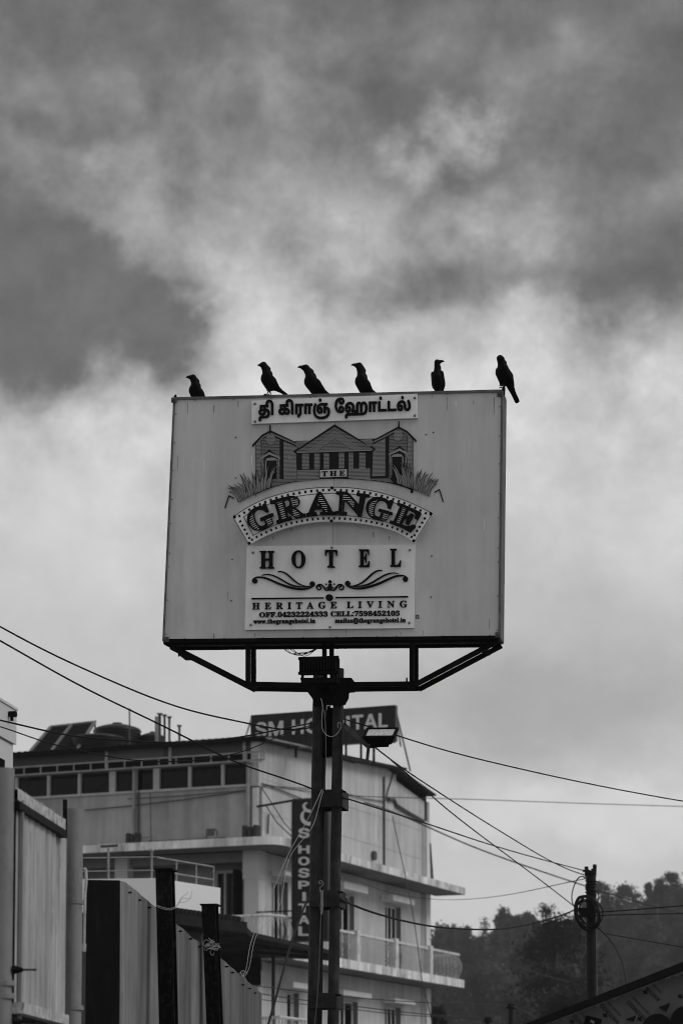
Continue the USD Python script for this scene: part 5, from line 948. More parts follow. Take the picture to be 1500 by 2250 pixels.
def light(name, poly, pitch=None, frac=0.5, n=0.0085):
    g = poly if hasattr(poly, 'geom_type') else Polygon(poly).buffer(0)
    if pitch:
        mid = MB()
        for q in getattr(g, 'geoms', [g]):
            if q.geom_type == 'Polygon' and q.area > 1:
                SG.prism(mid, to_plane(SG, Polygon(c2(q.exterior.coords), [c2(i.coords) for i in q.interiors])), 0.0081, n - 0.00005)
        if mid.n:
            mid.build(name, look('print_mid', 0.10, spec=.2, var=.1), picture)
        g = hatch(g, pitch, frac)
    mb = MB()
    for q in getattr(g, 'geoms', [g]):
        if q.geom_type == 'Polygon' and q.area > 1:
            SG.prism(mb, to_plane(SG, Polygon(c2(q.exterior.coords))), n, n + 0.002)
    if mb.n:
        mb.build(name + ('_boards' if pitch else ''), 'print_light', picture)


for side in (lambda p: p, mir):
    light('wall', side([(250, 352), (281, 322), (281, 590), (250, 602)]), 8.6, 0.54)
    tower = Polygon(side([(285, 318), (340, 290), (404, 318), (404, 595), (285, 595)])).difference(unary_union([Polygon(side([(300, 415), (335, 385), (392, 425), (392, 595), (300, 595)])), Polygon(side([(345 + 36 * math.cos(a), 318 + 40 * math.sin(a)) for a in np.linspace(0, 6.28, 9)[:-1]]))]))
    light('wall', tower, 9.5, 0.26)
    light('wall', side([(430, 330), (525, 372), (492, 398), (512, 415), (518, 578), (430, 578)]), 8.6, 0.54)
    light('round_window', side([(345 + 33 * math.cos(a), 318 + 37 * math.sin(a)) for a in np.linspace(0, 6.28, 11)[:-1]]), 9.0, 0.6)
    light('porch', side([(273, 440), (335, 402), (405, 432), (408, 446), (335, 418), (276, 452)]))
    light('porch', side([(280, 448), (286, 446), (300, 500), (294, 502)])); light('porch', side([(394, 446), (400, 446), (404, 495), (398, 496)]))
    light('door_arch', side([(310, 458), (322, 443), (350, 437), (378, 442), (392, 456)]))
    light('door_frame', side([(310, 460), (317, 460), (317, 588), (308, 590)])); light('door_frame', side([(385, 460), (392, 460), (392, 575), (386, 578)]), 9, 0.5)
    light('gable_trim', side([(250, 345), (285, 305), (338, 274), (338, 282), (288, 314), (252, 356)]), 7, 0.5); light('gable_trim', side([(345, 274), (412, 302), (525, 352), (520, 360), (410, 312), (345, 282)]), 7, 0.5)
    light('wall', side([(462, 428), (480, 428), (480, 453), (462, 453)]), 9, 0.3)
gable = Polygon([(512, 400), (766, 236), (1024, 384), (1000, 392), (520, 402)])
tri = Polygon([(660, 394), (766, 318), (878, 386)])
light('roof', gable.difference(tri), 9.0, 0.32)
light('gable', tri, 9.0, 0.4)
for a, b in ((0, 0), (22, 14), (40, 26), (56, 36)):
    light('roof_line', LineString([(590 + a * 0.9, 396), (766, 268 + b), (950 - a * 0.9, 388)]).buffer(2.2), None, n=0.0106)
light('eave', [(520, 402), (1010, 388), (1010, 393), (520, 408)], n=0.0106)
light('roof', [(512, 332), (600, 329), (530, 375), (512, 360)], 8, 0.45); light('roof', [(930, 320), (1010, 315), (1018, 345), (1000, 368)], 8, 0.45)
for a, b in ((552, 598), (632, 668), (694, 730), (794, 830), (858, 890), (928, 970)):
    light('column', [(a, 412 - (a - 552) * 0.02), (b, 412 - (a - 552) * 0.02), (b, 516), (a, 516)], 9, 0.45)
light('base_wall', [(520, 520), (666, 518), (666, 580), (520, 596)], 9, 0.5); light('base_wall', [(856, 512), (1000, 508), (1000, 588), (856, 576)], 9, 0.5)
pts = Polygon([(350, 585), (512, 585), (600, 590), (600, 584), (350, 636)])
for reg in ([(348, 580), (520, 580), (660, 578), (610, 580), (470, 601), (350, 632)], [(860, 577), (1000, 577), (1130, 572), (1150, 606), (1030, 588)]):
    light('plinth', reg, 8.5, 0.28)
# the small plate in the middle of the porch
mb = MB(); SG.prism(mb, sp(c2([(666, 516), (853, 511), (853, 571), (666, 577)])), 0.0125, 0.016); pb = mb.build('small_plate_border', 'print_dark', picture)
mb = MB(); SG.prism(mb, sp(c2([(672, 522), (847, 517), (847, 565), (672, 571)])), 0.0165, 0.018); mb.build('small_plate', 'plate_pale', picture)
for g in fit_text(['sT', 'sH', 'sE'], 480 + 684 / 3, 860 + 563 / 3, 480 + 836 / 3, 860 + 558 / 3, 11.2, 0.22):
    mb = MB(); SG.prism(mb, to_plane(SG, g.buffer(0.3)), 0.0184, 0.021); mb.build('letter', 'sign_letter', picture)
# grass tufts beside the house: dark blades with pale faces
random.seed(11)
for side, tag_ in ((lambda p: p, 0), (mir, 1)):
    dk, lt = MB(), MB()
    for k in range(34):
        t = k / 33
        bx = 135 + 205 * t + random.uniform(-8, 8)
        by = float(np.interp(bx, ARC[:, 0], ARC[:, 1])) - 1
        lean = -75 + 120 * t + random.uniform(-22, 22)
        hgt = random.uniform(85, 165) * (0.72 if t < 0.2 else 1.0)
        tipx, tipy = bx + lean, by - hgt
        w = random.uniform(8, 14)
        mid = (bx + lean * 0.25 + random.uniform(-6, 6), by - hgt * 0.55)
        cl = spline([(bx, by), mid, (tipx, tipy)], 9)
        tang = np.gradient(cl, axis=0); nr = np.stack([-tang[:, 1], tang[:, 0]], 1); nr /= np.linalg.norm(nr, axis=1, keepdims=True)
        ww = w * np.array([.75, .9, 1, 1, .95, .8, .6, .4, .05]) * .6
        for buf, shrink, n0 in ((dk, 0.0, 0.0128 + k * 0.0004), (lt, 2.3, 0.0130 + k * 0.0004)):
            q = np.maximum(ww - shrink, 0.05)[:, None]
            pg = Polygon(side([tuple(p) for p in np.vstack([cl + nr * q, (cl - nr * q)[::-1]])])).buffer(0)
            if pg.area > 4:
                SG.prism(buf, to_plane(SG, Polygon(c2(max(getattr(pg, 'geoms', [pg]), key=lambda g: g.area).exterior.coords))), n0 - (0.003 if buf is dk else 0), n0 + 0.0002)
    # the drooping outer leaf
    dr = LineString(side([(100, 705), (70, 690), (45, 770)])).buffer(4)
    SG.prism(dk, to_plane(SG, Polygon(c2(dr.exterior.coords))), 0.01, 0.0125)
    gp = dk.build('grass_tuft', 'print_dark', picture)
    lt.build('grass_blades', look('print_grey', 0.22, var=0.15, scale=20), picture)

# --- arched plate
TA = spline([(95, 830), (250, 733), (500, 654), (750, 630), (1000, 652), (1250, 727), (1412, 806)], 121)
BA = spline([(200, 1012), (400, 915), (560, 872), (750, 857), (950, 872), (1110, 905), (1290, 997)], 121)


def band(t, w):
    a = np.array([np.interp(t, np.linspace(0, 1, 121), TA[:, k]) for k in (0, 1)])
    b = np.array([np.interp(t, np.linspace(0, 1, 121), BA[:, k]) for k in (0, 1)])
    q = a + (b - a) * w
    return (480 + q[0] / 3, 860 + q[1] / 3)


def band_poly(t0, t1, w0, w1, k=24):
    ts = np.linspace(t0, t1, k)
    return [band(t, w0) for t in ts] + [band(t, w1) for t in ts[::-1]]


NA = 0.085
mb = MB(); SG.prism(mb, to_plane(SG, Polygon(band_poly(0, 1, 0, 1, 60)), NA), NA - 0.018, NA)
archp = mb.build('arched_plate', 'sign_plate', sign)
for t0, t1, w0, w1 in ((0.0, 1.0, -0.004, 0.013), (0.047, 0.953, 0.172, 0.188), (0.047, 0.953, 0.812, 0.826), (0.045, 0.0485, 0.172, 0.826), (0.9515, 0.955, 0.172, 0.826), (0, 0.003, 0, 1), (0.997, 1, 0, 1)):
    lines = MB(); SG.prism(lines, to_plane(SG, Polygon(band_poly(t0, t1, w0, w1, 50)), NA), NA + 0.0003, NA + 0.002); lines.build('border_line', 'print_dark', archp)
for w, m_ in ((0.088, 34), (0.912, 32)):
    for k in range(m_):
        t = 0.03 + 0.94 * k / (m_ - 1)
        if abs(t - 0.5) < 0.012:
            continue
        holes = MB(); SG.prism(holes, to_plane(SG, Polygon(band_poly(t - 0.0052, t + 0.0052, w - 0.036, w + 0.036, 3)), NA), NA + 0.0003, NA + 0.0015); holes.build('border_square', 'print_dark', archp)
for t in (0.021, 0.979):
    for w in np.linspace(0.24, 0.82, 5):
        holes = MB(); SG.prism(holes, to_plane(SG, Polygon(band_poly(t - 0.006, t + 0.006, w - 0.032, w + 0.032, 3)), NA), NA + 0.0003, NA + 0.0015); holes.build('border_square', 'print_dark', archp)
for t, w in ((0.5, 0.03), (0.5, 0.985), (0.008, 0.02), (0.992, 0.03), (0.006, 0.97), (0.992, 0.97)):
    x, y = band(t, w); screw(x, y, 3.4, archp, NA + 0.001, 'black_steel', 0.014)
# raised fat-face letters with pale engraved hatching on their stems
for key, t0, t1, hb in (('sG', 0.052, 0.193, (0.04, 0.29)), ('sR', 0.196, 0.362, (0.12, 0.33)), ('sA', 0.366, 0.522, (0.42, 0.70)), ('sN', 0.523, 0.688, (0.20, 0.56)), ('sG', 0.684, 0.826, (0.04, 0.29)), ('sE', 0.830, 0.966, (0.12, 0.33))):
    a, g = glyph(key)
    g = g.buffer(0.034, join_style='mitre', mitre_limit=2)
    x0, y0, x1, y1 = g.bounds

    def warp(q):
        def f(x, y):
            return band(t0 + (t1 - t0) * (x - x0) / (x1 - x0), 0.835 - 0.675 * (y - y0) / (y1 - y0))
        def ring(r):
            c = np.asarray(r.segmentize(0.05).coords)
            return [f(x, y) for x, y in c]
        return [Polygon(ring(p.exterior), [ring(i) for i in p.interiors]).buffer(0) for p in getattr(q, 'geoms', [q]) if p.geom_type == 'Polygon' and p.area > 2e-5]
    mb = MB()
    for q in warp(g):
        SG.prism(mb, to_plane(SG, q, NA), NA + 0.018, NA + 0.045)
    lp = mb.build('raised_letter', 'sign_letter', archp)
    W = x1 - x0
    region = g.buffer(-0.055).intersection(sbox(x0 + hb[0] * W, y0 + 0.10, x0 + hb[1] * W, y1 - 0.07))
    rows = unary_union([sbox(x0, y0 + 0.06 + k * 0.068, x1, y0 + 0.06 + k * 0.068 + 0.024) for k in range(12)])
    if key == 'sG':
        region = region.union(g.buffer(-0.04).intersection(sbox(x0 + 0.62 * W, y0 + 0.08, x0 + 0.86 * W, y0 + 0.30)))
    if key == 'sR':
        region = region.union(g.buffer(-0.04).intersection(sbox(x0 + 0.60 * W, y0 + 0.42, x0 + 0.80 * W, y1 - 0.06))).union(g.buffer(-0.04).intersection(sbox(x0 + 0.58 * W, y0 + 0.08, x0 + 0.78 * W, y0 + 0.34)))
    for q in warp(region.intersection(rows)):
        mb = MB(); SG.prism(mb, to_plane(SG, q, NA + 0.045), NA + 0.0453, NA + 0.0465)
        if mb.n:
            mb.build('letter_hatching', 'plate_pale', archp)


# --- lower plate
def c3(x, y):
    return (520 + x / 3.571, 1190 + y / 3.571)


def c3s(pts):
    return [c3(x, y) for x, y in pts]


mb = MB(); SG.prism(mb, sp(c3s([(83, 40), (1402, 28), (1393, 683), (67, 698)])), 0.004, 0.02)
low = mb.build('lower_plate', 'sign_plate', sign)
NL = 0.0205
for key, x0, x1, yb, yt in (('sH', 190, 300, 217, 85), ('sO', 440, 543, 215, 80), ('sT', 700, 793, 210, 76), ('sE', 965, 1047, 206, 72), ('sL', 1210, 1293, 203, 68)):
    a, g = glyph(key); bx = g.bounds
    g = affinity.affine_transform(g, [(x1 - x0) / (bx[2] - bx[0]), 0, 0, -(yb - yt) / (bx[3] - bx[1]), x0 - bx[0] * (x1 - x0) / (bx[2] - bx[0]), yb + bx[1] * (yb - yt) / (bx[3] - bx[1])]).buffer(1.6)
    mb = MB(); SG.prism(mb, to_plane(SG, affinity.affine_transform(g, [1 / 3.571, 0, 0, 1 / 3.571, 520, 1190])), NL + 0.004, NL + 0.026); mb.build('raised_letter', 'sign_letter', low)


def stroke(pts, widths, k=28):
    c = spline(pts, k)
    w = np.interp(np.linspace(0, 1, k), np.linspace(0, 1, len(widths)), widths)
    return unary_union([LineString(c[i:i + 2]).buffer(max(w[i], 1.2) / 2, 4) for i in range(k - 1)])


def low_shape(g, name, h=0.012):
    mb = MB(); SG.prism(mb, to_plane(SG, affinity.affine_transform(g, [1 / 3.571, 0, 0, 1 / 3.571, 520, 1190])), NL, NL + h); mb.build(name, 'sign_letter', low)


def swirl_sets(fl):
    f = (lambda x, y: (1473 - x, y - (1473 - 2 * x) * 0.0115)) if fl else (lambda x, y: (x, y))
    S = lambda pts: [f(*p) for p in pts]
    from shapely.geometry import Point
    return unary_union([Point(f(147, 315)).buffer(20), Point(f(598, 339)).buffer(21),
                        stroke(S([(128, 308), (150, 290), (205, 287), (320, 330), (440, 370), (540, 378), (600, 360)]), [6, 14, 16, 17, 17, 14, 5]),
                        stroke(S([(200, 270), (250, 264), (330, 290), (430, 345), (520, 362), (580, 360)]), [3, 10, 12, 12, 8, 3]),
                        stroke(S([(330, 242), (370, 246), (420, 280), (480, 330), (540, 355), (585, 358)]), [6, 12, 13, 11, 7, 3])])


low_shape(swirl_sets(0), 'swirl'); low_shape(swirl_sets(1), 'swirl')
from shapely.geometry import Point
orn = unary_union([Point(737, 322).buffer(13), Polygon([(724, 340), (750, 340), (746, 375), (752, 390), (722, 390), (730, 375)]), Point(706, 341).buffer(6), Point(769, 340).buffer(6)]
                  + [stroke([(737 + s * a, b) for a, b in ((8, 372), (30, 388), (48, 372), (60, 350), (85, 344), (106, 362), (96, 381), (76, 380), (72, 362), (88, 358))], [9, 9, 8, 10, 11, 10, 9, 8, 8, 8]) for s in (-1, 1)]
                  + [stroke([(737 + s * a, b) for a, b in ((4, 345), (14, 362), (34, 372), (46, 360))], [9, 8, 8, 5]) for s in (-1, 1)])
low_shape(orn, 'ornament')
low_shape(Polygon([(122, 450), (686, 443), (686, 452), (122, 459)]), 'rule'); low_shape(Polygon([(780, 441), (1348, 434), (1348, 443), (780, 450)]), 'rule')
low_shape(affinity.scale(Point(732, 446).buffer(29), 1, 0.86), 'dot', 0.016)


def low_text(keys, x0, y0, x1, y1, cap, spacing=0.0, fat=0.25, word='text_line'):
    for g in fit_text(keys, *c3(x0, y0), *c3(x1, y1), cap / 3.571, spacing):
        mb = MB(); SG.prism(mb, to_plane(SG, g.buffer(fat)), NL, NL + 0.008); mb.build('letter', 'sign_letter', low)


K = lambda t: [' ' if c == ' ' else ('b@' if c == '@' else 's' + c) for c in t]
low_text(K('HERITAGE'), 128, 537, 788, 528, 52, 0.46); low_text(K('LIVING'), 868, 527, 1340, 520, 52, 0.46)
low_text(K('OFF.04232224333'), 183, 598, 716, 592, 38, 0.0, 0.35); low_text(K('CELL:7598452105'), 742, 591, 1280, 586, 38, 0.0, 0.35)
low_text(K('www.thegrangehotel.in'), 135, 649, 621, 644, 36, 0.0, 0.25); low_text(K('mailus@thegrangehotel.in'), 775, 643, 1328, 638, 36, 0.0, 0.25)
for x, y in ((127, 87), (746, 48), (1358, 67), (110, 655), (731, 672), (1353, 638)):
    screw(*c3(x, y), 2.8, low, NL)
mb = MB()
for g in fit_text(['sn'], *c3(1402, 606), *c3(1432, 606), 46 / 3.571):
    SG.prism(mb, to_plane(SG, g), 0.0006, 0.002)
mb.build('leftover_letter', 'print_dark', sign)

# --- black truss under the box: a front and a back frame
R_IN = -0.02
TT = 0.045
for n in (-0.03, -DEEP + 0.02):
    p = lambda x, y: SG.pt(*(lambda q: (q[0], n, q[1]))(SG.loc(x, y, -0.03)))
    segs = [((362, 1412), (548, 1507)), ((548, 1504), (690, 1506)), ((765, 1505), (912, 1503)), ((912, 1505), (1095, 1408)), ((545, 1412), (545, 1504)), ((905, 1412), (905, 1503)), ((366, 1413), (1092, 1406))]
    for a, b in segs:
        mb = MB(); bar(mb, p(*a), p(*b), 0.036, 0.036, SG.N); mb.build('truss_bar', 'black_steel', sign)
for x, y in ((400, 1436), (552, 1505), (900, 1503), (1062, 1425)):   # cross ties with bolts
    q = SG.loc(x, y, -0.03)
    mb = MB(); bar(mb, SG.pt(q[0], -0.01, q[1]), SG.pt(q[0], -DEEP, q[1]), 0.05, 0.03); mb.tube([SG.pt(q[0] - .02, -0.005, q[1] - .03), SG.pt(q[0] - .02, -0.005, q[1] + .045)], 0.007, 6); mb.build('cross_tie', 'black_steel', sign)
# --- mast: four pipes with box collars
ZB = 0.0


def mast_axis(x0, x1, n):
    a = np.array(SG.loc(x0, 1470, n)); b = np.array(SG.loc(x1, 2250, n))
    t = (ZB - a[1]) / (b[1] - a[1]); g = a + (b - a) * t
    return SG.pt(a[0], n, a[1]), SG.pt(g[0], n, g[1])


for x0, x1, n, r in ((699, 686, -0.04, 0.040), (744, 731, -0.04, 0.042), (708, 697, -0.21, 0.038), (745, 733, -0.21, 0.038)):
    a, b = mast_axis(x0, x1, n)
    mb = MB(); mb.tube([a, (a + b) / 2, b], r, 20); mb.build('pipe', 'rust_pipe', sign, smooth=40)
for x0, x1, yt, yb in ((686, 752, 1736, 1773), (680, 746, 1957, 1993), (677, 740, 2183, 2216)):
    (s0, z0), (s1, z1) = SG.loc(x0, yt, 0.01), SG.loc(x1, yb, 0.01)
    for n0, n1, sa, sb in ((0.004, 0.012, s0, s1), (-0.262, -0.254, s0, s1), (-0.2535, 0.0035, s0, s0 + 0.008), (-0.2535, 0.0035, s1 - 0.008, s1)):
        mb = MB(); SG.box(mb, sa, sb, n0, n1, z1, z0, 0.002); mb.build('collar_plate', 'rust_pipe', sign)
    mb = MB(); q = SG.loc(x1 - 2, yt + 4, 0.01); mb.tube([SG.pt(q[0] + .0, 0.013, q[1]), SG.pt(q[0] + 0.035, 0.013, q[1] - .004)], 0.008, 6); mb.build('collar_bolt', 'black_steel', sign)
for pts, n0, n1 in (([(660, 1490), (772, 1490), (780, 1500), (780, 1522), (767, 1523), (766, 1536), (758, 1550), (688, 1552), (688, 1538), (672, 1516), (662, 1502)], 0.006, 0.014), ([(676, 1496), (770, 1496), (764, 1535), (692, 1535)], -0.262, -0.25)):
    mb = MB(); SG.prism(mb, sp(pts, n0), n0, n1); mb.build('gusset_plate', 'black_steel', sign)
mb = MB()
for x0, x1 in ((712, 714), (728, 730)):
    a, b = SG.loc(x0, 1405, -0.12), SG.loc(x1, 1500, -0.12)
    bar(mb, SG.pt(a[0], -0.12, a[1]), SG.pt(b[0], -0.12, b[1]), 0.032)
mb.build('neck_post', 'black_steel', sign)
for a, b, n in (((706, 1502), (748, 1552), 0.03), ((690, 1555), (712, 1665), -0.1), ((714, 1575), (712, 1655), -0.02), ((727, 1556), (727, 1662), -0.12), ((722, 1552), (719, 1665), -0.13)):
    qa, qb = SG.loc(*a, n), SG.loc(*b, n)
    mb = MB(); bar(mb, SG.pt(qa[0], n, qa[1]), SG.pt(qb[0], n, qb[1]), 0.03, 0.012, SG.N); mb.build('brace', 'black_steel', sign)
# bracket for the right-hand lamp
mb = MB()
for a, b, w in (((756, 1594), (812, 1644), 0.035), ((809, 1645), (806, 1674), 0.022), ((752, 1664), (813, 1676), 0.03)):
    qa, qb = SG.loc(*a, 0.0), SG.loc(*b, 0.0)
    bar(mb, SG.pt(qa[0], 0.0, qa[1]), SG.pt(qb[0], 0.0, qb[1]), w, w, SG.N)
mb.build('lamp_bracket', look('bracket_steel', 0.05, var=0.5, scale=12), sign)

# --- floodlights
s0, z0 = SG.loc(655, 1481, 0.25)
s1, z1 = SG.loc(742, 1441, 0.25)
fl = thing('floodlight', 'black finned floodlight seen from behind, under the middle of the billboard', 'floodlight', SG.pt((s0 + s1) / 2, 0.25, z0))
mb = MB(); SG.box(mb, s0, s1, 0.16, 0.22, z0, z1, 0.01); mb.build('housing', 'black_steel', fl)
for k in range(13):
    a = s0 + 0.02 + k * (s1 - s0 - 0.04) / 12
    mb = MB(); SG.box(mb, a - 0.004, a + 0.004, 0.2205, 0.25, z0 + 0.025, z1 - 0.025); mb.build('cooling_fin', look('fin_metal', 0.006, rough=0.7, spec=.1), fl)
for a in ((s0, s1, z1 - 0.02, z1 + 0.004), (s0, s1, z0 - 0.004, z0 + 0.02)):
    mb = MB(); SG.box(mb, a[0] - .004, a[1] + .004, 0.2205, 0.235, a[2], a[3], 0.003); mb.build('rim', 'black_steel', fl)
mb = MB(); SG.box(mb, s0 + .01, s1 - .01, 0.15, 0.1595, z0 + .01, z1 - .01); mb.build('front_glass', 'lamp_glass', fl)
mb = MB()
SG.box(mb, s0 + 0.03, s1 - 0.01, 0.12, 0.24, z0 - 0.075, z0 - 0.045); SG.box(mb, s0 + 0.015, s0 + 0.03, 0.17, 0.21, z0 - 0.05, z0 + 0.05); SG.box(mb, s1 - 0.03, s1 - 0.015, 0.17, 0.21, z0 - 0.06, z0 + 0.05)
SG.box(mb, (s0 + s1) / 2 - 0.02, (s0 + s1) / 2 + 0.06, 0.015, 0.2, z0 - 0.1, z0 - 0.078); mb.build('bracket', 'black_steel', fl)

fl2 = thing('floodlight', 'floodlight with bright tilted glass, on an arm right of the mast', 'floodlight', SG.pt(*(lambda q: (q[0], 0.0, q[1]))(SG.loc(812, 1640))))
CQ = np.array(SG.pt(*(lambda q: (q[0], 0.05, q[1]))(SG.loc(836, 1611, 0.05))))
th = math.radians(62)
FN = SG.N * math.cos(th) + np.array([0, 0, math.sin(th)]); FU = -SG.N * math.sin(th) + np.array([0, 0, math.cos(th)]); FR = SG.S + np.array([0, 0, -0.02])


def fbox(mb, r0, r1, u0, u1, n0, n1, taper=1.0):
    v = []
    for r in (r0, r1):
        for u in (u0, u1):
            for n in (n0, n1):
                k = taper if n == min(n0, n1) else 1.0
                v.append(CQ + FR * r * k + FU * (u * k) + FN * n)
    mb.add(v, CUBE_F)


mb = MB(); fbox(mb, -0.122, 0.122, -0.1, 0.1, -0.07, -0.012, 0.75); mb.build('housing', 'black_steel', fl2)
for r in ((-0.128, -0.108, -0.108, 0.108), (0.108, 0.128, -0.108, 0.108), (-0.1075, 0.1075, -0.108, -0.09), (-0.1075, 0.1075, 0.09, 0.108)):
    mb = MB(); fbox(mb, r[0], r[1], r[2], r[3], -0.0115, 0.01); mb.build('rim', 'black_steel', fl2)
mb = MB(); fbox(mb, -0.1075, 0.1075, -0.0895, 0.0895, -0.0115, 0.002); mb.build('front_glass', 'lamp_glass', fl2)
mb = MB(); fbox(mb, -0.075, 0.075, -0.06, 0.06, -0.10, -0.0705, 0.8); mb.build('gear_box', 'black_steel', fl2)
mb = MB(); bar(mb, CQ - FN * 0.1 + FR * -0.02, SG.pt(*(lambda q: (q[0], 0.0, q[1]))(SG.loc(813, 1640))), 0.03); mb.build('bracket', 'black_steel', fl2)

# ================================================================ CROWS on the top edge of the billboard
look('crow_black', 0.0025, rough=0.6, var=0.3, scale=40, spec=0.05)
look('crow_grey', 0.012, spec=.05, rough=0.8, var=0.2, scale=40)
look('crow_beak', 0.004, rough=0.4, var=0.1, spec=.1)
look('crow_eye', 0.02, rough=0.05, var=0.0, spec=0.8)


def crow(label, px, py, n, yaw, size=1.0, lean=0.0, head_yaw=0.0, head_up=0.0, neck=0.0, legs=0.055, tail=0.0, tail_len=1.0, lift=0.0, beak=1.0, slim=1.0):
    """px, py: photo position of the feet on the sign's top; yaw: degrees, 0 = facing left along the sign, 90 = facing the street"""
    s = SG.loc(px, py, n)[0]
    z = quad[0][1] + (quad[1][1] - quad[0][1]) * (s - quad[0][0]) / (quad[1][0] - quad[0][0]) + 0.008 + lift
    base = SG.pt(s, n, z)
    th = thing('crow', label, 'crow', base)
    f = -SG.S * math.cos(math.radians(yaw)) + SG.N * math.sin(math.radians(yaw))
    sd = np.cross([0, 0, 1.0], f)
    ln = math.radians(lean)
    W = lambda x, y, zz: (x, y, zz)

    def lean_(x, zz):
        dx, dz = x, zz - legs
        return x if zz < legs else dx * math.cos(ln) + dz * math.sin(ln), legs + (-dx * math.sin(ln) + dz * math.cos(ln))

    def q(x, y, zz):
        a, c = lean_(x, zz)
        return np.array([a, y, c if zz >= legs else zz])
    L = legs
    rump, belly, breast = q(-0.045, 0, L + 0.028), q(-0.008, 0, L + 0.045), q(0.022, 0, L + 0.095)
    should, nk = q(0.018, 0, L + 0.128), q(0.032, 0, L + 0.158 + neck * 0.6)
    hd = q(0.05, 0, L + 0.19 + neck)
    tip = np.array([-0.105 * tail_len + tail * 0.04, 0, L - 0.075 * tail_len - tail * 0.06])
    if not lift:
        tip = np.array([-0.142 * tail_len, 0, 0.016])
    hy = math.radians(head_yaw)
    hdir = np.array([math.cos(hy) * math.cos(math.radians(head_up)), math.sin(hy) * math.cos(math.radians(head_up)), math.sin(math.radians(head_up))])
    tail_mid = (rump + tip) / 2
    chains = [((belly, (.049, .053, .052)), (breast, (.052, .056, .054))), ((breast, (.052, .056, .054)), (should, (.044, .050, .044))),
              ((should, (.040, .044, .040)), (nk, (.031, .031, .030))), ((nk, (.031, .031, .030)), (hd, (.0285, .0265, .026))),
              ((hd, (.0285, .0265, .026)), (hd + hdir * 0.022, (.020, .019, .018))),
              ((belly, (.048, .052, .048)), (rump, (.032, .038, .030))), ((rump, (.030, .036, .026)), (tail_mid, (.015, .031, .014))), ((tail_mid, (.014, .030, .012)), (tip, (.008, .029, .009))),
              ((q(.006, .022, L - 0.004 + .02), (.018, .016, .022)), (belly, (.036, .036, .036))), ((q(.006, -.022, L - 0.004 + .02), (.018, .016, .022)), (belly, (.036, .036, .036)))]
    for y in (-1, 1):   # folded wings
        chains += [((q(.028, .050 * y, L + 0.122), (.024, .014, .024)), (q(-.022, .054 * y, L + 0.06), (.030, .012, .034))),
                   ((q(-.022, .054 * y, L + 0.06), (.028, .012, .032)), (q(-.080, .020 * y, L + 0.005), (.009, .007, .010)))]
    t = blob(chains, 0.009, 8)

    def place(v):
        v = np.asarray(v, float) * size * [1, slim, 1]
        return base + v[:, :1] * f + v[:, 1:2] * sd + v[:, 2:3] * np.array([0, 0, 1.0])
    mb = MB(); mb.add(place(t.vertices), t.faces); mb.build('body', 'crow_black', th, smooth=True)
    col = blob([((nk + np.array([-.012, 0, 0.004]), (.030, .034, .026)), (hd + np.array([-.010, 0, -0.012]) - hdir * 0.004, (.024, .028, .022)))], 0.009, 5)
    mb = MB(); mb.add(place(col.vertices), col.faces); mb.build('nape', 'crow_grey', th, smooth=True)
    b0 = hd + hdir * 0.029
    mb = MB(); v = [b0 + hdir * k * beak + np.array([0, 0, dz]) for k, dz in ((0, 0.002), (.014, .0035), (.03, .0015), (.045, -.006))]
    mb.tube(place(v), np.array([.0138, .0115, .0075, .001]) * size, 10); mb.build('beak', 'crow_beak', th, smooth=60)
    lat = np.array([-hdir[1], hdir[0], 0]); lat /= np.linalg.norm(lat)
    for y in (-1, 1):
        e = hd + hdir * 0.014 + lat * y * 0.0225 + np.array([0, 0, 0.006])
        sph = trimesh.creation.icosphere(1, 0.0035); mb = MB(); mb.add(place(sph.vertices + e), sph.faces); mb.build('eye', 'crow_eye', th)
        mb = MB()
        fx = 0.012 + 0.014 * y * (1 if yaw < 60 else 0)
        mb.tube(place([q(.004, .02 * y, L + 0.012), (fx - .012, .021 * y, L * 0.5), (fx, .022 * y, 0.006)]), np.array([.008, .0045, .004]) * size, 7)
        for a in (-28, 0, 28, 180):
            ca, sa = math.cos(math.radians(a)), math.sin(math.radians(a))
            mb.tube(place([(fx, .022 * y, .007), (fx + .018 * ca, .022 * y + .018 * sa, .006), (fx + .028 * ca, .022 * y + .028 * sa, .001)]), np.array([.004, .0035, .0012]) * size, 6)
        mb.build('leg', 'crow_beak', th)
    return th


crow('crow at the left end of the billboard, low behind its edge, beak pointing left', 431, 876, -0.22, 26, 0.98, lean=-6, head_yaw=-8, legs=0.03, neck=0.012, beak=.7)
crow('crow standing on visible thin legs, second from the left', 592, 870, -0.015, 20, 0.98, lean=0, head_yaw=30, head_up=-16, legs=0.05, neck=0.02, beak=.8)
crow('crow leaning forward between the standing one and the stretched one', 691, 868.5, -0.13, 16, 1.05, lean=5, head_up=4, legs=0.045, neck=0.016, beak=.8)
crow('crow with its neck stretched up, above the centre right of the Tamil name plate', 797, 865, -0.13, 16, 1.0, lean=-5, head_up=4, legs=0.04, neck=0.034, beak=.85)
crow('crow seen front-on with its long beak turned right', 961, 861, -0.15, 84, 0.98, lean=-10, head_yaw=92, head_up=6, legs=0.065, neck=0.026, slim=.84)
crow('crow on the right corner knob with its tail hanging past the edge', 1106, 848, -0.03, 40, 1.0, lean=-5, head_yaw=95, head_up=-18, legs=0.022, neck=0.016, tail=0.3, tail_len=1.35, lift=.03, beak=.7)

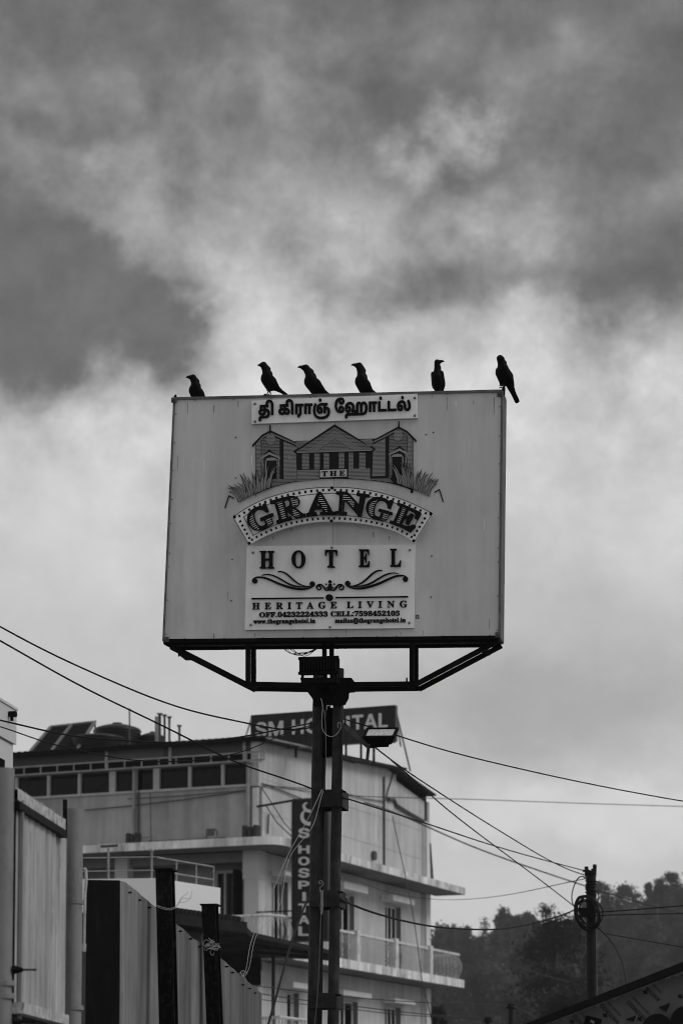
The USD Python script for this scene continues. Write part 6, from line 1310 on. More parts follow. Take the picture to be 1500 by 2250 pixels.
# ================================================================ NEARER WHITE TERRACE WITH A RAILING (behind the fence)
look('bright_wall', 0.74, rough=0.8, var=0.04, scale=1.0)
look('tile_dark', 0.012, var=0.4, scale=6, spec=.15)
tz = thing('terrace_house', 'white terrace parapet with pale pipe railing and tile edge, behind the tin fence', 'house', P(345, 2010, 40))
K0 = P(344, 1932, 40); K0[2] = 0
aR = math.radians(31); TR_D = np.array([math.sin(aR) , math.cos(aR), 0])
TRP = Plane(P(344, 1932, 40), TR_D, (TR_D[1], -TR_D[0], 0))
TLP = Plane(P(344, 1932, 40), (-math.cos(math.radians(8)), math.sin(math.radians(8)), 0), (-math.sin(math.radians(8)), -math.cos(math.radians(8)), 0))
sR = TRP.loc(484, 1960)[0]; zT = TRP.loc(344, 1930)[1]; zB = TRP.loc(446, 2017)[1]
mb = MB(); TRP.box(mb, 0, sR, -0.2, 0, zB, zT); mb.build('parapet', 'bright_wall', tz)
mb = MB(); TLP.box(mb, 0.0, 2.2, -0.2, 0, zB, zT); mb.build('parapet', 'bright_wall', tz)
mb = MB(); TRP.box(mb, 0.2, sR - .1, -3.0, -.3, 0, zB + .3); mb.build('wall', look('shade_wall', 0.06, var=.2), tz)
mb = MB(); TRP.box(mb, 0.0, sR + .3, -.25, .35, zB - .22, zB - .03); mb.build('eave', 'tile_dark', tz)
for k in range(int(sR / .12) + 2):     # round tiles along the eave
    s = k * .12
    mb = MB(); mb.tube([TRP.pt(s, -.1, zB + .03), TRP.pt(s, .36, zB - .0)], .05, 8); mb.build('tile', 'tile_dark', tz)
for dz, sN in ((0.36, 0), (0.14, 0)):
    mb = MB(); mb.tube([TLP.pt(2.0, -.1, zT + dz), TLP.pt(0, -.1, zT + dz)], .012, 6); mb.build('rail', 'pipe_grey', tz)
    mb = MB(); mb.tube([TRP.pt(0, -.1, zT + dz), TRP.pt(sR * .97, -.1, zT + dz)], .015, 6); mb.build('rail', 'pipe_grey', tz)
for s in (0.0, .38, .69, .97):
    mb = MB(); mb.tube([TRP.pt(s * sR, -.1, zT - .02), TRP.pt(s * sR, -.1, zT + (.36 if s else .44))], .014 if s else .02, 6)
    if s == 0: mb.mesh(trimesh.creation.icosphere(1, .04).apply_translation(TRP.pt(0, -.1, zT + .46)))
    mb.build('rail_post', 'pipe_grey', tz)
ant = thing('antenna_mast', 'thin T-shaped grey mast in front of the upper slab, left of the railing', 'mast', P(238, 1935, 42))
mb = MB(); mb.tube([P(238, 1940, 42), P(238, 1860, 42)], .022, 6); mb.build('shaft', 'pipe_grey', ant)
mb = MB(); bar(mb, P(221, 1861, 42), P(259, 1858.5, 42), .04); mb.build('crossbar', 'pipe_dark', ant)

# ================================================================ TIN FENCE WITH TWO STEEL POSTS
look('tin_sheet', 0.17, rough=0.55, var=0.22, scale=2.0, streak=0.55, streak_scale=9, dirt=0.35, dirt_scale=4, dirt_to=0.10, spec=0.3)
look('tin_dark', 0.005, rough=0.8, spec=.03, var=0.2, scale=4, dirt=.3, dirt_scale=9, dirt_to=.02)
look('post_black', 0.004, spec=.08, rough=0.6, var=0.4, scale=9, streak=.5, streak_scale=30, dirt=0.6, dirt_scale=40, dirt_to=0.035, bump=.3)
fen = thing('tin_fence', 'tin sheet fence stepping down from a dark end panel at lower left', 'fence', P(262, 1935, 14.6) * [1, 1, 0])
FA, FB = P(262, 2250, 14.6), P(576, 2250, 19.2)
FD = FB - FA; FD[2] = 0; LF = np.linalg.norm(FD); FD /= LF
FP = Plane(FA, FD, (FD[1], -FD[0], 0))


def tin(name, pts_top, x_end, m, seed, amp=0.004, label=None):
    """one ribbed sheet: top edge traced, foot on the ground"""
    tp = [FP.loc(x, y) for x, y in pts_top]
    s0, s1 = tp[0][0], tp[-1][0]
    n = 90
    s = np.linspace(s0, s1, n)
    zt = np.interp(s, [q[0] for q in tp], [q[1] for q in tp])
    rng = np.random.default_rng(seed)
    rel = amp * (np.abs(np.sin(s * 9.5 + seed)) ** 6) + 0.005 * np.sin(s * 2.7 + seed) + .001 * np.sin(s * 31)
    v = []
    for k, u in enumerate(np.linspace(0, 1, 14)):
        wob = rel + 0.006 * np.sin(s * 3 + u * 5 + seed) * min(1, u * 3)
        v.append(FP.pts(np.stack([s, wob, zt * (1 - u)], 1)))
    v = np.vstack(v); f = []
    r, c = np.meshgrid(np.arange(13), np.arange(n - 1), indexing='ij')
    f = np.stack([r * n + c, r * n + c + 1, (r + 1) * n + c + 1, (r + 1) * n + c], -1).reshape(-1, 4)
    mb = MB(); mb.add(v, f); mb.add(v - FP.N * 0.003, f[:, ::-1])
    return mb.build(name, m, fen, smooth=True, label=label)


tin('sheet', [(262.5, 1936), (275, 1940), (300, 1960), (325, 1981), (352, 2002), (366, 2013)], 0, 'tin_sheet', 1)
tin('sheet', [(367, 2014), (384, 2030), (405, 2045), (420, 2060)], 0, look('tin_sheet_darker', 0.13, rough=.55, var=.2, scale=2, streak=.55, streak_scale=10, dirt=.35, dirt_scale=4, dirt_to=.1, spec=.3), 4)
tin('sheet', [(421, 2061), (438, 2071), (452, 2082), (466, 2093)], 0, 'tin_sheet', 6)
tin('sheet', [(467, 2094), (480, 2101), (500, 2118), (530, 2146), (560, 2173), (575, 2186)], 0, 'tin_sheet_darker', 9)
d0, d1 = P(190, 1934, 14.15), P(263, 1935, 14.57)
mb = MB(); v = np.array([d0, d1, [d1[0], d1[1], 0], [d0[0], d0[1], 0]]); bk = np.array([0, .02, 0]); mb.add(np.vstack([v, v + bk]), [[0, 1, 2, 3], [4, 7, 6, 5], [0, 4, 5, 1], [1, 5, 6, 2], [0, 3, 7, 4]])
mb.build('end_panel', 'tin_dark', fen, label='flat dark end panel')
random.seed(3)
for x, y in ((281, 1957), (302, 1974), (324, 1990), (392, 2042), (415, 2059), (436, 2076), (508, 2133), (545, 2168), (557, 2178), (495, 2120), (530, 2160)):
    q = FP.loc(x, y + 5)
    mb = MB(); mb.tube([FP.pt(q[0], -.02, q[1]), FP.pt(q[0], .018, q[1]), FP.pt(q[0], .024, q[1])], [.006, .006, .004], 7); mb.build('roofing_screw', 'post_black', fen)


def steel_post(label, x_top, y_top, x_bot, wpx, d):
    b = P(x_bot, 2250, d); t_ = P(x_top, y_top, d); w = wpx / F * d
    g_ = b + (b - t_) * (b[2] / (t_[2] - b[2]))
    th = thing('steel_post', label, 'post', g_)
    ax = np.array([.985, -.17, 0]); ay = np.array([.17, .985, 0])
    up = (t_ - g_)
    mb = MB()
    for o, ww, hh in ((-ay * w * .46, w, w * .1), (ay * w * .46, w, w * .1)):   # H section: two flanges and a web
        v = np.array([p + ax * ww / 2 * i + (o + ay * hh / 2 * j) for p in (g_, t_) for i in (-1, 1) for j in (-1, 1)]); mb.add(v, CUBE_F)
    mb.build('flange', 'post_black', th)
    mb = MB(); v = np.array([p + ax * w * .07 * i + ay * w * .4 * j for p in (g_, t_) for i in (-1, 1) for j in (-1, 1)]); mb.add(v, CUBE_F); mb.build('web', 'post_black', th)
    mb = MB(); c = t_ + up / np.linalg.norm(up) * .006 + ax * .006
    v = np.array([c + ax * w * .62 * i + ay * w * .75 * j + np.array([0, 0, .005 * k]) for i in (-1, 1) for j in (-1, 1) for k in (-1, 1)]); mb.add(v[[0, 1, 2, 3, 4, 5, 6, 7]], np.array([[0, 1, 3, 2], [4, 6, 7, 5], [0, 4, 5, 1], [2, 3, 7, 6], [0, 2, 6, 4], [1, 5, 7, 3]])); mb.build('cap_plate', 'post_black', th)
    return th


steel_post('taller black steel post with a wire twisted round it, left of the tin fence', 362.5, 1915, 370.5, 35, 15.3)
steel_post('shorter black steel post with a tangle of wire, right of the taller one', 461, 1992, 472, 31, 16.9)


def px_wire(pts, d0, d1, r, n=50):
    p = np.asarray(pts, float)
    L_ = np.r_[0, np.cumsum(np.linalg.norm(np.diff(p, axis=0), axis=1))]; L_ /= L_[-1]
    q = spline(np.column_stack([p, L_ * 100]), n)
    dep = d0 + (d1 - d0) * np.linspace(0, 1, n)
    return np.array([P(x, y, d) for (x, y, _), d in zip(q, dep)])


mb = MB()
mb.tube(px_wire([(344, 1990), (356, 1994), (372, 1997), (381, 1995), (388, 1990), (393, 1983), (399, 1973), (407, 1967), (413, 1961)], 15.2, 15.2, .0026, 30), .0015, 5)
mb.tube(px_wire([(344, 1993), (358, 1998), (374, 2000), (383, 1997), (390, 1991), (394, 1984), (404, 1974), (414, 1976), (420, 1968), (422, 1958)], 15.19, 15.2, .0026, 30), .0015, 5)
mb.tube(px_wire([(393, 1984), (401, 1984), (412, 1980), (420, 1974)], 15.2, 15.2, .0024, 14), .0014, 5)
top(mb, 'tie_wire', 'wire_pale', 'bent pale wire wrapped round the taller steel post, ends pointing right', 'wire')
rg = np.random.default_rng(2)
mb = MB()
for k in range(7):
    c = [(447 + 6 * rg.random(), 2078 + 8 * rg.random())] + [(452 + 26 * t + 4 * rg.standard_normal(), 2078 + 5 * rg.standard_normal() + t * 5) for t in (.25, .5, .75)] + [(483 + 2 * rg.standard_normal(), 2084 + 4 * rg.standard_normal())]
    mb.tube(px_wire(c, 16.8, 16.8, .002, 18), .0013, 5)
for c in ([(453, 2080), (460, 2072), (470, 2066)], [(455, 2082), (463, 2073), (472, 2069)], [(463, 2090), (464, 2098), (467, 2100), (469, 2094)]):
    mb.tube(px_wire(c, 16.8, 16.8, .002, 12), .0014, 5)
top(mb, 'tie_wire', 'wire_pale', 'tangle of pale wire round the shorter steel post', 'wire')

# ================================================================ LEFT EDGE: panelled wall, coping, two drain pipes
look('panel_streaked', 0.36, rough=0.75, var=0.14, scale=3, streak=0.45, streak_scale=18, dirt=0.6, dirt_scale=9, dirt_to=0.16)
look('coping_stone', 0.42, rough=0.95, var=0.35, scale=22, dirt=0.9, dirt_scale=34, dirt_to=0.07, bump=.5)
look('pvc_pipe', 0.20, rough=0.5, var=0.12, scale=3, dirt=0.5, dirt_scale=10, dirt_to=0.08, streak=.15)
lw = thing('panelled_wall', 'pale streaked panel wall with rough stone coping at the left edge', 'wall', P(90, 2250, 11) * [1, 1, 0])
wa, wb = P(36, 2250, 11.0), P(141, 2250, 12.3)
WD = wb - wa; WD[2] = 0; LW = np.linalg.norm(WD); WD /= LW
WP = Plane(wa, WD, (WD[1], -WD[0], 0))
ztop = lambda x, y: WP.loc(x, y)
(s0, z0), (s1, z1) = WP.loc(37, 1745), WP.loc(140, 1816)
b0, b1 = WP.loc(37, 2207), WP.loc(134, 2234)
n_ = 60
ss = np.linspace(-.05, LW, n_); uu = np.linspace(0, 1, 12)
rel = -.022 * np.exp(-((ss / LW - .86) / .06) ** 2) + .003 * np.sin(ss * 40)
v = np.vstack([WP.pts(np.stack([ss, rel, (z0 + .03 + (z1 - z0) * (ss - s0) / (s1 - s0)) * (1 - u) + (b0[1] + (b1[1] - b0[1]) * (ss - b0[0]) / (b1[0] - b0[0])) * u], 1)) for u in uu])
r, c = np.meshgrid(np.arange(11), np.arange(n_ - 1), indexing='ij')
f = np.stack([r * n_ + c, r * n_ + c + 1, (r + 1) * n_ + c + 1, (r + 1) * n_ + c], -1).reshape(-1, 4)
mb = MB(); mb.add(v, f); mb.build('panel', 'panel_streaked', lw, smooth=40)
mb = MB(); WP.box(mb, -.1, LW, -.12, -.06, 0, min(z0, z1)); mb.build('backing', look('wall_behind', .1), lw)
ca, cb = WP.loc(30, 1731), WP.loc(138, 1802)
mb = MB(); rgn = np.random.default_rng(8)
nn = 120; sC = np.linspace(ca[0] + .035, cb[0], nn)
zc = np.interp(sC, [ca[0], cb[0]], [ca[1], cb[1]])
j_ = rgn.normal(0, .0022, nn)
rows = [WP.pts(np.stack([sC, np.full(nn, .014) + rgn.normal(0, .0012, nn), zc - .052 + rgn.normal(0, .002, nn)], 1)), WP.pts(np.stack([sC, np.full(nn, .014) + rgn.normal(0, .0012, nn), zc + j_], 1)), WP.pts(np.stack([sC, np.full(nn, -.2), zc + j_ + .01], 1)), WP.pts(np.stack([sC, np.full(nn, -.2), zc - .052], 1))]
v = np.vstack(rows); k = np.arange(nn - 1); f = [np.stack([a * nn + k, a * nn + k + 1, b * nn + k + 1, b * nn + k], 1) for a, b in ((0, 1), (1, 2), (2, 3), (3, 0))]
mb.add(v, np.vstack(f + [np.array([[nn - 1, 2 * nn - 1, 3 * nn - 1, 4 * nn - 1]])])); mb.build('coping', 'coping_stone', lw)
mb = MB(); bar(mb, WP.pt(ca[0] + .03, .004, ca[1] - .075), WP.pt(cb[0], .004, cb[1] - .075), .04, .035); mb.build('shadow_gap_strip', 'post_black', lw)
mb = MB(); WP.box(mb, -.005, .02, .004, .02, b0[1] - .3, z0 - .02); mb.build('edge_trim', 'pvc_pipe', lw)
mb = MB(); bar(mb, WP.pt(b0[0] - .05, .01, b0[1] - .02), WP.pt(b1[0], .01, b1[1] - .02), .06, .05); mb.build('bottom_ledge', 'coping_stone', lw)
mb = MB(); WP.box(mb, -.1, LW, -.05, -.01, 0, min(b0[1], b1[1]) - .08); mb.build('lower_panel', look('lower_panel', .16, var=.2, streak=.3), lw)
for x, y in ((38, 2132), (38, 2246)):
    q = WP.loc(x, y, 0.02)
    mb = MB(); mb.tube([WP.pt(q[0], .0, q[1]), WP.pt(q[0], .045, q[1])], [.022, .009], 8); mb.tube([WP.pt(q[0], .04, q[1]), WP.pt(q[0], .105, q[1])], .005, 6); mb.build('anchor_bolt', 'post_black', lw)
a = P(144, 1779, 12.25)
mb = MB(); bar(mb, P(143, 1840, 12.28), P(143, 1758, 12.28), .030, .02); mb.build('end_bracket', 'post_black', lw)


def drain(label, x0, x1, ytop, d, joints, sides=28):
    r = (x1 - x0) / 2 / F * d; xc = (x0 + x1) / 2
    t_ = P(xc, ytop, d)
    th = thing('drain_pipe', label, 'pipe', [t_[0], t_[1], 0])
    mb = MB(); b_ = np.array([t_[0], t_[1], 0.0])
    zs = [0] ; rr = [r]
    mb.tube([b_, t_], r, sides); mb.build('pipe', 'pvc_pipe', th, smooth=40)
    for y in joints:
        j = P(xc, y, d)
        mb = MB(); mb.tube([j - [0, 0, .012], j - [0, 0, .01], j + [0, 0, .01], j + [0, 0, .012]], [r, r * 1.045, r * 1.045, r], sides); mb.build('socket', 'pvc_pipe', th, smooth=40)
    return th


drain('fat grey drain pipe cut by the left edge of the picture', -14, 32, 1690, 10.9, (2162, 2190))
drain('grey drain pipe between the panelled wall and the dark end panel', 141, 183, 1779, 12.4, (1983, 2216))
mb = MB(); mb.tube(px_wire([(183, 1911), (187, 1910), (189, 1918), (189, 1940), (187, 1960), (186, 1990), (186, 2010)], 12.6, 12.6, .008, 30), .0075, 8); mb.tube([P(186, 2010, 12.6), P(185, 2075, 12.6)], .006, 8); mb.tube([P(185, 2075, 12.6), P(184, 2092, 12.6)], .011, 8)
top(mb, 'conduit', 'wire_pale', 'thin white conduit bent over beside the grey drain pipe', 'conduit')
# white house corner at the far left
wh = thing('white_house', 'pale house corner with a groove and small dark lamp at the left edge', 'house', P(20, 1690, 25) * [1, 1, 0])
ha, hb = P(-60, 1700, 24.0), P(35, 1700, 25.5)
HD = hb - ha; HD[2] = 0; HL = np.linalg.norm(HD); HD /= HL
HP = Plane(ha, HD, (HD[1], -HD[0], 0))
zt = HP.loc(35, 1562)[1]
zg = HP.loc(30, 1636)[1]
mb = MB(); HP.box(mb, -1, HL, -1.5, 0, zg + .012, zt); mb.build('upper_wall', look('house_paint', .52, rough=.8, var=.05, scale=1.5), wh)
mb = MB(); HP.box(mb, -1, HL - .03, -1.5, -.025, 0, zg); mb.build('wall', 'house_paint', wh)
mb = MB(); HP.box(mb, -1, HL + .012, -1.52, .012, zt + .002, zt + .03); mb.build('coping', 'house_paint', wh)
q = HP.loc(19, 1570); mb = MB(); HP.box(mb, q[0] - .03, q[0] + .02, 0, .09, q[1] - .03, q[1] + .03, .01); HP.box(mb, q[0] - .012, q[0] + .012, .02, .05, q[1] - .07, q[1] - .03); mb.build('lamp', 'post_black', wh)
q = HP.loc(10, 1671); mb = MB(); HP.box(mb, -1, q[0], -.02, .004, q[1] - .8, q[1]); mb.build('window', 'interior', wh)

# ================================================================ UTILITY POLE WITH A COIL OF CABLE
look('pole_wood', 0.015, spec=.15, rough=0.8, var=0.4, scale=12, streak=.4, streak_scale=20, bump=.4)
DP = 32.0
up = thing('utility_pole', 'dark slim utility pole with a broken top and wire bindings, in front of the trees', 'utility pole', P(1300, 2250, DP) * [1, 1, 0])
t0, t1 = P(1297, 1922, DP), P(1299.5, 2190, DP)
t1 = t0 + (t1 - t0) * (t0[2] / (t0[2] - t1[2]))
mb = MB(); mb.tube([t0, (t0 + t1) / 2, t1], [.060, .066, .075], 14); mb.build('pole', 'pole_wood', up, smooth=40)
mb = MB(); mb.tube([t0 + [.058, -.02, 0], t1 + [.075, -.02, 0]], .012, 6); mb.build('edge_conduit', look('conduit_light', .09, var=.3), up)
mb = MB()
for dx, y, h in ((-.05, 1906, .02), (-.03, 1912, .0), (.05, 1903, .04), (.03, 1909, -.01), (0.0, 1916, .02)):
    a = P(1297, y, DP); bar(mb, t0 + [dx, 0, -.03], a + [dx * 1.1, 0, h * .4], np.random.default_rng(int(y)).uniform(.018, .035), .05)
bar(mb, t0 + [-.06, 0, .02], t0 + [.06, 0, .02], .05, .06); mb.build('pole_top', 'pole_wood', up)
for y in (1916, 1920, 1937, 1944, 1950, 1957, 1964):
    a = P(1297.5, y, DP); an = np.linspace(0, 2 * math.pi, 17)
    mb = MB(); tl = random.uniform(-.02, .02)
    mb.tube(np.stack([a[0] + .068 * np.cos(an), a[1] + .068 * np.sin(an), a[2] + tl * np.cos(an)], 1), .009, 5, caps=False); mb.build('binding', 'cable_black', up)
mb = MB(); bar(mb, P(1287, 1915, DP), P(1280, 1914, DP), .03); bar(mb, P(1308, 1937, DP), P(1316, 1939, DP), .015); mb.build('hook', 'cable_black', up)
mb = MB(); bar(mb, P(1268, 2000, DP - .1), P(1300, 2002, DP - .1), .06, .05); mb.mesh(trimesh.creation.box([.16, .08, .12]).apply_translation(P(1289, 2006, DP - .12))); mb.build('clamp', 'cable_black', up)
cc, rgc = P(1290, 2009, DP - .12), np.random.default_rng(4)
mb = MB()
for k in range(11):
    an = np.linspace(0, 2 * math.pi, 49)
    ra_, rb_ = .135 + rgc.normal(0, .022), .215 + rgc.normal(0, .016)
    dx, dz = rgc.normal(0, .014), rgc.normal(0, .016); ro = .38 + rgc.normal(0, .12)
    mj, mn = np.array([math.sin(ro), 0, -math.cos(ro)]), np.array([math.cos(ro), 0, math.sin(ro)])
    wob = 1 + .03 * np.sin(an * 3 + k)
    mb.tube(cc + [dx, -.012 * k, dz] + (rb_ * wob * np.sin(an))[:, None] * mj + (ra_ * wob * np.cos(an))[:, None] * mn, .0085, 6, caps=False)
top(mb, 'cable_coil', 'cable_black', 'oval coil of black cable hanging on the utility pole', 'cable coil')
mb = MB(); mb.tube(px_wire([(1262, 1994), (1256, 1978), (1257, 1960), (1265, 1938), (1275, 1927), (1283, 1928), (1289, 1938)], DP - .1, DP - .05, .01, 40), .008, 6)
top(mb, 'cable_loop', 'cable_black', 'loop of cable arching from the coil to the top of the utility pole', 'cable')
mb = MB(); mb.tube(px_wire([(1308, 1957), (1314, 1966), (1314, 1978), (1308, 1987), (1303, 1982)], DP - .1, DP - .1, .01, 24), .008, 6); mb.tube(px_wire([(1306, 1983), (1318, 1994)], DP - .1, DP - .1, .01, 6), .007, 6); mb.tube(px_wire([(1291, 1980), (1307, 1960)], DP - .1, DP - .1, .01, 6), .005, 6)
top(mb, 'cable_loop', 'cable_black', 'short loop of cable on the right side of the utility pole', 'cable')

# ================================================================ CABLES
WIRES = [  # label, points in the photograph, distance at both ends, radius, material
    ('cable from the left edge to the mast, uppermost of those on the left', [(-40, 1355), (0, 1377), (100, 1430), (225, 1488), (330, 1532), (420, 1562), (540, 1589), (624, 1603), (690, 1597)], 15, 19.1, .0062, 0),
    ('cable from the left edge across the hospital to the upper mast collar', [(-40, 1386), (0, 1408), (100, 1465), (200, 1519), (280, 1558), (428, 1631), (500, 1667), (620, 1710), (688, 1735)], 14, 19.1, .0062, 0),
    ('sagging cable from the left edge over the ribbed roof to the mast', [(-40, 1575), (0, 1583), (140, 1614), (300, 1629), (371, 1632), (484, 1626), (586, 1609), (692, 1588)], 15, 19.1, .0062, 0),
    ('thin sagging cable from the left edge across the ribbon windows to the mast', [(-40, 1586), (0, 1597), (100, 1631), (200, 1655), (280, 1669), (359, 1674), (461, 1667), (541, 1649), (620, 1615), (692, 1594)], 15, 19.1, .0045, 0),
    ('cable from the mast to the right edge, passing over the bright lamp glass', [(754, 1580), (800, 1594), (870, 1616), (960, 1644), (1100, 1680), (1300, 1724), (1500, 1761), (1560, 1771)], 19.0, 26, .0055, 0),
    ('cable from the lamp arm to the top of the utility pole', [(756, 1590), (823, 1642), (859, 1670), (960, 1739), (1050, 1797), (1136, 1850), (1208, 1892), (1286, 1924)], 19.1, DP, .0065, 0),
    ('cable from the lamp arm down to the coil on the utility pole', [(859, 1671), (900, 1706), (960, 1760), (1074, 1850), (1170, 1922), (1262, 1993)], 21, DP - .1, .0065, 0),
    ('cable from the upper mast collar to the top of the utility pole', [(752, 1752), (860, 1786), (960, 1818), (1056, 1850), (1208, 1894), (1284, 1914)], 19.1, DP, .0065, 0),
    ('grey cable far behind, running from the hospital wall down past the utility pole', [(800, 1764), (900, 1800), (1012, 1850), (1150, 1902), (1284, 1947), (1420, 1988), (1510, 2010)], 70, 90, .022, 1),
    ('nearly level faint cable from the hospital to the right edge', [(575, 1722), (757, 1748), (960, 1755), (1200, 1763), (1510, 1773)], 66, 75, .012, 1),
    ('thin cable from the hospital slab to the side of the utility pole', [(790, 1938), (850, 1960), (944, 1976), (1020, 1977), (1108, 1968), (1200, 1950), (1288, 1931)], 62, DP, .006, 0),
    ('thick sagging cable from the middle mast collar to the coil', [(748, 1976), (805, 2001), (869, 2020), (944, 2035.5), (1040, 2043), (1100, 2042), (1160, 2032), (1215, 2018), (1262, 2000)], 19.1, DP - .1, .0095, 0),
    ('upper of two cables from the coil to the right edge', [(1300, 2006), (1400, 1999), (1500, 1991), (1560, 1987)], DP, 26, .008, 0),
    ('lower of two cables from the coil to the right edge', [(1300, 2013), (1400, 2010), (1500, 2008), (1560, 2007)], DP, 26, .007, 0),
    ('cable drooping from the coil to the stall roof', [(1303, 2030), (1318, 2044), (1336, 2062), (1352, 2085), (1364, 2110), (1372, 2140), (1375, 2165)], DP, 30, .0085, 0),
    ('cable from the coil falling away to the right edge', [(1328, 2052), (1400, 2065), (1500, 2082), (1560, 2092)], DP, 28, .006, 0),
    ('thick black cable from the mast collar down to the lower edge', [(682, 1966), (672, 1985), (655, 2028), (640, 2072), (622, 2135), (590, 2250), (560, 2350)], 19.0, 14, .0085, 0),
    ('pale wire, left one of the crossing pair between mast and fence', [(707, 1735), (692, 1768), (672, 1808), (634, 1877), (612, 1928), (596, 1967), (565, 2036), (548, 2085), (544, 2112), (536, 2142)], 18.9, 18.5, .0020, 2),
    ('pale wire, right one of the crossing pair between mast and fence', [(710, 1738), (702, 1765), (683, 1822), (640, 1878), (630, 1905), (622, 1957), (601, 2014), (585, 2030), (567, 2050), (555, 2085), (541, 2142)], 18.9, 18.5, .0020, 2),
    ('dark cable hanging down the hospital front past the balcony', [(862, 1794), (878, 1870), (890, 1925), (905, 2000), (918, 2085), (928, 2160), (946, 2235), (950, 2262)], 60, 58, .012, 1),
    ('low cable crossing the bottom of the hospital, uppermost of three', [(564, 2167), (632, 2176), (793, 2194), (900, 2202), (1040, 2208), (1122, 2211)], 45, 48, .010, 1),
    ('low cable crossing the bottom of the hospital, middle of three', [(572, 2184), (672, 2199), (748, 2208), (852, 2221), (950, 2231), (1071, 2240)], 45, 48, .010, 1),
    ('low cable crossing the bottom of the hospital, lowest of three', [(572, 2197), (672, 2208), (752, 2216), (853, 2228), (950, 2235), (1071, 2244)], 45.5, 48, .008, 1),
    ('faint cable running from the short pole stub to the lower right', [(1122, 2211), (1150, 2222), (1180, 2238), (1230, 2262)], 48, 46, .010, 1),
    ('faint cable across the misty trees behind the balcony', [(944, 2064), (1040, 2096), (1120, 2121), (1182, 2140), (1250, 2158)], 80, 100, .015, 1),
]
look('cable_far', 0.04, rough=.8)
for lab, pts, d0, d1, r, m in WIRES:
    # cables that leave the picture run on beyond it
    if pts[0][0] < 0:
        pts = [(pts[0][0] - 700, pts[0][1] - 17.5 * (pts[1][1] - pts[0][1]) * .8)] + pts
    if pts[-1][0] >= 1500:
        e = (pts[-1][1] - pts[-2][1]) / (pts[-1][0] - pts[-2][0])
        pts = pts + [(pts[-1][0] + 700, pts[-1][1] + 700 * e * .9)]
    mb = MB(); mb.tube(px_wire(pts, d0, d1, r, 110), r, 6)
    top(mb, 'overhead_cable', ('cable_black', 'cable_far', 'wire_pale')[m], lab, 'cable')
mb = MB()
for k in range(5):
    mb.tube(px_wire([(622 + k * 4, 1423), (634 + k * 5, 1434 + (k % 3) * 2), (655 + k * 3, 1438 - (k % 2) * 4 + k), (680 + k * 2, 1432), (700 + k, 1421)], 19.3, 19.25, .003, 24), .0028, 5)
top(mb, 'cable_loop', 'cable_black', 'bunch of thin wires looping under the bottom of the billboard', 'cable')
mb = MB()
mb.tube(px_wire([(704, 1535), (707, 1575), (712, 1610), (722, 1618), (735, 1617), (745, 1606), (750, 1598)], 18.95, 18.95, .003, 30), .0017, 5)
top(mb, 'tie_wire', 'wire_pale', 'pale wire hanging in a loop between the mast pipes below the gusset', 'wire')
mb = MB(); mb.tube(px_wire([(742, 1600), (746, 1588), (749, 1592), (748, 1600)], 18.95, 18.95, .003, 12), .0017, 5)
top(mb, 'tie_wire', 'wire_pale', 'small curl of wire at the right mast pipe, at the end of the loop', 'wire')
mb = MB()
mb.tube(px_wire([(705, 1958), (704, 1950), (709, 1943), (705, 1936), (700, 1939), (706, 1942)], 18.92, 18.92, .003, 20), .0016, 5)
for k in range(3): mb.tube(px_wire([(703 + k * 3, 1957), (705 + k * 2, 1975), (704 + k * 3, 1990), (706, 2010)], 18.93, 18.93, .003, 12), .0016, 5)
top(mb, 'tie_wire', 'wire_pale', 'knot of wire on the middle mast collar', 'wire')
mb = MB()
mb.tube(px_wire([(706, 1995), (703, 2060), (700, 2140), (696, 2200), (690, 2260)], 18.98, 18.9, .003, 30), .004, 5)
top(mb, 'mast_cable', 'frame_edge', 'thin cable running down the mast pipes below the middle collar', 'cable')
mb = MB(); mb.tube(px_wire([(712, 1560), (716, 1650), (712, 1735)], 18.98, 18.98, .003, 20), .004, 5)
top(mb, 'mast_cable', 'frame_edge', 'thin cable on the mast pipes above the upper collar', 'cable')
mb = MB()
for c in ([(526, 2141), (534, 2134), (540, 2138)], [(528, 2138), (537, 2146), (542, 2136)], [(530, 2143), (536, 2150), (534, 2138)], [(537, 2150), (541, 2158), (536, 2164)]):
    mb.tube(px_wire(c, 18.5, 18.5, .003, 8), .0026, 5)
top(mb, 'tie_wire', 'wire_pale', 'frayed wire knot on the sloping top of the tin fence', 'wire')
for lab, x, yt in (('short dark pole stub with a cap, bottom right of the hospital', 1122, 2210), ('lower dark pole stub, cut by the bottom edge', 1071, 2239)):
    th = thing('pole_stub', lab, 'post', P(x, 2300, 48) * [1, 1, 0]); a = P(x, yt, 48)
    mb = MB(); mb.tube([[a[0], a[1], 0], a], .045, 8); mb.build('post', 'pole_wood', th)
    mb = MB(); mb.tube([a - [0, 0, .04], a + [0, 0, .03]], .07, 8); bar(mb, a + [-.09, 0, -.05], a + [.09, 0, -.05], .04); mb.build('insulator', 'pole_wood', th)

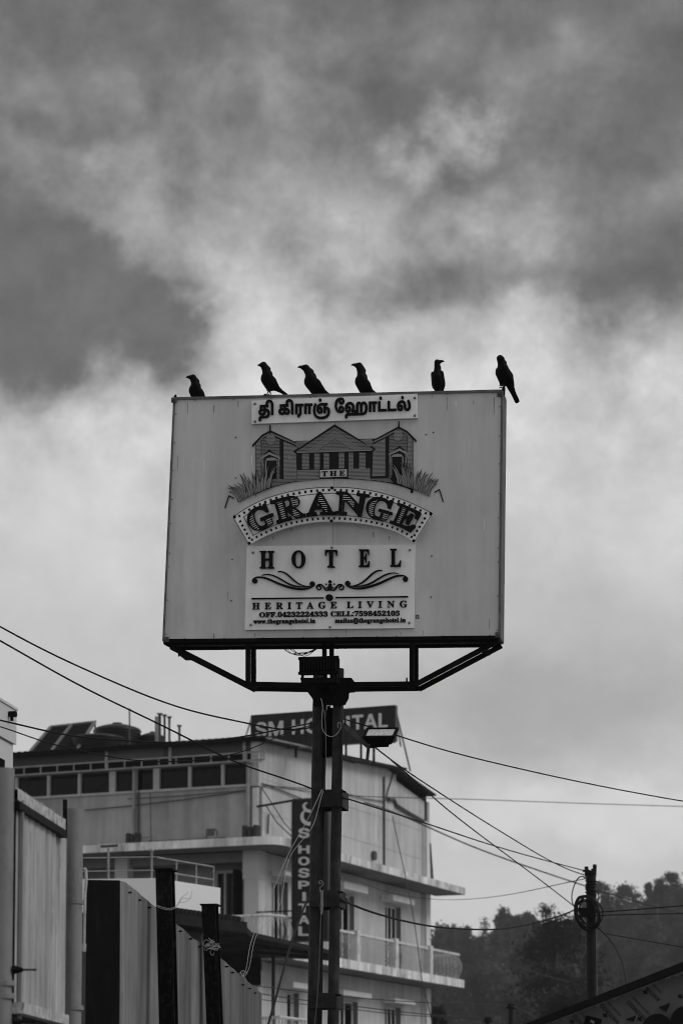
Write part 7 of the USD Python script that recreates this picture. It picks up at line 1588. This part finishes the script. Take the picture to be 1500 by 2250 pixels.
# ================================================================ STALL ROOF WITH PRINTED BOARD, lower right
look('board_foam', 0.07, rough=0.6, var=0.3, scale=3, dirt=0.5, dirt_scale=5, dirt_to=0.10)
look('board_edge', 0.14, rough=0.9, var=0.4, scale=20)
look('board_print', 0.006, rough=0.8, spec=.1)
look('roof_black', 0.006, spec=.15, rough=0.8, var=0.4, scale=10, bump=.4)
st = thing('stall_roof', 'dark sloping stall roof edge over a printed foam board, lower right corner', 'roof', P(1400, 2250, 14) * [1, 1, 0])
BP = Plane(P(1330, 2200, 14), (0.995, -0.1, 0), (-0.1, -0.995, 0))
(ea, eb) = BP.loc(1090, 2277), BP.loc(1620, 2068)
(fa, fb) = BP.loc(1130, 2275), BP.loc(1620, 2087)
mb = MB(); BP.prism(mb, [ea, eb, fb, fa], -1.5, 0.06); mb.build('roof_edge', 'roof_black', st)
mb = MB(); BP.prism(mb, [(fa[0], fa[1] - .004), (fb[0], fb[1] - .004), (fb[0], fb[1] - 1.2), (fa[0], fb[1] - 1.2)], -0.012, 0.0); mb.build('foam_board', 'board_foam', st)
rgb_ = np.random.default_rng(6); up_, lo_ = [], []
for t in np.linspace(0, 1, 110):
    p_ = np.array(fa) + (np.array(fb) - fa) * t; up_.append((p_[0], p_[1] - .005)); lo_.append((p_[0], p_[1] - .008 - .02 * abs(rgb_.normal(0, .5))))
mb = MB(); BP.prism(mb, up_ + lo_[::-1], 0.0005, 0.004); mb.build('torn_edge', 'board_edge', st)
mb = MB(); BP.box(mb, eb[0] - .3, eb[0] - .15, -1.2, -1.05, 0, eb[1] - .3); mb.build('support_post', 'roof_black', st)


def print_text(txt, x0, y0, x1, y1, cap):
    d = np.array([x1 - x0, y1 - y0], float); L_ = np.linalg.norm(d); d /= L_
    nrm_ = np.array([d[1], -d[0]])
    gl, adv = line_of([' ' if c == ' ' else ('I_bar' if c == 'I' else 'b' + c) for c in txt], 0.03)
    mb = MB()
    for g in gl:
        kx, kv = L_ / adv, cap / .73
        g = affinity.affine_transform(g, [kx * d[0], kv * nrm_[0], kx * d[1], kv * nrm_[1], x0, y0])
        BP.prism(mb, to_plane(BP, g), 0.0006, 0.0022)
    mb.build('printed_text', 'board_print', st)


for x, y in ((1362, 2247), (1451, 2197), (1424, 2235 + 8), (1540, 2176), (1286, 2240 + 14)):
    print_text('WHITEWOOD', x, y, x - 43, y - 45, 8.5)
    print_text('CELLUKA BOARDS', x + 3, y - 15, x - 33, y - 52, 3.4)
for x, y in ((1329, 2232), (1417, 2181), (1405, 2240), (1494, 2190), (1256, 2226 + 20)):
    g = unary_union([Point(x + a, y + b).buffer(r_) for a, b, r_ in ((0, 0, 2.6), (3, -3, 1.8), (-3, -2, 2), (2, 3.4, 1.8), (-3, 3, 1.5), (4.4, 2, 1.3))])
    mb = MB(); BP.prism(mb, to_plane(BP, g), .0006, .0022); mb.build('printed_leaf', 'board_print', st)
for cx, cy, r_ in ((1444, 2262, 33), (1506, 2245, 33), (1572, 2226, 33)):
    mb = MB(); BP.prism(mb, to_plane(BP, Point(cx, cy).buffer(r_)), 0.003, 0.02); mb.build('round_disc', 'roof_black', st)
    mb = MB(); BP.prism(mb, to_plane(BP, Point(cx, cy).buffer(r_ + 1.0).difference(Point(cx, cy).buffer(r_ - .2))), 0.0028, 0.012); mb.build('disc_rim', look('disc_rim', .05), st)
for tri_ in ([(1374, 2241), (1400, 2231), (1393, 2246)], [(1447, 2214), (1474, 2204), (1465, 2225)]):
    mb = MB(); BP.prism(mb, to_plane(BP, Polygon(tri_)), 0.003, 0.012); mb.build('cut_triangle', 'roof_black', st)
    mb = MB(); BP.prism(mb, to_plane(BP, LineString(tri_[1:]).buffer(.7)), 0.0032, 0.014); mb.build('cut_edge', 'board_edge', st)
g = sbox(1286, 2239, 1316, 2262).buffer(3)
g = affinity.rotate(g, 14)
mb = MB(); BP.prism(mb, to_plane(BP, g), .0035, .009); mb.build('black_tag', 'board_print', st)
mb = MB(); BP.prism(mb, to_plane(BP, affinity.rotate(fit_text(['bm'], 1297, 2249, 1305, 2249, 6)[0], 28)), .0095, .011); mb.build('tag_letter', 'wire_pale', st)

# ================================================================ TREES on the hill
leaf_look('leaves_dark', 0.055, patch=.3); leaf_look('leaves_mid', 0.075, patch=.3); leaf_look('leaves_near', 0.028, patch=.6)
look('bark', 0.11, rough=.95, var=.3, scale=4)


def make_tree(name, label, cat, seed, h, w, z0f, nclump, nleaf, leaf, m, at, rz=0.0, group=None, shape='round', trunk_r=None):
    rng = np.random.default_rng(seed)
    path = thing(name, label, cat, at, group)
    b = np.asarray(at, float)
    tr = trunk_r or h * .018
    mb = MB()
    bend = rng.normal(0, h * .02, (2,))
    axis = lambda t: b + np.array([bend[0] * math.sin(t * 2.5), bend[1] * math.sin(t * 2), t * h * .93])
    mb.tube([axis(t) for t in np.linspace(0, 1, 8)], np.linspace(tr, tr * .15, 8), 7)
    cl = []
    for k in range(nclump):
        u = rng.random() ** .8
        zz = z0f + (1 - z0f) * u
        if shape == 'round':
            rad = w / 2 * math.sqrt(max(0.05, 1 - (2 * u - .85) ** 2 * .8))
        elif shape == 'cone':
            rad = w / 2 * (1.05 - u) ** .8
        else:
            rad = w / 2 * (.55 + .45 * math.sin(u * 6 + seed)) * (1 - .45 * u)
        an = rng.uniform(0, 2 * math.pi); rr_ = rad * math.sqrt(rng.uniform(.15, 1))
        c = axis(min(zz, .98)) + np.array([math.cos(an) * rr_, math.sin(an) * rr_, rng.normal(0, h * .02)])
        cl.append(c)
        if k % 3 == 0:
            s_ = axis(max(zz - .16, z0f * .6)); mb.tube([s_, (s_ + c) / 2 + [0, 0, h * .012], c], [tr * .35, tr * .22, tr * .08], 5)
    mb.build('trunk', 'bark', path)
    cl = np.array(cl)
    idx = rng.integers(0, nclump, nleaf)
    sg = w * (.085 if shape != 'thin' else .075) * rng.uniform(.7, 1.35, nclump)
    c = cl[idx] + rng.normal(0, 1, (nleaf, 3)) * sg[idx][:, None] * [1, 1, .75]
    a1 = rng.normal(0, 1, (nleaf, 3)); a1 /= np.linalg.norm(a1, axis=1, keepdims=True)
    a2 = np.cross(a1, rng.normal(0, 1, (nleaf, 3))); a2 /= np.linalg.norm(a2, axis=1, keepdims=True)
    L_ = leaf * rng.uniform(.6, 1.3, (nleaf, 1))
    v = np.stack([c - a1 * L_, c + a2 * L_ * .45, c + a1 * L_, c - a2 * L_ * .45], 1).reshape(-1, 3)
    k = np.arange(nleaf) * 4
    mb = MB(); mb.add(v, np.stack([k, k + 1, k + 2, k + 3], 1)); mb.build('crown', m, path)
    return path


def copy_tree(src, label, at, scale, rz, group=None, cat='tree'):
    path = numbered(src)
    x = UsdGeom.Xform.Define(stage, path)
    x.GetPrim().GetReferences().AddInternalReference(src)
    x.GetPrim().SetInstanceable(True)
    x.ClearXformOpOrder()
    x.AddTranslateOp().Set(Gf.Vec3d(*map(float, at))); x.AddRotateZOp().Set(float(rz)); x.AddScaleOp().Set(Gf.Vec3f(*map(float, scale)))
    tag(x.GetPrim(), label, cat, group)


WOOD = 'trees of the misty wood on the hill'
protos = []
LAB = {'forest_tree': 'small misty round-topped tree among the wood on the hill at right', 'slender_tree': 'slender misty tree among the wood on the hill at right', 'pointed_tree': 'pointed misty conifer among the wood on the hill at right'}


def on_hill(px, y):
    x = ray(px, 2000)[0] * y
    return np.array([x, y, float(hill_z(np.array(x), np.array(float(y)))) - .4])


for k, (nm, shp, h, w, z0f, m) in enumerate((('forest_tree', 'round', 12, 8, .3, 'leaves_mid'), ('slender_tree', 'thin', 15, 5.5, .35, 'leaves_dark'), ('pointed_tree', 'cone', 14, 5.5, .15, 'leaves_dark'))):
    protos.append(make_tree(nm, LAB[nm], 'tree', 20 + k, h, w, z0f, 34, 2600, .42, m, on_hill((1150, 1330, 1440)[k], 585), group=WOOD, shape=shp))
rg = np.random.default_rng(12)
count = 0
for row, y in enumerate(np.linspace(330, 640, 15)):
    for px in np.arange(925, 1530, 4100 / y * 5.6):
        yy = y + rg.uniform(-12, 12); pp = px + rg.uniform(-16, 16)
        k = rg.choice(3, p=(.5, .32, .18)); s_ = rg.uniform(.65, 1.15)
        copy_tree(protos[k], LAB[protos[k].split('/')[-1]], on_hill(pp, yy), (s_, s_, s_ * rg.uniform(.85, 1.2)), rg.uniform(0, 360), WOOD)
        count += 1
# single trees that stand out against the sky or in front of the wood
def stand(name, label, px, ytop, d, wpx, seed, shape, m, nleaf=3000, z0f=.2, leaf=.4, base=None, nclump=40):
    g_ = on_hill(px, d) if base is None else np.array([P(px, 2200, d)[0], d, base])
    ht = P(px, ytop, d)[2] - g_[2]
    return make_tree(name, label, 'tree', seed, ht, wpx / F * d, z0f, nclump, nleaf, leaf, m, g_, shape=shape)


stand('eucalyptus_tree', 'big dark near tree with ragged crown just left of the utility pole', 1228, 1985, 190, 195, 61, 'round', 'leaves_near', 9000, .25, .20, 0.0, 80)
stand('eucalyptus_tree', 'airy pale-gapped tree top rising left of the coil against the sky', 1205, 1962, 330, 120, 62, 'thin', 'leaves_near', 3200, .35, .26, None, 46)
stand('eucalyptus_tree', 'dark low tree filling the gap under the big near tree', 1240, 2160, 150, 150, 63, 'round', 'leaves_near', 5000, .2, .2, 0.0, 50)
stand('forest_tree', 'rounded tree directly right of the utility pole top against the sky', 1322, 1930, 560, 60, 64, 'round', 'leaves_mid', 2400, .2, .42)
stand('forest_tree', 'broad rounded tree on the skyline between the pole and the conifer', 1385, 1938, 560, 85, 65, 'round', 'leaves_mid', 3000, .15, .42)
stand('pointed_tree', 'tallest pointed tree on the skyline near the right edge', 1424, 1928, 570, 34, 66, 'cone', 'leaves_dark', 1800, .1, .42)
stand('forest_tree', 'highest dense tree at the right edge of the skyline', 1478, 1916, 570, 80, 67, 'round', 'leaves_dark', 3400, .12, .42)
stand('pointed_tree', 'dark pointed tree left of the big near tree on the skyline', 1170, 1998, 430, 44, 68, 'cone', 'leaves_mid', 2200, .1, .34)
stand('bare_tree', 'wispy nearly bare tree on the skyline right of the balcony', 1063, 2002, 480, 60, 69, 'thin', 'leaves_mid', 420, .45, .3, None, 30)
stand('bare_tree', 'wispy nearly bare tree closest to the hospital corner', 1000, 2018, 480, 50, 70, 'thin', 'leaves_mid', 380, .45, .3, None, 26)
stand('forest_tree', 'dark clump of a tree below the end of the balcony', 962, 2195, 130, 70, 71, 'round', 'leaves_near', 2600, .2, .2, 0.0)

stand('forest_tree', 'ragged tree on the skyline halfway between the utility pole and the right edge', 1352, 1946, 500, 60, 72, 'thin', 'leaves_dark', 1800, .15, .36)
stand('slender_tree', 'tall slender tree on the skyline just left of the highest dense one', 1449, 1930, 520, 40, 73, 'thin', 'leaves_dark', 1600, .2, .36)
stand('forest_tree', 'dark feathery tree on the skyline just left of the utility pole', 1266, 1986, 380, 66, 74, 'thin', 'leaves_near', 2200, .25, .28)
stand('slender_tree', 'narrow tree on the skyline between the wispy trees and the big near tree', 1118, 2002, 470, 40, 75, 'thin', 'leaves_mid', 1400, .2, .34)

# ================================================================ AIR
HAZE = 0.00022
usdkit.material(stage, '/World/Looks/mist', {'v': ('principled_volume', {'color': (0.9, 0.9, 0.9), 'density': HAZE, 'anisotropy': 0.2})}, [], volume='v.volume')
LOOKS['mist'] = UsdShade.Material.Get(stage, '/World/Looks/mist')
hz = trimesh.creation.box([1500, 1250, 120]); hz.apply_translation([100, 475, 59])
if HAZE:
    p = numbered('/World/haze')
    usdkit.mesh(stage, p, hz, LOOKS['mist'])
    tag(stage.GetPrimAtPath(p), 'thin even mist over the whole place', None, None, 'stuff')
